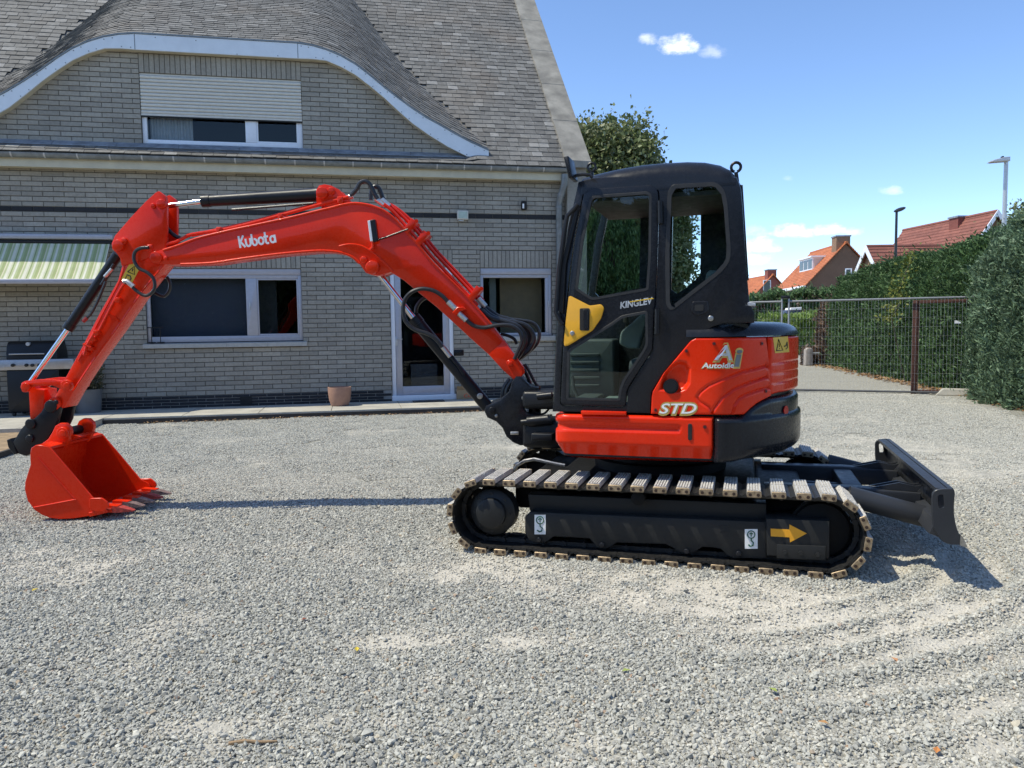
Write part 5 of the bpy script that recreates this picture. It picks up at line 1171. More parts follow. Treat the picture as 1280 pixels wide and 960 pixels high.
def track(y0, near):
    sg = 1 if near else -1; ya = y0 if near else y0+.40          # ya = outer face, sg points inwards
    Y = lambda d: ya+sg*d
    def rng2(a, b): return (min(Y(a), Y(b)), max(Y(a), Y(b)))
    ch = MB(); n = 120
    for (ra, rb, ya_, yb_) in ((TR-.052, TR-.078, .14, .165), (TR-.052, TR-.078, .235, .26)):
        P = [track_at(TPER*i/n) for i in range(n)]; a, b = rng2(ya_, yb_); base = len(ch.v)
        for q in P:
            for (d, y) in ((TR-ra, a), (TR-ra, b), (TR-rb, b), (TR-rb, a)): ch.v.append(FA.w(q[0]-q[3][0]*d, y, q[1]-q[3][1]*d))
        for i in range(n):
            j = (i+1) % n
            for k in range(4): ch.face([base+i*4+k, base+i*4+(k+1) % 4, base+j*4+(k+1) % 4, base+j*4+k])
    for i in range(NSH):
        q = track_at(TPER*(i+.5)/NSH); a, b = rng2(.132, .268); ch.disc(FA, q[0]-q[3][0]*.066, q[1]-q[3][1]*.066, a, b, .017, 10)
    t = part(ch, 'track', M['rubber'], label=None if near else 'far side track')
    inv = ROOTM[EX.name].inverted()
    for i in range(NSH):
        x, z, tg, nn = track_at(TPER*(i+.35)/NSH); o = bpy.data.objects.new('track_shoe', SHOE); COL.objects.link(o); o.parent = t
        Mx = Matrix(((FA.ex.x*tg[0], FA.ey.x, FA.ex.x*nn[0], 0), (FA.ex.y*tg[0], FA.ey.y, FA.ex.y*nn[0], 0), (tg[1], 0, nn[1], 0), (0, 0, 0, 1))); P = FA.w(x, y0, z)
        o.matrix_basis = inv @ Matrix.Translation(P) @ Mx
    # frame
    yo = 0.0
    TT = lambda pts, y: FA.T(pts, y)
    fr = MB(); pl = TT([(662, 640), (958, 652.5), (958, 698), (917, 698), (909, 694), (901, 686.5), (890, 684.5), (878, 684), (869, 690), (862, 693), (853, 691.5), (843, 686), (832, 680.5), (800, 679.5), (771, 678.5), (763, 684), (757, 686), (748, 685), (742, 679), (737, 673.5), (715, 672), (692, 671), (684, 677), (678, 679), (668, 678.5), (660, 674), (656, 666), (656, 646)], .08)
    a, b = rng2(.08, .30); fr.prism(FA, pl, a, b, .008, 2)
    up = TT([(660, 618), (958, 630), (958, 651.5), (662, 639)], .15); a, b = rng2(.15, .28); fr.prism(FA, up, a, b, .008, 2)
    rb = TT([(957.5, 648), (1037, 651), (1037, 698.5), (958.5, 694.5)], .06); a, b = rng2(.058, .29); fr.prism(FA, rb, a, b, .008, 2)
    tf = part(fr, 'track_frame', M['plate'], t)
    for p in ((673, 675.5), (752, 682), (858, 690), (923, 693)):
        x, z = FA.tr(*p, .06); a, b = rng2(.066, .0795); k = MB(); k.disc(FA, x, z, a, b, .017, 8, .003); part(k, 'bolt', M['char'], tf)
    bp = MB(); a, b = rng2(.042, .0575); bp.prism(FA, TT([(971, 680.5), (1032, 682.5), (1032, 700), (971, 697.5)], .05), a, b, .004, 2)
    for p in ((981, 690), (1001, 691), (1022, 693)): x, z = FA.tr(*p, .04); a, b = rng2(.030, .0415); bp.disc(FA, x, z, a, b, .013, 6)
    part(bp, 'bolted_plate', M['plate'], t)
    sp = MB(); a, b = rng2(.09, .30)
    teeth = []
    for i in range(44): r = .178 if i % 4 < 2 else .150; teeth.append((cLx+r*math.cos(2*math.pi*i/44), cLz+.004+r*math.sin(2*math.pi*i/44)))
    a, b = rng2(.185, .225); sp.prism(FA, teeth, a, b); so_ = part(sp, 'sprocket', M['under'], t)
    hb = MB(); hb.mi = 0; hx, hz = FA.tr(609, 641, .03); wheel(hb, cLx+.04, cLz+.01, Y(.03), Y(.19), [(.085, 0), (.098, .05), (.100, .25), (.135, .32), (.150, .40), (.150, 1)])
    for k in range(8): q = k*math.pi/4; a, b = rng2(.076, .095); hb.disc(FA, cLx+.04+.122*math.cos(q), cLz+.01+.122*math.sin(q), a, b, .011, 6)
    part(hb, 'drive_motor', M['plate'], t)
    im = MB(); wheel(im, cRx-.01, cRz, Y(.13), Y(.27), [(.05, 0), (.13, .08), (.155, .12), (.160, .36), (.172, .38), (.172, .62), (.160, .64), (.155, .88), (.05, 1)]); part(im, 'idler', M['under'], t)
    for p in ((673, 680), (752, 686), (858, 693), (925, 700)):
        x, z = FA.tr(*p, .12); z = max(z, .155); rm = MB(); wheel(rm, x, z, Y(.11), Y(.29), [(.02, -.12), (.024, 0), (.05, .02), (.055, .3), (.045, .34), (.045, .66), (.055, .7), (.05, .98), (.02, 1)], 20); part(rm, 'track_roller', M['under'], t)
    x, z = FA.tr(797.6, 623, .06); cr = MB(); wheel(cr, x, z, Y(.05), Y(.25), [(.018, 0), (.042, .03), (.042, .5), (.03, .55), (.03, 1)], 20); part(cr, 'carrier_roller', M['under'], t)
    if near:
        for (x0, y0_, x1, y1_) in ((668, 643.5, 682, 668), (931, 661.5, 947, 686)):
            s = MB(); q = TT([(x0, y0_), (x1, y0_), (x1, y1_), (x0, y1_)], .077); s.prism(FA, q, .0785, .0798); st = part(s, 'lifting_sticker', M['white'], tf)
            cx, cy = (x0+x1)/2, (y0_+y1_)/2
            ln = lambda pts, w: [FA.w(*(lambda r: (r[0], .0778, r[1]))(FA.tr(a, b, .077))) for a, b in pts]
            k = MB(); k.tube(ln([(cx+4.6*math.cos(a), cy-5.5+4.6*math.sin(a)) for a in np.linspace(0, 2*math.pi, 17)], 0), .0033, 5)
            k.tube(ln([(cx, cy-7.5), (cx, cy-3)], 0), .0033, 5); k.tube(ln([(cx-2.2, cy-6), (cx, cy-8.2), (cx+2.2, cy-6)], 0), .003, 5)
            k.tube(ln([(cx, cy-.8), (cx, cy+2), (cx+2.6, cy+4.5), (cx+2.2, cy+8), (cx-.8, cy+9), (cx-3.6, cy+7)], 0), .0045, 5); part(k, 'hook_print', M['green'], tf)
        ar = MB(); ar.prism(FA, TT([(963.3, 660.8), (986.5, 661.8), (986.8, 655.5), (1008.5, 666.8), (987.5, 678), (987, 671.7), (963.5, 670.3)], .056), .0555, .0568); part(ar, 'arrow_mark', M['orange'], tf)
        hl = MB(); hl.prism(FA, round_poly(TT([(899, 656.5), (911, 657), (911, 665), (899, 664.5)], .078), .008), .0776, .0796); part(hl, 'slot_decal', M['dark'], tf)  # flat dark decal painted for the shade inside the frame's hole
    return t
track(0.0, True); track(1.5, False)
# ---- undercarriage and blade
cx = MB(); cx.rbox(FA, .45, 1.75, .36, 1.54, .20, .46, .03); cx.rbox(FA, .2, .46, .30, 1.6, .24, .40, .03); cx.rbox(FA, 1.74, 2.05, .30, 1.6, .24, .40, .03); part(cx, 'undercarriage_frame', M['under'])
tt = MB(); tt.lathe(FA.w(1.095, .95, 0), [(.46, .455), (.46, .52), (.42, .53), (.42, .60)], 40); part(tt, 'slewing_ring', M['under'])
gd = MB(); gd.tube([FA.w(*(lambda r: (r[0], .62, r[1]))(FA.tr(a, b, .62))) for a, b in ((640, 592), (646, 582), (656, 576), (668, 574), (690, 579), (706, 582))], .012, 6); part(gd, 'guard_rail', M['steel'])
bl_px = [(1165, 617.5), (1169.5, 612.3), (1180, 610.8), (1192.5, 611), (1194, 616), (1192.8, 628), (1192.5, 641), (1195, 657), (1200.5, 671), (1207.4, 681.3), (1186, 680.8), (1177, 676.4), (1167, 661), (1165, 639.4)]
BP = FA.T(bl_px, 0.0)
rear_px = [(1192.5, 611), (1194, 616), (1192.8, 628), (1192.5, 641), (1195, 657), (1200.5, 671), (1207.4, 681.3)]
RP = FA.T(rear_px, 0.0); xb = min(p[0] for p in RP)-.03; ztop = RP[0][1]
mo = MB(); mo.prism(FA, RP+[(x-.026, z) for x, z in RP[::-1]], .022, 1.878); BLD = part(mo, 'dozer_blade', M['blade'])
tb = MB(); tb.prism(FA, [(xb-.055, ztop-.002), (xb-.055, ztop-.022), (xb+.003, ztop-.035), (xb+.003, ztop-.004)], .0225, 1.8775, .006, 2); part(tb, 'top_beam', M['blade'], BLD)
lb = MB(); lb.prism(FA, [(xb-.08, .30), (xb+.0, .27), (xb+.0, .38), (xb-.05, .37)], .0225, 1.8775, .006, 2); part(lb, 'back_beam', M['blade'], BLD)
slot = round_poly(FA.T([(1171.7, 618.8), (1179.2, 617.6), (1181, 635), (1173, 635.2)], 0.0), .015, 3)
for y0, y1 in ((0.0, .022), (1.878, 1.9)): e = MB(); e.prism(FA, round_poly(BP, .02, 3), y0, y1, .003, 1, holes=[slot]); part(e, 'end_plate', M['blade'], BLD)
ce = MB(); ce.prism(FA, [(RP[-1][0]-.03, RP[-1][1]-.004), (RP[-1][0]+.008, RP[-1][1]-.012), (RP[-2][0]+.012, RP[-2][1]), (RP[-2][0]-.0, RP[-2][1]+.01)], -.004, 1.904); part(ce, 'cutting_edge', M['steel'], BLD)
for y in (.52, 1.26):
    a = MB(); P0, P1 = FA.w(1.85, y+.06, .36), FA.w(xb-.03, y+.06, .385)
    a.prism(FA, [(1.8, .29), (xb-.02, .315), (xb-.02, .42), (2.35, .435), (1.8, .43)], y, y+.11, .012); part(a, 'blade_arm', M['blade'], BLD)
    for yy in (y+.02, y+.085): g = MB(); g.prism(FA, [(xb-.30, .436), (xb-.10, .425), (xb-.04, .425), (xb-.01, ztop-.09), (xb-.05, ztop-.10), (xb-.14, .475)], yy, yy+.014); part(g, 'gusset', M['blade'], BLD)
cb = MB(); cb.rbox(FA, 2.28, 2.40, .631, 1.259, .31, .42, .01); part(cb, 'cross_beam', M['blade'], BLD)
pc = MB(); a = FA.tr(1060, 620, .36); b = FA.tr(1128, 637, .36); c = FA.tr(1172, 650, .36); pc.tube([FA.w(a[0], .36, a[1]), FA.w(c[0]-.0, .36, c[1])], .062, 20); PC = part(pc, 'blade_strut', M['blade'], BLD)
pd = MB(); pd.tube([FA.w(a[0], 1.54, a[1]), FA.w(c[0], 1.54, c[1])], .062, 20); part(pd, 'blade_strut', M['blade'], BLD)
bc = MB(); bc.tube([FA.w(1.75, .95, .34), FA.w(2.35, .95, .33)], .05, 16); BC = part(bc, 'blade_cylinder', M['blackp']); rd = MB(); rd.tube([FA.w(2.35, .95, .33), FA.w(xb-.03, .95, .32)], .025, 12); part(rd, 'rod', M['chrome'], BC)
# ---- upper body along a curved plan line
def chaikin(P, n=3):
    for _ in range(n):
        Q = [P[0]]
        for a, b in zip(P[:-1], P[1:]): Q += [(a[0]*.75+b[0]*.25, a[1]*.75+b[1]*.25), (a[0]*.25+b[0]*.75, a[1]*.25+b[1]*.75)]
        P = Q+[P[-1]]
    return P
YB = .13; CXc, CYc, RR_ = 1.095, .95, .925
arc = [(CXc+RR_*math.cos(t), CYc-RR_*math.sin(t)) for t in np.linspace(R_(56), R_(-62), 20)]
PLAN = chaikin([(.66, .62), (.555, .50), (.507, .33), (.507, .19), (.56, YB), (.70, YB)], 3)+[(1.0, YB)]+chaikin([(1.2, YB), (1.36, YB), (1.53, YB)]+arc, 3)
_pa = np.array(PLAN); PS = np.concatenate([[0], np.cumsum(np.hypot(*np.diff(_pa, axis=0).T))])
def plan(s, off=0.0):
    x = float(np.interp(s, PS, _pa[:, 0])); y = float(np.interp(s, PS, _pa[:, 1])); e = .012
    dx = float(np.interp(s+e, PS, _pa[:, 0])-np.interp(s-e, PS, _pa[:, 0])); dy = float(np.interp(s+e, PS, _pa[:, 1])-np.interp(s-e, PS, _pa[:, 1])); L = math.hypot(dx, dy) or 1
    return x+dy/L*off, y-dx/L*off
S0 = float(PS[np.argmin(np.hypot(_pa[:, 0]-.60, _pa[:, 1]-YB))])
def strace(px, py, off=0.0):
    z = 1.0; s = S0
    for _ in range(4):
        lo, hi = S0-.10, S0+1.95
        ss = np.linspace(lo, hi, 160); xs = [proj(FA.w(*plan(q, off), z))[0] for q in ss]; k = int(np.argmax(xs))
        s = float(np.interp(px, xs[:k+1], ss[:k+1])); p = plan(s, off); P = FA.w(p[0], p[1], 0); d = ray(px, py); t = math.hypot(P.x-CC.x, P.y-CC.y)/math.hypot(d.x, d.y); z = CC.z+d.z*t
    return s, z
def pdist(s, z, poly, closed=False):
    best = 9; P = poly+[poly[0]] if closed else poly
    for a, b in zip(P[:-1], P[1:]):
        dx, dz = b[0]-a[0], b[1]-a[1]; L2 = dx*dx+dz*dz or 1e-9; t = max(0, min(1, ((s-a[0])*dx+(z-a[1])*dz)/L2)); best = min(best, math.hypot(s-a[0]-dx*t, z-a[1]-dz*t))
    return best
def inside(s, z, P):
    c = False
    for i in range(len(P)):
        (x0, z0), (x1, z1) = P[i-1], P[i]
        if (z0 > z) != (z1 > z) and s < (x1-x0)*(z-z0)/(z1-z0)+x0: c = not c
    return c
def spanel(name, s0, s1, zlo, zhi, mat, off=0.0, r=.014, ds=.011, dz=.012, disp=None, depth=.03, parent=EX, **kw):
    ns = max(3, int((s1-s0)/ds)); zs_all = [(zlo(s0+(s1-s0)*i/ns), zhi(s0+(s1-s0)*i/ns)) for i in range(ns+1)]; nz = max(3, int(max(b-a for a, b in zs_all)/dz))
    m = MB()
    for i in range(ns+1):
        s = s0+(s1-s0)*i/ns; a, b = zs_all[i]
        for j in range(nz+1):
            z = a+(b-a)*j/nz; e = min(z-a, b-z, (s-s0)*1.0, (s1-s)*1.0); e = max(0, min(e, r)); o = off-r*(1-math.sqrt(max(0, 1-(1-e/r)**2)))
            if disp: o += disp(s, z)
            x, y = plan(s, o); m.v.append(FA.w(x, y, z))
    W_ = nz+1
    for i in range(ns):
        for j in range(nz): m.face([i*W_+j, (i+1)*W_+j, (i+1)*W_+j+1, i*W_+j+1])
    ring = [i*W_ for i in range(ns)]+[ns*W_+j for j in range(nz)]+[i*W_+nz for i in range(ns, 0, -1)]+[j for j in range(nz, 0, -1)]
    b0 = len(m.v)
    for k in ring:
        i, j = divmod(k, W_); s = s0+(s1-s0)*i/ns; a, b = zs_all[i]; x, y = plan(s, off-depth-r); m.v.append(FA.w(x, y, a+(b-a)*j/nz))
    n = len(ring)
    for k in range(n): m.face([ring[k], ring[(k+1) % n], b0+(k+1) % n, b0+k])
    return part(m, name, mat, parent, smooth=50, **kw)
def chain(pts): return lambda s: float(np.interp(s, [p[0] for p in pts], [p[1] for p in pts]))
# lower side panel
st = lambda pts, off=0: [strace(a, b, off) for a, b in pts]
lt = st([(700, 517.6), (760, 519), (892, 521.8)]); lbm = st([(700, 570), (706, 571.5), (737, 574.7), (800, 576.5), (891.5, 579)])
sF = S0-.38; zc_ = st([(720, 553), (890, 559)]); g_hi = st([(700, 526.5), (848, 531.5)]); g_lo = st([(700, 537.5), (848, 541.5)]); sg_end = strace(851, 536)[0]
def low_disp(s, z):
    zc = np.interp(s, [zc_[0][0], zc_[1][0]], [zc_[0][1], zc_[1][1]]); d = -max(0, zc-z)*.62
    if s < sg_end:
        h = np.interp(s, [g_hi[0][0], g_hi[1][0]], [g_hi[0][1], g_hi[1][1]]); l = np.interp(s, [g_lo[0][0], g_lo[1][0]], [g_lo[0][1], g_lo[1][1]]); k = min(h-z, z-l, sg_end-s)
        d -= .014*float(sstep(-.003, .014, k))*float(sstep(0, .25, sg_end+.0-s+.2))
    return d
zb0 = lbm[0][1]
SP = spanel('side_panel', sF, strace(892, 545)[0], chain([(sF, zb0+.06), (S0-.12, zb0+.012)]+lbm), chain([(sF, lt[0][1])]+lt), M['red'], 0, .02, .012, .010, low_disp)
sl = MB(); q = round_poly(FA.T([(860, 529.5), (865, 529.7), (865, 550.5), (860, 550.3)], YB), .012, 3); sl.prism(FA, q, YB-.006, YB+.004, .002, 1); part(sl, 'grip_slot', M['dark'], SP)
def bolt(px, py, off, parent, r=.012, surf=True):
    b = MB(); s, z = strace(px, py); x, y = plan(s, off); x2, y2 = plan(s, off+.006); b.cyl(FA.w(x, y, z), FA.w(x2, y2, z), r, 12); part(b, 'bolt', M['redd'], parent)
    c = MB(); x3, y3 = plan(s, off+.0085); c.cyl(FA.w(x2, y2, z), FA.w(x3, y3, z), r*.55, 6); part(c, 'bolt_head', M['dark'], parent)
M['redd'] = plain('dark_red_paint', (.25, .012, .006), .4)
bolt(881, 533.5, 0, SP)
sw = MB(); q = FA.T([(727, 513.2), (783, 514.6), (783, 519), (727, 518)], .14); sw.prism(FA, q, .118, .17, .004, 2); part(sw, 'step_plate', M['red'], SP)
# red engine cover
hu = st([(813.4, 517), (815, 491), (829, 467), (849, 443), (864, 425), (870, 422), (957.5, 421), (960, 441), (963, 470), (965, 494)])
hl_ = st([(813.4, 517.6), (892, 518.6), (931, 518.4), (938, 511.5), (946, 505), (955, 500), (965, 495)])
GR = [st(p) for p in ([(960, 456.8), (928, 464.8), (903, 474), (886, 482), (875.6, 490), (871.5, 496), (875.6, 502.6), (886, 509), (892, 518)], [(960, 470.5), (938, 478), (919, 485.4), (903, 496.9), (892, 511.8), (890, 518)], [(963, 484), (945, 489), (933, 493.4), (924, 498), (918, 507), (915, 518)])]
REC = st([(823, 488), (829, 466), (838, 455), (848, 450.5), (858, 452), (864, 461), (863.5, 480), (858, 488), (848, 492)])
def hood_disp(s, z):
    d = 0.0
    for g in GR:
        q = pdist(s, z, g); d -= .0105*math.exp(-(q/.0065)**2)
    if inside(s, z, REC): d -= .032*float(sstep(0, .028, pdist(s, z, REC, True)))
    return d
HD = spanel('engine_cover', hu[0][0], hu[-1][0], chain(hl_), chain(hu), M['red'], 0, .012, .0065, .0065, hood_disp)
for p in ((858, 438.5), (892.5, 429.5), (952, 429.5), (957, 489), (819.5, 512.5)): bolt(*p, -.001, HD, .011)
fc = MB(); s, z = strace(838.5, 483); x0, y0 = plan(s, -.032); x1, y1 = plan(s, .004); fc.tube([FA.w(x0, y0, z), FA.w(x1, y1, z)], .045, 20); fc.tube([FA.w(x1, y1-.0005, z), FA.w(*plan(s, .012), z)], .036, 20); part(fc, 'fuel_cap', M['blackp'], HD)
def on_body(off): return lambda s, z: FA.w(*plan(s, off), z)
def bdecal(name, body, a, b, cap, mat, off, **kw): return decal(name, body, on_body(off), strace(*a), strace(*b), cap, mat, HD, **kw)
bdecal('std_lettering', 'STD', (822.5, 518), (872.5, 518.2), .072, M['gold'], .0016, shear=.28, bold=.08); bdecal('std_lettering', 'STD', (824, 516.6), (871, 516.8), .062, M['white'], .0030, shear=.28, bold=.012)
bdecal('autoidle_lettering', 'Autoidle', (876, 460.6), (918, 460.2), .036, M['gold'], .0016, shear=.15, bold=.05); bdecal('autoidle_lettering', 'Autoidle', (877.5, 459.8), (917, 459.4), .030, M['white'], .0030, shear=.15, bold=.02)
bdecal('ai_lettering', 'A', (890.5, 450.8), (917, 450.6), .100, M['gold'], .0016, shear=.12, bold=.08); bdecal('ai_lettering', 'A', (892.5, 449.6), (915, 449.6), .088, M['silver'], .0032, shear=.12, bold=.02)
bdecal('ai_lettering', 'i', (915.5, 458.8), (928.5, 458.6), .118, M['gold'], .0018, shear=.12, bold=.06); bdecal('ai_lettering', 'i', (917.3, 457.6), (927, 457.6), .106, M['silver2'] if 'silver2' in M else M['zinc'], .0034, shear=.12, bold=.025)
# rear cover, wrapping round the tail
dl = st([(960.5, 421), (967, 494.4)]); sR0 = dl[0][0]+.004; sR1 = S0+2.25; zt_ = dl[0][1]+.004; zb_ = strace(967, 494)[1]
gz = [strace(*p)[1] for p in ((966, 453.3), (968, 466), (969, 478))]
def rear_disp(s, z):
    d = 0.0
    for g in gz: d -= .005*math.exp(-((z-g)/.0055)**2)*float(sstep(0, .02, s-sR0-.02))
    return d
zt2 = hu[6][1]
RD = spanel('rear_cover', sR0+.006, sR1, chain([(sR0, zb_), (sR0+.12, zb_+.012), (sR1, zb_+.02)]), lambda s: zt2, M['red'], 0, .012, .02, .0095, rear_disp)
wq = [strace(*p) for p in ((966, 421.8), (984.5, 420.4), (986.5, 440), (968.5, 441.5))]
def patch(name, quad, off, mat, parent, n=4):
    m = MB()
    for i in range(n+1):
        t = i/n; a = (quad[0][0]*(1-t)+quad[1][0]*t, quad[0][1]*(1-t)+quad[1][1]*t); b = (quad[3][0]*(1-t)+quad[2][0]*t, quad[3][1]*(1-t)+quad[2][1]*t)
        for q in (a, b): m.v.append(FA.w(*plan(q[0], off), q[1]))
    for i in range(n): m.face([2*i, 2*i+2, 2*i+3, 2*i+1])
    return part(m, name, mat, parent, recalc=False)
patch('warning_sticker', wq, .0015, M['stick_y'], RD)
def qmap(quad, u, v): return ((quad[0][0]*(1-u)+quad[1][0]*u)*(1-v)+(quad[3][0]*(1-u)+quad[2][0]*u)*v, (quad[0][1]*(1-u)+quad[1][1]*u)*(1-v)+(quad[3][1]*(1-u)+quad[2][1]*u)*v)
def sign_lines(place, parent, r=.0035):
    m = MB(); t = [(.10, .85), (.30, .15), (.50, .85), (.10, .85)]; m.tube([place(*p) for p in t], r, 5); m.tube([place(.30, .42), place(.30, .62)], r*.9, 5); m.tube([place(.30, .70), place(.30, .75)], r*.9, 5)
    m.tube([place(.62, .6), place(.75, .6), place(.88, .35)], r*1.2, 5); m.tube([place(.88, .35), place(.88, .7), place(.72, .8)], r*.9, 5); part(m, 'warning_print', M['ink'], parent)
sign_lines(lambda u, v: FA.w(*plan(qmap(wq, u, v)[0], .002), qmap(wq, u, v)[1]), RD)
# black counterweight
sC0 = strace(893.5, 550, .016)[0]; ct = st([(893.5, 521.5), (930, 521), (937, 514), (946, 507), (955, 501.5), (966, 497)], .016)
zcr = strace(940, 523, .016)[1]
CW = spanel('counterweight', sC0, S0+2.3, lambda s: strace_z0, chain(ct+[(S0+2.3, ct[-1][1]+.006)]), M['char'], .016, .03, .018, .012, lambda s, z: -.020*float(sstep(zcr-.006, zcr+.010, z)), .05) if False else None
strace_z0 = strace(900, 579.5, .016)[1]
CW = spanel('counterweight', sC0, S0+2.3, lambda s: strace_z0+.02*float(sstep(S0+.95, S0+1.3, s)), chain(ct+[(S0+2.3, ct[-1][1]+.006)]), M['char'], .020, .035, .018, .012, lambda s, z: -.018*float(sstep(zcr-.006, zcr+.010, z))-max(0, .70-z)*.5*float(sstep(S0+1.0, S0+1.3, s)), .05)
rf = MB(); s, z = strace(982.5, 513, .01); n = 18; ce_ = [FA.w(*plan(s+.030*math.cos(a), .0065), z+.030*math.sin(a)) for a in np.linspace(0, 2*math.pi, n, endpoint=False)]; rf.add(ce_+[p+(p-FA.w(CXc, CYc, p.z)).normalized()*.006 for p in ce_], [tuple(range(n)), tuple(range(n, 2*n))]+[(i, (i+1) % n, n+(i+1) % n, n+i) for i in range(n)]); part(rf, 'reflector', M['reflector'], CW)
# dark cap over the engine cover
def cap():
    m = MB(); s0 = hu[4][0]-.03; s1 = S0+2.3; ns = 80; prof = [(0.0, .006), (-.006, .030), (-.025, .056), (-.06, .076), (-.12, .088), (-.24, .094), (-.5, .096)]
    for i in range(ns+1):
        s = s0+(s1-s0)*i/ns
        for o, z in prof: x, y = plan(s, o); m.v.append(FA.w(x, y, zt2+z))
    K = len(prof)
    for i in range(ns):
        for j in range(K-1): m.face([i*K+j, (i+1)*K+j, (i+1)*K+j+1, i*K+j+1])
    m.face([i*K+K-1 for i in range(ns+1)]); return part(m, 'engine_hood', M['char'], smooth=50)
cap()
# frame and core below the covers
def vprism(mb, pts, z0, z1):
    n = len(pts); mb.add([FA.w(x, y, z0) for x, y in pts]+[FA.w(x, y, z1) for x, y in pts], [tuple(range(n)), tuple(range(n, 2*n))]+[(i, (i+1) % n, n+(i+1) % n, n+i) for i in range(n)])
outl = [plan(s, -.05) for s in np.linspace(S0-.3, S0+1.75, 60)]; full = outl+[(x, 1.9-y) for x, y in outl[::-1]]
uf = MB(); vprism(uf, full, .63, .90); vprism(uf, [(x, y) for x, y in full if x > 1.22], .901, zt2-.01); part(uf, 'upper_frame', M['blackp'])
fp = MB(); fp.rbox(FA, .54, 1.22, 1.12, 1.80, .901, 1.30, .05); part(fp, 'tank_cover', M['red'])
# ---- cab
YC0, YC1 = .15, .19
wallp = FA.T([(722.5, 227), (742, 221.5), (800, 219.5), (921, 221), (926.5, 236), (928.8, 262), (931, 300), (934, 346), (937, 379), (943, 390), (943, 403.5), (905, 404.5), (890, 409), (872, 420.6), (850, 442), (828, 469), (814.5, 490.6), (812.8, 517), (690, 514.6), (691.6, 500), (694.7, 425), (699, 368), (709.5, 283), (718.5, 246)], YC0)
door_px = [(729.5, 242.5), (737, 236), (815, 230.8), (822.5, 237.5), (823.7, 250), (821.5, 330), (817.5, 400), (815.5, 437), (811.5, 444), (790, 477), (783.5, 487), (782.5, 508.5), (700.5, 506.5), (703.5, 440), (712, 350), (718.5, 300)]
doorp = round_poly(FA.T(door_px, YC0), .03, 3)
qwin = round_poly(FA.T([(835, 240), (840, 230.8), (895, 227.7), (905, 236), (909, 252), (913.5, 312), (912.5, 326), (902, 340), (843.5, 385.5), (837.5, 388), (832.7, 381), (832, 320)], YC0), .03, 3)
cw = MB(); cw.prism(FA, wallp, YC0, YC1, .012, 2, holes=[inset(doorp, -.006), qwin]); CAB = part(cw, 'cab', M['char'])
fw = FA.T([(761, 262.5), (801, 260), (799, 360), (748, 370.5), (743.5, 366), (752, 305)], 1.05); fq = FA.T([(841, 256), (876, 255), (875.5, 344), (858, 360), (846, 367), (839, 362)], 1.05)
wallf = wallp[:11]+FA.T([(890, 517), (690, 514.6)], YC0)+wallp[-5:]
f2 = MB(); f2.prism(FA, wallf, 1.05, 1.09, .012, 2, holes=[fw, fq]); part(f2, 'far_cab_wall', M['char'], CAB)
rp = FA.T([(722, 226), (726, 219.5), (745, 213.5), (771, 207.5), (800, 202.5), (828, 199.7), (858, 198.2), (880, 198.8), (900, 202.6), (913, 209.5), (920.5, 218.5), (926, 230), (926, 231)], .16)
ro = MB()
def roofloft():
    y0, y1 = .1485, 1.0915; zr = min(p[1] for p in rp)
    top = rp[:-1]; n = len(top); prof = []; R2 = .13
    K = 9; rows = []
    for k in range(K+1):
        t = k/K*math.pi/2; rows.append((y0+R2*(1-math.sin(t)), R2*.8*(1-math.cos(math.pi/2-t))))
    rows = [(y0, .105)]+[(y0+R2*(1-math.cos(a)), .105*(1-math.sin(a))) for a in np.linspace(.15, math.pi/2, 8)]
    rows = rows+[((y0+y1)/2, -.006)]+[(y0+y1-y, d) for y, d in rows[::-1]]
    for y, d in rows:
        for i, (x, z) in enumerate(top):
            e = min(i, n-1-i)/3; ro.v.append(FA.w(x+(.03 if i < 2 else -.03 if i > n-3 else 0)*(d/.105), y, max(zr+.015, z-d*(1 if 1 < i < n-3 else .55))))
        ro.v.append(FA.w(top[-1][0]-(.03*d/.105), y, zr)); ro.v.append(FA.w(top[0][0]+.03*d/.105, y, zr))
    m = n+2
    for a in range(len(rows)-1):
        for i in range(m): j = (i+1) % m; ro.face([a*m+i, a*m+j, (a+1)*m+j, (a+1)*m+i])
    ro.face(list(range(m))); ro.face(list(range((len(rows)-1)*m, len(rows)*m)))
roofloft(); part(ro, 'cab_roof', M['char'], CAB, smooth=50)
# rear wall and front glass
re_px = [(926.5, 240), (928.8, 262), (931, 300), (934, 346), (936.5, 376), (940, 388), (940, 403)]; RE = FA.T(re_px, YC0)
rw = MB(); zr1 = RE[1][1]-.02; zr2 = RE[3][1]-.12
def strip(mb, P, y0, y1, th=.03): mb.prism(FA, [(x-.004, z) for x, z in P]+[(x-th, z) for x, z in P[::-1]], y0, y1)
strip(rw, RE, .1905, .30); strip(rw, RE, .94, 1.0495); strip(rw, [RE[0], RE[1]], .3005, .9395); strip(rw, RE[3:], .3005, .9395); part(rw, 'rear_frame', M['char'], CAB)
rg = MB(); strip(rg, RE[1:4], .301, .939, .012); part(rg, 'rear_window', M['glass'], CAB)
sb = MB(); q = FA.T([(924, 232), (928.5, 232.5), (936, 350), (932, 350)], .26); sb.prism(FA, q, .22, .30, .004, 1); part(sb, 'rear_strip', M['dark'], CAB)
fx = FA.T([(721, 236), (717, 252), (708, 290), (697, 372), (692.5, 430), (690, 505)], .22)
wg = MB(); wg.prism(FA, [(x+.012, z) for x, z in fx]+[(x+.022, z) for x, z in fx[::-1]], .1905, 1.0495); part(wg, 'windscreen', M['glass'], CAB)
fl = MB(); fl.rbox(FA, .56, 1.30, .192, 1.048, .905, .945, .005); part(fl, 'cab_floor', M['dark'], CAB)
bh = MB(); bh.box(FA, 1.24, 1.27, .192, 1.048, .95, 1.46); part(bh, 'rear_bulkhead', M['dark'], CAB)
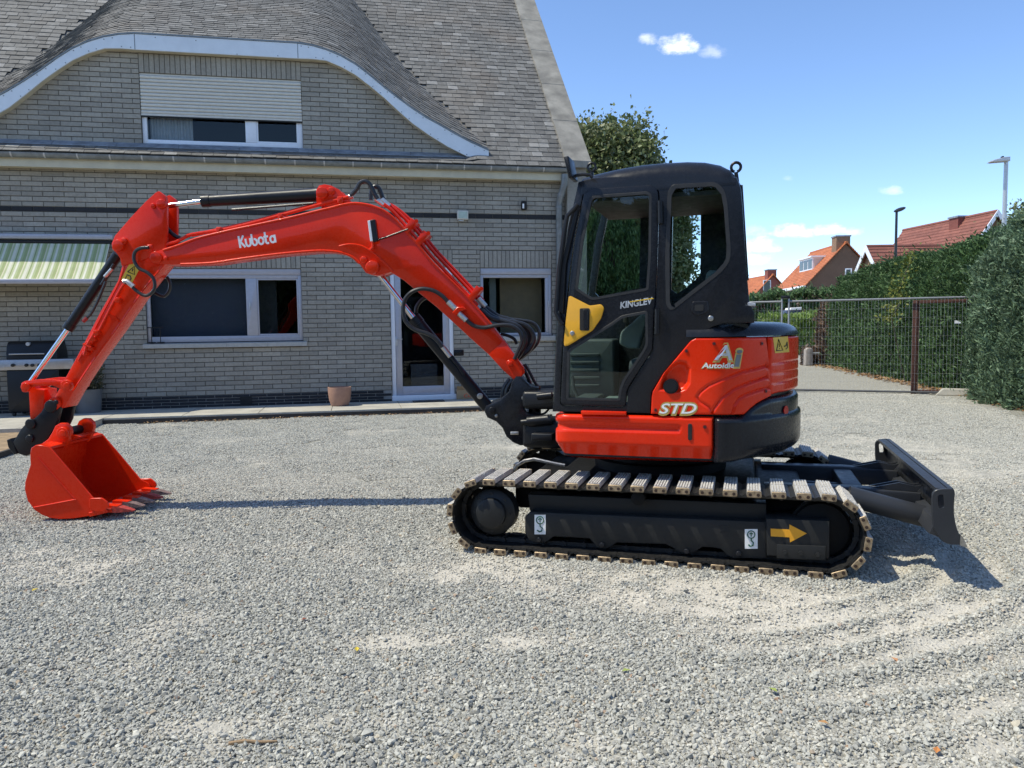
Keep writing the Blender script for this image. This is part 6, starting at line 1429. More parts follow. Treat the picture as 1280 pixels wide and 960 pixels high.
rl = MB(); zrl = FA.tr(770, 243, .16)[1]; rl.box(FA, .72, 1.58, .192, 1.048, zrl-.03, zrl-.005); part(rl, 'roof_lining', M['dark'], CAB)
# door
dgl_u = round_poly(FA.T([(737.5, 249), (742, 244.5), (810, 239.5), (815, 244), (814, 320), (811, 363), (740, 375.5), (719, 362.5), (726.5, 300)], YC0), .02, 3)
dgl_l = round_poly(FA.T([(709.5, 437.5), (766, 402.5), (777, 394.5), (810, 388.3), (810.5, 431), (806, 440), (781, 477), (777, 488), (776, 501), (708, 500.3)], YC0), .02, 3)
dm = MB(); dm.prism(FA, doorp, YC0-.008, YC1-.004, .010, 2, holes=[dgl_u, dgl_l]); DOOR = part(dm, 'cab_door', M['char'])
for q in (dgl_u, dgl_l):
    g = MB(); g.prism(FA, inset(q, -.008), YC0+.014, YC0+.020); part(g, 'door_glass', M['glass'], DOOR)
    s = MB(); s.prism(FA, inset(q, -.002), YC0-.0095, YC0+.004, .003, 1, holes=[inset(q, .016)]); part(s, 'glass_seal', M['rubber'], DOOR)
g = MB(); g.prism(FA, inset(qwin, -.008), YC0+.014, YC0+.020); part(g, 'quarter_window', M['glass'], CAB)
s = MB(); s.prism(FA, inset(qwin, -.002), YC0-.0025, YC0+.006, .002, 1, holes=[inset(qwin, .022)]); part(s, 'window_seal', M['rubber'], CAB)
yp = round_poly(FA.T([(711.5, 371), (714, 370), (738, 382.3), (752, 380.2), (756, 385), (752, 398), (741.5, 413), (712, 431.5), (706, 433), (705.5, 428), (708, 400)], YC0), .012, 3)
y = MB(); y.prism(FA, yp, YC0-.020, YC0-.007, .004, 2); YP = part(y, 'handle_panel', M['yellow'], DOOR)
h = MB(); h.prism(FA, round_poly(FA.T([(725.5, 385.5), (738, 385.3), (737.5, 413.5), (725.5, 413)], YC0), .01, 3), YC0-.0235, YC0-.0195, .001, 1); part(h, 'door_handle', M['dark'], DOOR)
h = MB(); h.prism(FA, round_poly(FA.T([(730, 387), (736.5, 387), (736.2, 411), (730, 411)], YC0), .008, 3), YC0-.034, YC0-.0238, .003, 1); part(h, 'handle_grip', M['char'], DOOR)
k = MB(); a = FA.tr(716.3, 416.5, YC0); k.disc(FA, a[0], a[1], YC0-.027, YC0-.0195, .015, 16, .003); part(k, 'door_lock', M['steel'], DOOR)
cab_place = lambda o: (lambda x, z: FA.w(x, o, z))
decal('kinglev_lettering', 'KINGLEV', cab_place(YC0-.0092), FA.tr(775.5, 385.8, YC0), FA.tr(817, 379.3, YC0), .040, M['silver'], DOOR, .22, .03)
decal('slogan_strip', 'POWERFUL & ECONOMY', cab_place(YC0-.0092), FA.tr(787, 376.6, YC0), FA.tr(817, 372.2, YC0), .011, M['stick_y'], DOOR, .2, .03) if False else None
ys = MB(); ys.prism(FA, FA.T([(787, 376.8), (816, 372.4), (817.5, 373.6), (788, 378)], YC0), YC0-.0098, YC0-.0085); part(ys, 'yellow_stripe', M['stick_y'], DOOR)
for p0, p1 in (((825, 251), (825.5, 279)), ((821.5, 386), (821, 417))):
    hg = MB(); a, b = FA.tr(*p0, .13), FA.tr(*p1, .13); hg.tube([FA.w(a[0], .13, a[1]), FA.w(b[0], .13, b[1])], .016, 10); part(hg, 'door_hinge', M['blackp'], DOOR)
# cab fittings
def fa_path(pts, y): return [FA.w(*(lambda r: (r[0], y, r[1]))(FA.tr(a, b, y))) for a, b in pts]
gr = MB(); gr.tube(fa_path([(722, 255), (717.5, 261), (709, 270), (705.5, 290), (699, 336), (694.8, 390), (699, 400), (703, 406)], .125), .014, 8); part(gr, 'grab_rail', M['blackp'], CAB)
pl = MB(); pl.prism(FA, FA.T([(719, 262), (723, 262), (707, 330), (703.5, 392), (697, 388), (701, 330)], .13), .132, .149, .003, 1); part(pl, 'rail_strip', M['blackp'], CAB)
mr = MB(); mr.tube(fa_path([(717, 222), (720, 219.5), (728, 218), (737, 218.5), (740.5, 222)], .12), .010, 8); MR = part(mr, 'mirror_arm', M['blackp'], CAB)
mi = MB(); mi.prism(FA, round_poly(FA.T([(708.3, 199.5), (714.5, 198.3), (719.5, 224.5), (714.5, 226)], .12), .008), .03, .20, .008, 2); part(mi, 'mirror', M['blackp'], CAB)
for (x, y_, yy) in ((920, 209, .3), (739.5, 209, .75)):
    e = MB(); a = FA.tr(x, y_, yy); e.tube([FA.w(a[0]+.028*math.cos(q), yy, a[1]+.028*math.sin(q)) for q in np.linspace(-1.3, 4.4, 15)], .009, 7); e.cyl(FA.w(a[0], yy, a[1]-.03), FA.w(a[0]+.01, yy, a[1]-.10), .012, 8); part(e, 'lifting_eye', M['blackp'], CAB)
lk = MB(); q = round_poly(FA.T([(865, 377), (885, 376.5), (886, 390), (872, 395), (864.5, 391)], YC0), .012); lk.prism(FA, q, YC0-.006, YC0+.004, .003, 1); LK = part(lk, 'socket_plate', M['char'], CAB)
s2 = MB(); s2.prism(FA, round_poly(FA.T([(868.5, 381), (879.5, 380.5), (879.5, 388.5), (868.5, 389)], YC0), .006), YC0-.0085, YC0-.0058); part(s2, 'socket', M['dark'], CAB)
s3 = MB(); a = FA.tr(888.5, 398, YC0); s3.disc(FA, a[0], a[1], YC0-.018, YC0-.0005, .017, 14, .004); part(s3, 'knob', M['steel'], CAB)
lp = MB(); q = FA.T([(930, 378), (944, 379.5), (944, 383), (931, 384)], .3); lp.prism(FA, q, .15, .9, .004, 1); part(lp, 'rear_ledge', M['galv'], CAB)
# seat and controls
se = MB(); se.rbox(FA, .95, 1.42, .40, .86, 1.12, 1.24, .04); se.rbox(FA, 1.00, 1.38, .45, .81, .945, 1.1195, .02); SE = part(se, 'seat', M['seat'] if 'seat' in M else M['dark'])
bk = MB(); bk.prism(FA, round_poly([(1.36, 1.2405), (1.46, 1.22), (1.56, 1.78), (1.44, 1.80)], .04, 3), .42, .84, .04); part(bk, 'backrest', M['seatc'], SE)
ar = MB(); ar.prism(FA, round_poly(FA.T([(792, 402), (802, 392), (810, 390), (812, 398), (806, 412), (799, 436), (786, 436), (774, 430), (776, 415)], .35), .02, 3), .33, .42, .015); part(ar, 'control_console', M['seatc'], SE)
lv = MB(); lv.tube(fa_path([(785, 412), (783, 402)], .36), .012, 8); lv.tube(fa_path([(783, 403), (782.5, 396)], .36), .02, 10); part(lv, 'joystick', M['dark'], SE)
cx0 = FA.tr(708, 470, .80)[0]; cx1 = FA.tr(768, 470, .80)[0]; czt = FA.tr(740, 424, .80)[1]
cn = MB(); cn.rbox(FA, cx0, cx1, .80, 1.045, .946, czt, .02); CN = part(cn, 'side_console', M['seatd'], EX)
for i in range(5):
    v = MB(); z = 1.02+i*.055; v.rbox(FA, cx0+.03, cx0+.24, .788, .7995, z, z+.022, .004); part(v, 'louvre', M['seatd'], CN)
pe = MB(); pe.rbox(FA, .60, .74, .30, .70, .946, .985, .01); pe.tube(fa_path([(715, 470), (717, 485), (722, 496)], .35), .012, 6); part(pe, 'pedal', M['seatd'], EX)
mt = MB(); mt.rbox(FA, .76, 1.0, .3, .78, .946, .962, .004); part(mt, 'floor_mat', M['seatc'], EX)
M['rworn'] = plain('worn_red_paint', (.42, .05, .035), .55, var=.45, scale=60, bump=.3); M['toothm'] = plain('scuffed_tooth_steel', (.30, .20, .17), .5, .4, var=.5, scale=50, bump=.3)
# ---- boom, arm and bucket in their own upright plane
BT = FB.T
def fb_path(pts, y): return [FB.w(*(lambda r: (r[0], y, r[1]))(FB.tr(a, b, y))) for a, b in pts]
def spline(pts, k=4):
    P = [Vector(p) for p in pts]; out = []
    for i in range(len(P)-1):
        p0, p1, p2, p3 = P[max(i-1, 0)], P[i], P[i+1], P[min(i+2, len(P)-1)]
        for j in range(k): t = j/k; out.append(.5*((2*p1)+(p2-p0)*t+(2*p0-5*p1+4*p2-p3)*t*t+(3*p1-p0-3*p2+p3)*t**3))
    return out+[P[-1]]
YN = -.115
bp_ = BT([(189, 321), (192, 315.5), (200, 312.5), (212, 311.8), (226, 305.8), (246, 298), (280, 289.5), (320, 281), (360, 272.5), (395, 264), (414, 259.4), (430, 255.3), (445, 253.7), (461, 256), (472, 259.5), (480, 263), (492.5, 272.5), (505, 286), (523, 306), (540.6, 328), (580, 366.5), (617.5, 409.6), (637, 434), (655, 459.5), (656, 466), (650, 473), (642, 474.3), (629, 463), (610, 442.5), (591, 425.6), (568.7, 405), (546, 384), (522, 364.7), (505, 350.6), (488, 340), (481, 342), (474, 344.5), (464, 343.5), (457, 341), (450, 331), (440, 321.5), (427, 316.5), (410, 314.3), (390, 314.5), (347, 318.3), (300, 324.3), (264, 329.5), (218, 331), (196, 330.3), (190, 326.5)], YN)
bm_ = MB(); bm_.prism(FB, bp_, YN, -YN, .010, 2); BOOM = part(bm_, 'boom', M['red'])
# side-plate lips above and below
def lip(top, y0, y1, w=.016):
    m = MB(); m.tube(spline(fb_path(top, (y0+y1)/2), 3), w, 6); return m
for yy in (YN+.002, -YN-.002):
    part(lip([(204, 313), (226, 306), (246, 298.3), (280, 289.8), (320, 281.3), (360, 272.8), (395, 264.3), (414, 259.8), (430, 255.7), (445, 254.2), (461, 256.5), (472, 260), (480, 263.6), (492.5, 273), (505, 286.5), (523, 306.5), (540.6, 328.5), (580, 367), (617.5, 410)], yy, yy, .011), 'weld_edge', M['red'], BOOM)
    part(lip([(226, 330.5), (264, 329), (300, 323.8), (347, 317.8), (390, 314), (410, 313.8), (427, 316), (440, 321), (449, 329)], yy, yy, .011), 'weld_edge', M['red'], BOOM)
# inner contour rib near the bend
part(lip([(424, 308), (436, 305.5), (450, 307), (464, 314), (478, 326), (492, 340)], YN-.001, YN-.001, .008), 'weld_bead', M['red'], BOOM)
def boss(F, px, py, y0, y1, r, name, mat, parent, n=20, rb=.006):
    m = MB(); x, z = F.tr(px, py, min(y0, y1)); m.disc(F, x, z, y0, y1, r, n, rb); return part(m, name, mat, parent)
ft = MB(); ft.prism(FB, BT([(610.5, 442.5), (630.5, 425.5), (655, 459.5), (656, 466), (650, 473), (642, 474.3), (629, 463)], YN-.014), YN-.014, YN-.0005, .004, 2); part(ft, 'foot_plate', M['red'], BOOM)
ft = MB(); ft.prism(FB, BT([(610.5, 442.5), (630.5, 425.5), (655, 459.5), (656, 466), (650, 473), (642, 474.3), (629, 463)], -YN), -YN+.0005, -YN+.014, .004, 2); part(ft, 'foot_plate', M['red'], BOOM)
fo = MB(); fo.prism(FB, round_poly(BT([(632, 451), (642, 449), (654, 462), (652, 472), (642, 473)], YN-.02), .03, 4), YN-.022, YN-.0145, .003, 1); part(fo, 'pin_plate', M['red'], BOOM)
boss(FB, 638, 455, YN-.032, YN-.0225, .022, 'pin', M['red'], BOOM)
for p, r in (((194.3, 321.7), .047), ((206.5, 323), .016)): boss(FB, *p, YN-.018, YN-.0005, r, 'pin', M['red'], BOOM)
boss(FB, 465, 334, YN-.045, YN-.0005, .052, 'pin', M['red'], BOOM); boss(FB, 454, 324.5, YN-.03, YN-.0005, .026, 'pin', M['red'], BOOM)
# bracket of the arm cylinder on top of the boom
br = BT([(396, 257), (395.5, 238), (399, 232), (406, 230.5), (414, 232), (424, 237), (432, 246), (440, 254.5), (420, 258.5)], -.075)
for y0, y1 in ((-.085, -.055), (.055, .085)): b = MB(); b.prism(FB, br, y0, y1, .005, 2); part(b, 'cylinder_bracket', M['red'], BOOM)
boss(FB, 402, 240.5, -.115, -.0855, .045, 'pin', M['red'], BOOM); boss(FB, 413.5, 238.5, -.105, -.0855, .03, 'pin', M['red'], BOOM)
# hard pipes with clamps
pp = MB(); pp.tube(spline(fb_path([(185, 309.8), (200, 306.8), (219, 302.5), (229, 297.8), (240, 293), (280, 287), (320, 277.5), (360, 266.5), (395, 257), (424, 249), (436, 246)], -.09), 3), .014, 8); part(pp, 'pipe', M['red'], BOOM)
pp = MB(); pp.tube(spline(fb_path([(240, 294), (280, 285.5), (320, 276), (360, 265), (395, 255.5), (424, 248.5), (440, 245.5)], .06), 3), .014, 8); part(pp, 'pipe', M['red'], BOOM)
for yy, o in ((-.085, (0, 0)), (-.03, (4, -4)), (.05, (7, -6))):
    pp = MB(); pp.tube(spline(fb_path([(480+o[0]*.3, 255.5+o[1]*.3), (490+o[0]*.6, 263+o[1]*.6), (505+o[0], 280+o[1]), (523+o[0], 300+o[1]), (540+o[0], 321+o[1]), (575+o[0], 358+o[1]), (597+o[0], 382+o[1])], yy), 3), .0135, 8); part(pp, 'pipe', M['red'], BOOM)
for a, b in (((430, 249), (441, 244.8)), ((470, 248.5), (481, 257)), ((477, 249.5), (487, 258)), ((592, 377), (601, 387)), ((598, 373), (607, 383))):
    f = MB(); f.tube(fb_path([a, b], -.05), .021, 10); part(f, 'pipe_fitting', M['fit'], BOOM)
for p in ((275, 288), (352, 271), (426, 250), (189, 310)): c = MB(); x, z = FB.tr(*p, -.09); c.rbox(FB, x-.022, x+.022, -.118, .085 if p[0] > 200 else -.04, z-.03, z+.024, .006); part(c, 'pipe_clamp', M['red'], BOOM)
for p in ((509, 287), (524, 302), (590, 371)):
    c = MB(); q = BT([(p[0]-5, p[1]+1), (p[0]+1, p[1]+6), (p[0]+13, p[1]-9), (p[0]+6, p[1]-14)], -.09); c.prism(FB, q, -.122, .075, .005, 2); part(c, 'pipe_clamp', M['red'], BOOM)
    d = MB(); x, z = FB.tr(p[0]+12, p[1]-10, -.1); d.disc(FB, x, z, -.13, -.12, .016, 8); part(d, 'bolt', M['red'], BOOM)
# work light on the boom flank
wl_ = MB(); q = BT([(463.5, 275.5), (469.5, 274.5), (473, 301), (467, 303)], YN-.05); wl_.prism(FB, round_poly(q, .006, 2), YN-.075, YN-.018, .004, 1); WL = part(wl_, 'work_light', M['blackp'], BOOM)
le = MB(); q = BT([(460.2, 276.5), (463.3, 275.8), (466.8, 301.5), (463.5, 302)], YN-.05); le.prism(FB, q, YN-.074, YN-.019, .002, 1); part(le, 'light_lens', M['white'], BOOM)
bk_ = MB(); bk_.tube(fb_path([(466, 302), (466, 309), (463, 312)], YN-.02), .014, 8); part(bk_, 'light_bracket', M['red'], BOOM)
wr = MB(); wr.tube(fb_path([(473, 299.5), (484, 296), (500, 290), (510, 286.5)], YN-.006), .0065, 6); part(wr, 'cable', M['hose'], BOOM)
# maker's lettering in rounded strokes
def kubota():
    A = lambda cx, cy, r, a0, a1, n=10: [(cx+r*math.cos(R_(a0+(a1-a0)*i/n)), cy+r*math.sin(R_(a0+(a1-a0)*i/n))) for i in range(n+1)]
    G = [(.00, [[(.0, 0), (.0, 1)], [(.55, 1), (.17, .52), (.17, .46), (.60, 0)]]),
         (.80, [[(.0, .66), (.0, .30)]+A(.28, .28, .28, 180, 360)+[(.56, .66)]]),
         (1.60, [[(.0, 1), (.0, .30)]+A(.28, .28, .28, 180, 450, 14)]),
         (2.40, [A(.28, .31, .31, 0, 360, 18)]),
         (3.20, [[(.08, 1), (.08, .2)]+A(.26, .18, .18, 180, 270, 5)+[(.36, 0)], [(-.08, .62), (.36, .62)]]),
         (3.86, [A(.28, .29, .29, 30, 350, 16), [(.58, .62), (.58, 0)]])]
    p0 = Vector(FB.tr(300.5, 309.2, YN)); p1 = Vector(FB.tr(344.5, 302.4, YN)); cap = .083; ax = (p1-p0).normalized(); nx = Vector((-ax.y, ax.x)); sx = (p1-p0).length/4.44
    m = MB(); w = .0078
    for gx, strokes in G:
        for st_ in strokes:
            P = [p0+ax*((gx+x)*sx+y*cap*.16*0)+nx*(y*cap) for x, y in st_]
            b = len(m.v); K = len(P)
            for i, p in enumerate(P):
                t = (P[min(i+1, K-1)]-P[max(i-1, 0)]).normalized(); n = Vector((-t.y, t.x))*w; e = t*(w*.6 if i == K-1 else -w*.6 if i == 0 else 0)
                for q in (p+n+e, p-n+e): m.v.append(FB.w(q.x, YN-.0016-.0004*(strokes.index(st_)), q.y))
            for i in range(K-1): m.face([b+2*i, b+2*i+2, b+2*i+3, b+2*i+1])
    part(m, 'maker_lettering', M['white'], BOOM, recalc=False)
kubota()
# ---- arm
YA = -.095
ap_ = BT([(205, 309), (213, 322), (202, 334), (178, 364), (144, 413), (117, 450), (92, 488), (80, 509.5), (71, 511.5), (65, 504), (68, 496), (81, 473), (100, 438), (125, 390), (147, 351), (152.5, 332), (152, 318), (160, 306)], YA)
am = MB(); am.prism(FB, ap_, YA, -YA, .009, 2); ARM = part(am, 'arm', M['red'])
ear = BT([(195, 241), (199.2, 239), (207.7, 245.5), (209.5, 258), (208.5, 310), (206, 316), (165, 330), (152.5, 332), (151, 323), (146, 316), (141, 311.5), (140.3, 304.5), (144.4, 294.7), (164, 272), (182.4, 252.5)], YA)
for y0, y1 in ((YA-.012, YA+.028), (-YA-.028, -YA+.012)): e = MB(); e.prism(FB, ear, y0, y1, .006, 2); part(e, 'ear_plate', M['red'], ARM)
pl_ = BT([(152, 330), (167, 310), (180, 311.5), (196, 330), (176, 364), (150, 366), (148, 350)], YA)
ct_ = MB(); ct_.prism(FB, BT([(203, 262), (206, 262), (205.5, 306), (198, 304)], 0), YA+.0285, -YA-.0285); part(ct_, 'web_plate', M['red'], ARM)
boss(FB, 200.7, 254.5, YA-.038, YA-.0125, .037, 'pin', M['red'], ARM); boss(FB, 190.5, 257, YA-.030, YA-.0125, .02, 'pin', M['red'], ARM)
boss(FB, 146.5, 306.5, YA-.045, YA-.0125, .044, 'pin', M['red'], ARM); boss(FB, 154, 301, YA-.032, YA-.0125, .024, 'pin', M['red'], ARM)
boss(FB, 67, 504.5, YA-.03, YA-.0005, .05, 'pin', M['red'], ARM)
for yy in (YA, -YA): 
    part(lip([(166, 312), (157, 328), (150, 350), (140, 370), (125, 398), (112, 424), (98, 450)], yy, yy, .007), 'weld_edge', M['red'], ARM)
    part(lip([(212, 322.5), (202, 334.5), (178, 364.5), (144, 413.5), (117, 450.5), (92, 488.5)], yy+.003, yy, .009), 'weld_edge', M['red'], ARM)
wsq = [FB.tr(*p, YA-.001) for p in ((163.5, 326.5), (175.5, 334), (163.5, 357), (151.5, 349))]
ws = MB(); ws.prism(FB, wsq, YA-.0025, YA-.0003); part(ws, 'warning_sticker', M['stick_y'], ARM)
m = MB(); plc = lambda u, v: FB.w(*(lambda q: (q[0], YA-.003, q[1]))(qmap(wsq, u, v)))
m.tube([plc(*p) for p in ((.2, .52), (.5, .12), (.85, .45), (.2, .52))], .004, 5); m.tube([plc(.5, .25), plc(.52, .38)], .004, 5); m.tube([plc(*p) for p in ((.25, .66), (.6, .62), (.75, .72), (.7, .85))], .005, 5); m.tube([plc(.3, .7), plc(.3, .9)], .003, 5); part(m, 'warning_print', M['ink'], ARM)
ap2 = MB(); ap2.tube(spline(fb_path([(157, 353), (150, 362), (136, 389), (122, 416), (112, 432), (106, 441)], YA-.018), 3), .010, 7); AP = part(ap2, 'pipe', M['red'], ARM)
for p, r in (((146, 375), .022), ((119, 416), .024), ((115, 424), .02), ((109, 430), .022), ((112, 436), .018), ((106, 441), .020)): boss(FB, *p, YA-.05, YA-.0005, r, 'valve', M['red'], ARM, 10, .004)
vv = MB(); vv.tube(fb_path([(118, 416), (109, 431), (105, 444)], YA-.045), .011, 8); vv.tube(fb_path([(104, 430), (114, 434)], YA-.048), .009, 8); part(vv, 'valve_body', M['red'], ARM)
rb_ = MB(); rb_.prism(FB, BT([(137, 391), (150, 400), (148.5, 402.5), (135.5, 393.5)], YA), YA-.012, YA-.0005); part(rb_, 'rib', M['red'], ARM)
# ---- cylinders
def cylinder(name, a, b, rb0, rb1, rod_end, rr, y=0.0, mat='blackp', head=None):
    A, B = fb_path([a], y)[0], fb_path([b], y)[0]; E_ = fb_path([rod_end], y)[0]; m = MB(); d = (B-A)
    m.tube([A, A+d*.04, A+d*.5, A+d*.93], rb0, 20, rb0+(rb1-rb0)*.93); m.tube([A+d*.9305, B], rb1*1.12, 20); o = part(m, name, M[mat]); r = MB(); r.tube([B-d*.01, E_], rr, 16); part(r, 'rod', M['chrome'], o)
    return o
BCY = cylinder('bucket_cylinder', (147.5, 318), (85, 411), .040, .040, (35, 482), .020)
ACY = cylinder('arm_cylinder', (398, 243.3), (253, 251.6), .057, .044, (207, 257.8), .021)
OCY = cylinder('boom_cylinder', (609, 508), (517, 397.5), .052, .050, (466, 332), .023)
for pts, y, o in (([(392, 254), (330, 259), (290, 262)], -.05, ACY), ([(142, 330), (132, 346), (126, 356)], -.055, BCY)):
    t = MB(); t.tube(fb_path(pts, y), .010, 7); part(t, 'pipe', M['hose'], o)
t = MB(); t.tube(fb_path([(131, 346), (140, 336)], -.055), .014, 8); part(t, 'pipe_fitting', M['fit'], BCY)
t = MB(); t.tube(spline(fb_path([(132, 352), (124, 372), (115, 390), (108, 398)], -.06), 3), .011, 7); part(t, 'hose', M['hose'], BCY)
t = MB(); t.tube(fb_path([(109, 397), (104, 402)], -.06), .014, 8); part(t, 'pipe_fitting', M['redd'], BCY)
bf = MB(); x, z = FB.tr(600, 495, -.05); bf.disc(FB, x, z, -.07, -.045, .024, 14, .004); part(bf, 'port', M['steel'], OCY)
t = MB(); t.tube(fb_path([(552, 432), (563, 446)], -.058), .02, 9); part(t, 'pipe_fitting', M['fit'], OCY)
t = MB(); t.tube(fb_path([(562, 445), (572, 456), (580, 468)], -.058), .013, 8); t.rbox(FB, *(lambda p: (p[0]-.03, p[0]+.05))(FB.tr(572, 440, 0)), -.03, .03, *(lambda p: (p[1]-.03, p[1]+.02))(FB.tr(572, 440, 0)), .008); part(t, 'port_block', M['blackp'], OCY)
# ---- linkage, coupler, bucket
lk_ = BT([(27, 478.5), (32, 476), (50, 474), (68, 474.5), (82, 476.8), (89, 480), (88, 486.5), (80, 487.5), (66, 481.8), (48, 482.3), (38, 485), (34, 490.5), (28, 490)], -.13)
for y0, y1 in ((-.140, -.108), (.108, .140)): l_ = MB(); l_.prism(FB, round_poly(lk_, .012, 2), y0, y1, .006, 2); LKO = part(l_, 'arm_link', M['red'])
boss(FB, 31, 484, -.165, -.1405, .036, 'pin', M['red'], LKO); boss(FB, 82.5, 482, -.175, -.1405, .046, 'pin', M['red'], LKO); boss(FB, 83, 482.3, -.185, -.1755, .028, 'pin_cap', M['red'], LKO)
hl2 = BT([(29, 480), (40, 478), (44, 486), (55, 487), (55, 497), (52, 522), (45, 527), (37, 529), (36, 505), (35, 490)], -.09)
h_ = MB(); h_.prism(FB, hl2, -.085, .085, .008, 2); part(h_, 'bucket_link', M['red'])
cp = BT([(57, 506.7), (61, 500.8), (68, 498.8), (74.5, 503), (76, 510), (74, 518), (72, 527), (68.75, 534), (60, 548), (52, 557), (43.7, 564), (33.3, 570), (25, 567.5), (20, 559), (17, 552.5), (20, 547.5), (27, 536), (35.4, 526.5), (43.7, 522.8), (52, 515)], -.105)
c_ = MB(); 
for y0, y1 in ((-.115, -.070), (.070, .115)): c_.prism(FB, cp, y0, y1, .008, 2)
mid = BT([(60, 515), (70, 515), (66, 532), (50, 552), (34, 562), (26, 556), (30, 542)], 0); c_.prism(FB, mid, -.0695, .0695); CP = part(c_, 'quick_coupler', M['blackp'])
for p, r in (((62.5, 508), .050), ((37, 530), .042), ((36, 548.5), .032), ((69, 503), .02)): boss(FB, *p, -.135, -.1155, r, 'pin', M['blackp'], CP, 18, .008)
hk = MB(); hk.prism(FB, BT([(13, 549), (18, 547), (22, 552), (27, 566), (22, 567), (15, 558)], 0), -.05, .05, .006, 1); part(hk, 'hook', M['blackp'], CP)
pr_ = MB(); x, z = FB.tr(78, 541, -.1); pr_.cyl(FB.w(x, -.16, z), FB.w(x, .16, z), .036, 16); part(pr_, 'coupler_pin', M['blackp'], CP)
BW0, BW1 = -.37, .37
bk_px = [(62, 563.5), (52, 561.5), (45, 561.2), (39, 565), (37.8, 574), (38.4, 585.6), (34.7, 597), (31.5, 608), (31.2, 617.5), (34.7, 630.6), (43, 642), (52, 648), (62, 652), (74, 653.6), (92, 652.8), (112.5, 649.6), (133, 644.5)]
BKp = BT(bk_px, BW0)
zmin = min(p[1] for p in BKp); BKp = [(x, z-zmin+.022) for x, z in BKp]; dzb = -zmin+.022
ins = inset(BKp, .018); inn = [ins[i] for i in range(1, len(ins)-1)]
inn = [(BKp[0][0]+.010, BKp[0][1]-.016)]+inn+[(BKp[-1][0]-.005, BKp[-1][1]+.018)]
sh = MB(); sh.prism(FB, BKp+inn[::-1], BW0+.016, BW1-.016); BUCK = part(sh, 'bucket', M['red'], smooth=45)
sidep = [(x, z) for x, z in BKp]+[(lambda p: (p[0], p[1]+dzb))(FB.tr(128, 633, BW0)), (lambda p: (p[0], p[1]+dzb))(FB.tr(116, 627, BW0)), (lambda p: (p[0], p[1]+dzb))(FB.tr(90, 596, BW0))]
for y0, y1 in ((BW0, BW0+.0155), (BW1-.0155, BW1)): s_ = MB(); s_.prism(FB, sidep, y0, y1, .003, 1); part(s_, 'side_plate', M['red'], BUCK)
adj = lambda pts, y: [(x, z+dzb) for x, z in BT(pts, y)]
for y0, y1 in ((BW0-.018, BW0-.0005), (BW1+.0005, BW1+.018)): s_ = MB(); s_.prism(FB, round_poly(adj([(113.5, 627), (129, 626.5), (136, 632), (138, 637), (131, 643.5), (122, 644), (113, 640)], BW0), .012, 2), y0, y1, .004, 1); part(s_, 'side_cutter', M['red'], BUCK)
for p0, p1 in (((43, 639), (96, 629)), ((48, 576), (94, 628))): r_ = MB(); a, b = [adj([p], BW0)[0] for p in (p0, p1)]; r_.tube([FB.w(a[0], BW0-.002, a[1]), FB.w(b[0], BW0-.002, b[1])], .006, 6); part(r_, 'weld_bead', M['red'], BUCK)
wp = MB(); wp.prism(FB, adj([(112, 645), (134, 640.5), (136, 645), (113, 650.5)], BW0), BW0-.012, BW0-.0005, .003, 1); part(wp, 'wear_plate', M['red'], BUCK)
ep = adj([(76, 530.5), (83, 530.8), (88.5, 536), (89.5, 543), (87, 552), (81, 561.5), (62, 564.5), (44, 562.5), (52, 557), (61, 550.5), (66, 542.5), (70, 534)], -.17)
ep = [(x, z-dzb*.6) for x, z in ep]
for y0, y1 in ((-.185, -.135), (.135, .185)): e_ = MB(); e_.prism(FB, ep, y0, y1, .010, 2); EO = part(e_, 'bucket_ear', M['red'], BUCK)
boss(FB, 77.5, 542, -.205, -.1855, .05, 'pin_boss', M['red'], BUCK); boss(FB, 77.5, 542, -.215, -.2055, .03, 'pin', M['red'], BUCK)
tp = MB(); a = BKp[2]; tp.prism(FB, [(BKp[3][0]+.005, BKp[3][1]+.004), (BKp[0][0]+.0, BKp[0][1]+.004), (BKp[0][0]+.10, BKp[0][1]+.045), (BKp[0][0]+.05, BKp[0][1]+.055), (BKp[3][0]+.08, BKp[3][1]+.03)], -.134, .134, .004, 1); part(tp, 'top_bracket', M['red'], BUCK)
lp0 = BKp[-1]; edge = MB(); edge.prism(FB, [(lp0[0]-.10, lp0[1]-.012), (lp0[0]+.03, lp0[1]+.012), (lp0[0]+.028, lp0[1]+.022), (lp0[0]-.10, lp0[1]+.024)], BW0+.0165, BW1-.0165); part(edge, 'cutting_edge', M['rworn'], BUCK)
tx = lp0[0]-.02; tz = lp0[1]+.006
for i in range(5):
    yc = BW0+.065+i*(BW1-BW0-.13)/4; t_ = MB()
    def tooth(m, x0, x1, w0, w1, h0, h1, zc0, zc1): m.hexa([FB.w(x0, yc-w0, zc0-h0), FB.w(x1, yc-w1, zc1-h1), FB.w(x1, yc+w1, zc1-h1), FB.w(x0, yc+w0, zc0-h0), FB.w(x0, yc-w0, zc0+h0), FB.w(x1, yc-w1, zc1+h1), FB.w(x1, yc+w1, zc1+h1), FB.w(x0, yc+w0, zc0+h0)])
    tooth(t_, tx-.03, tx+.09, .036, .034, .028, .026, tz+.012, tz+.004); to = part(t_, 'tooth_adapter', M['red'], BUCK, smooth=0)
    t_ = MB(); tooth(t_, tx+.05, tx+.13, .036, .034, .027, .017, tz+.006, tz-.002); tooth(t_, tx+.13, tx+.205, .034, .022, .017, .004, tz-.002, tz-.012); part(t_, 'tooth', M['rworn'] if i in (0, 3) else M['toothm'], BUCK, smooth=0)
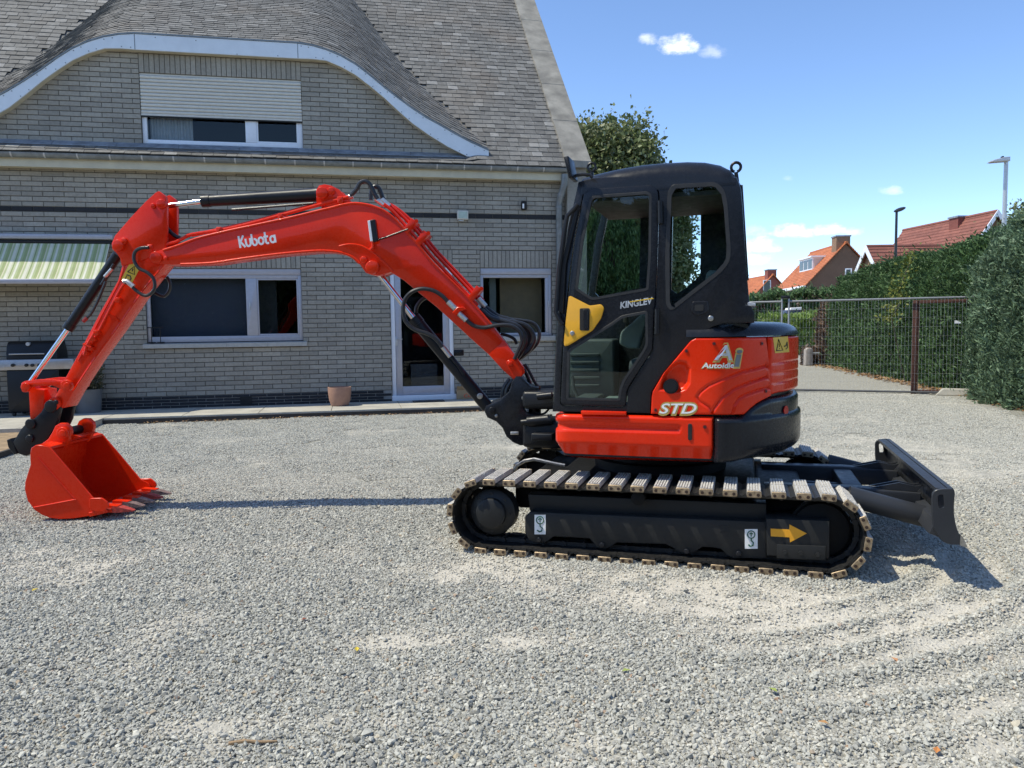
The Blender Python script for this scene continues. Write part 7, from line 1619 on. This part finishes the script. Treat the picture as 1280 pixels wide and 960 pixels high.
# ---- swing post and hoses
sp = BT([(637, 489), (639.5, 478), (645, 470.5), (652, 470.5), (658, 477), (664, 483), (674, 484), (674, 497), (662, 499), (656, 503), (655, 510), (659, 516), (674, 519), (678, 528), (678, 549), (664, 556.5), (650, 557), (641, 553), (633, 546), (628, 535), (620, 527), (609, 522), (605.5, 514.5), (607, 508.5), (614, 505), (625, 500)], -.15)
s_ = MB(); s_.prism(FB, sp, -.15, .15, .012, 2); SW = part(s_, 'swing_post', M['char'])
bm2 = MB(); x, z = FB.tr(648, 473, 0); boss(FB, 615, 513, -.17, -.1505, .026, 'pin', M['blackp'], SW); boss(FB, 620.5, 520, -.165, -.1505, .014, 'bolt', M['steel'], SW); boss(FB, 655.5, 497.5, -.16, -.1505, .022, 'grease_boss', M['fit'], SW)
b_ = MB(); x0, z0 = FB.tr(638, 541.5, -.16); b_.rbox(FB, x0, x0+.065, -.166, -.1505, z0-.012, z0+.012, .004); part(b_, 'rub_block', M['fit'], SW)
za, zb2 = FA.tr(680, 487, 1.3)[1], FA.tr(680, 509, 1.3)[1]; zc2, zd = FA.tr(680, 522, 1.3)[1], FA.tr(680, 556, 1.3)[1]
lu = MB(); lu.rbox(FA, .02, .72, 1.12, 1.46, zb2, za, .03); lu.rbox(FA, .02, .72, 1.12, 1.46, zd, zc2, .03); LU = part(lu, 'swing_bracket', M['blackp'])
sn = MB(); sn.cyl(FA.w(.08, 1.3, zd-.03), FA.w(.08, 1.3, za+.03), .05, 18); part(sn, 'swing_pin', M['blackp'], LU)
sc_ = MB(); sc_.tube(fa_path([(660, 527), (690, 524)], 1.1), .04, 14); sc_.tube(fa_path([(652, 528), (662, 527)], 1.1), .024, 12); part(sc_, 'swing_cylinder', M['blackp'], LU)
t = MB(); t.tube(fa_path([(672, 496), (690, 494)], 1.05), .028, 12); part(t, 'steel_pipe', M['blackp'], LU)
t = MB(); t.rbox(FA, *(lambda a, b: (a[0], b[0]))(FA.tr(668, 545, 1.1), FA.tr(694, 545, 1.1)), 1.0, 1.115, *(lambda a, b: (b[1], a[1]))(FA.tr(680, 540, 1.1), FA.tr(680, 549, 1.1)), .008); part(t, 'guide_block', M['blackp'], LU)
HP = [([(601, 383), (612, 393), (625, 399.5), (640, 402.5), (655, 406), (664, 414), (667, 425), (662, 436), (653, 444), (646, 450)], -.02, .021),
      ([(600, 386), (613, 397), (632, 402.5), (647, 408), (655, 417), (656.5, 428), (651, 440), (645, 449)], -.06, .021),
      ([(583, 400), (592, 407), (605, 409.5), (622, 406.5), (638, 407), (649, 414), (652.5, 426), (648, 438), (643, 449)], -.13, .016),
      ([(604, 384), (625, 397), (650, 400.5), (667, 404.5), (674, 416), (671.5, 429), (662, 439), (651, 448)], .04, .015),
      ([(606, 383), (622, 395), (636, 399), (652, 407), (661, 418), (661, 430), (655, 441), (648, 449)], .02, .018),
      ([(626, 417), (636, 420), (643, 424), (646, 430)], .06, .013),
      ([(656, 455), (663, 467), (668, 477), (673, 484)], -.05, .012), ([(653, 456), (659, 470), (663, 480)], .0, .014),
      ([(638, 474), (631, 484), (629, 495), (632, 503)], .05, .022), ([(642, 474), (634, 486), (633, 497)], -.02, .018),
      ([(668, 512), (673, 517), (680, 517), (686, 511), (688, 505)], -.1, .009)]
for pts, yy, r in HP: h = MB(); h.tube(spline(fb_path(pts, yy), 4), r, 9); part(h, 'hose', M['hose'])
h = MB(); h.tube(spline(fb_path([(560, 377.5), (553, 370), (541, 363), (526, 361), (513, 366), (505.5, 376), (504, 390), (508, 403), (519, 412), (534, 417), (545, 424), (553, 434)], -.14), 4), .016, 9); part(h, 'hose', M['hose'])
h = MB(); h.tube(spline(fb_path([(520, 391), (521, 383), (527, 375), (536, 370)], .06), 4), .016, 9); part(h, 'hose', M['hose'])
for a, b in (((560, 377), (569, 386)), ((573, 391), (583, 400.5))): f = MB(); f.tube(fb_path([a, b], -.135), .022, 10); part(f, 'pipe_fitting', M['fit'], BOOM)
f = MB(); q = BT([(566, 391), (572, 384), (580, 383.5), (583, 387), (576, 389), (571, 395)], YN); f.prism(FB, q, YN-.045, YN-.0005, .005, 1); part(f, 'hose_clamp', M['red'], BOOM)
for pts, yy in (([(438, 245), (446, 236), (450, 229), (456, 226.5), (462, 230), (467.5, 241), (472, 249)], -.06), ([(463.5, 250), (464.5, 238), (469, 233), (474, 236), (477.5, 245), (480.5, 252)], .03)): h = MB(); h.tube(spline(fb_path(pts, yy), 4), .017, 9); part(h, 'hose', M['hose'])
for pts, yy in (([(186, 309.5), (177, 310), (170, 313.5), (167.3, 320), (168.5, 328), (174, 335.5), (184, 340.5), (191.5, 348), (193.5, 358), (189.5, 366), (181.5, 369.5), (172, 364.5), (163, 356.5), (157, 353)], -.15), ([(194, 366), (204, 370.5), (211, 364), (212.5, 354), (208.5, 346)], .14)): h = MB(); h.tube(spline(fb_path(pts, yy), 4), .0135, 9); part(h, 'hose', M['hose'])
f = MB(); f.tube(fb_path([(154.5, 352), (158.5, 351.5), (167, 358.5)], -.15), .020, 9); part(f, 'pipe_fitting', M['fit'], ARM)
h = MB(); h.tube(spline(fb_path([(208, 284), (214, 291), (221, 296), (229, 298)], 0), 4), .016, 9); part(h, 'hose', M['hose'])
# ------------------------------------------------------------------ bits on the gravel
def twig():
    a, b = gpt(286, 929.5, .01), gpt(346, 926.5, .012); m = MB(); m.tube([a, a.lerp(b, .3)+Vector((0, .006, .004)), a.lerp(b, .65)+Vector((0, -.004, .003)), b], .0075, 7, .004); m.build('twig', plain('dry_twig', (.30, .20, .11), .85, var=.3, scale=60), None, label='short dry brown twig lying on the gravel in the foreground', cat='twig')
twig()
lm = {}
for nm, px, py, c, lab in (('yellow', 44, 737, (.55, .42, .04), 'small yellow leaf on the gravel in front of the bucket'), ('orange', 1171, 937, (.55, .22, .06), 'orange leaf on the gravel near the lower right corner'), ('green', 966, 862, (.25, .30, .06), 'pale green leaf on the gravel right of the centre foreground'), ('rust', 1029, 903, (.42, .22, .08), 'rust coloured leaf on the gravel below the pale green one'), ('yellow', 446, 811, (.60, .50, .16), 'pale yellow leaf on the sandy patch in the middle foreground'), ('green', 783, 838+0, (.3, .3, .08), 'faded leaf on the grey gravel below the track'), ('brown', 1118, 824, (.40, .20, .09), 'brown leaf on the gravel beside the wheel ruts'), ('red', 380, 774, (.30, .09, .05), 'tiny dark red leaf on the gravel left of the track')):
    if nm not in lm: lm[nm] = plain(nm+'_leaf', c, .6, var=.15)
    p = gpt(px, py, .014); a = random.random()*6; s = .020; m = MB(); x = Vector((math.cos(a), math.sin(a), .12))*s; y = Vector((-math.sin(a), math.cos(a), 0))*s*.6
    m.add([p-x, p-x*.3+y+Vector((0, 0, .006)), p+x, p-x*.3-y+Vector((0, 0, .005)), p], [(0, 4, 1), (1, 4, 2), (2, 4, 3), (3, 4, 0)]); m.build('fallen_leaf', lm[nm], None, smooth=0, recalc=False, label=lab, cat='leaf', group='fallen leaves on the gravel')
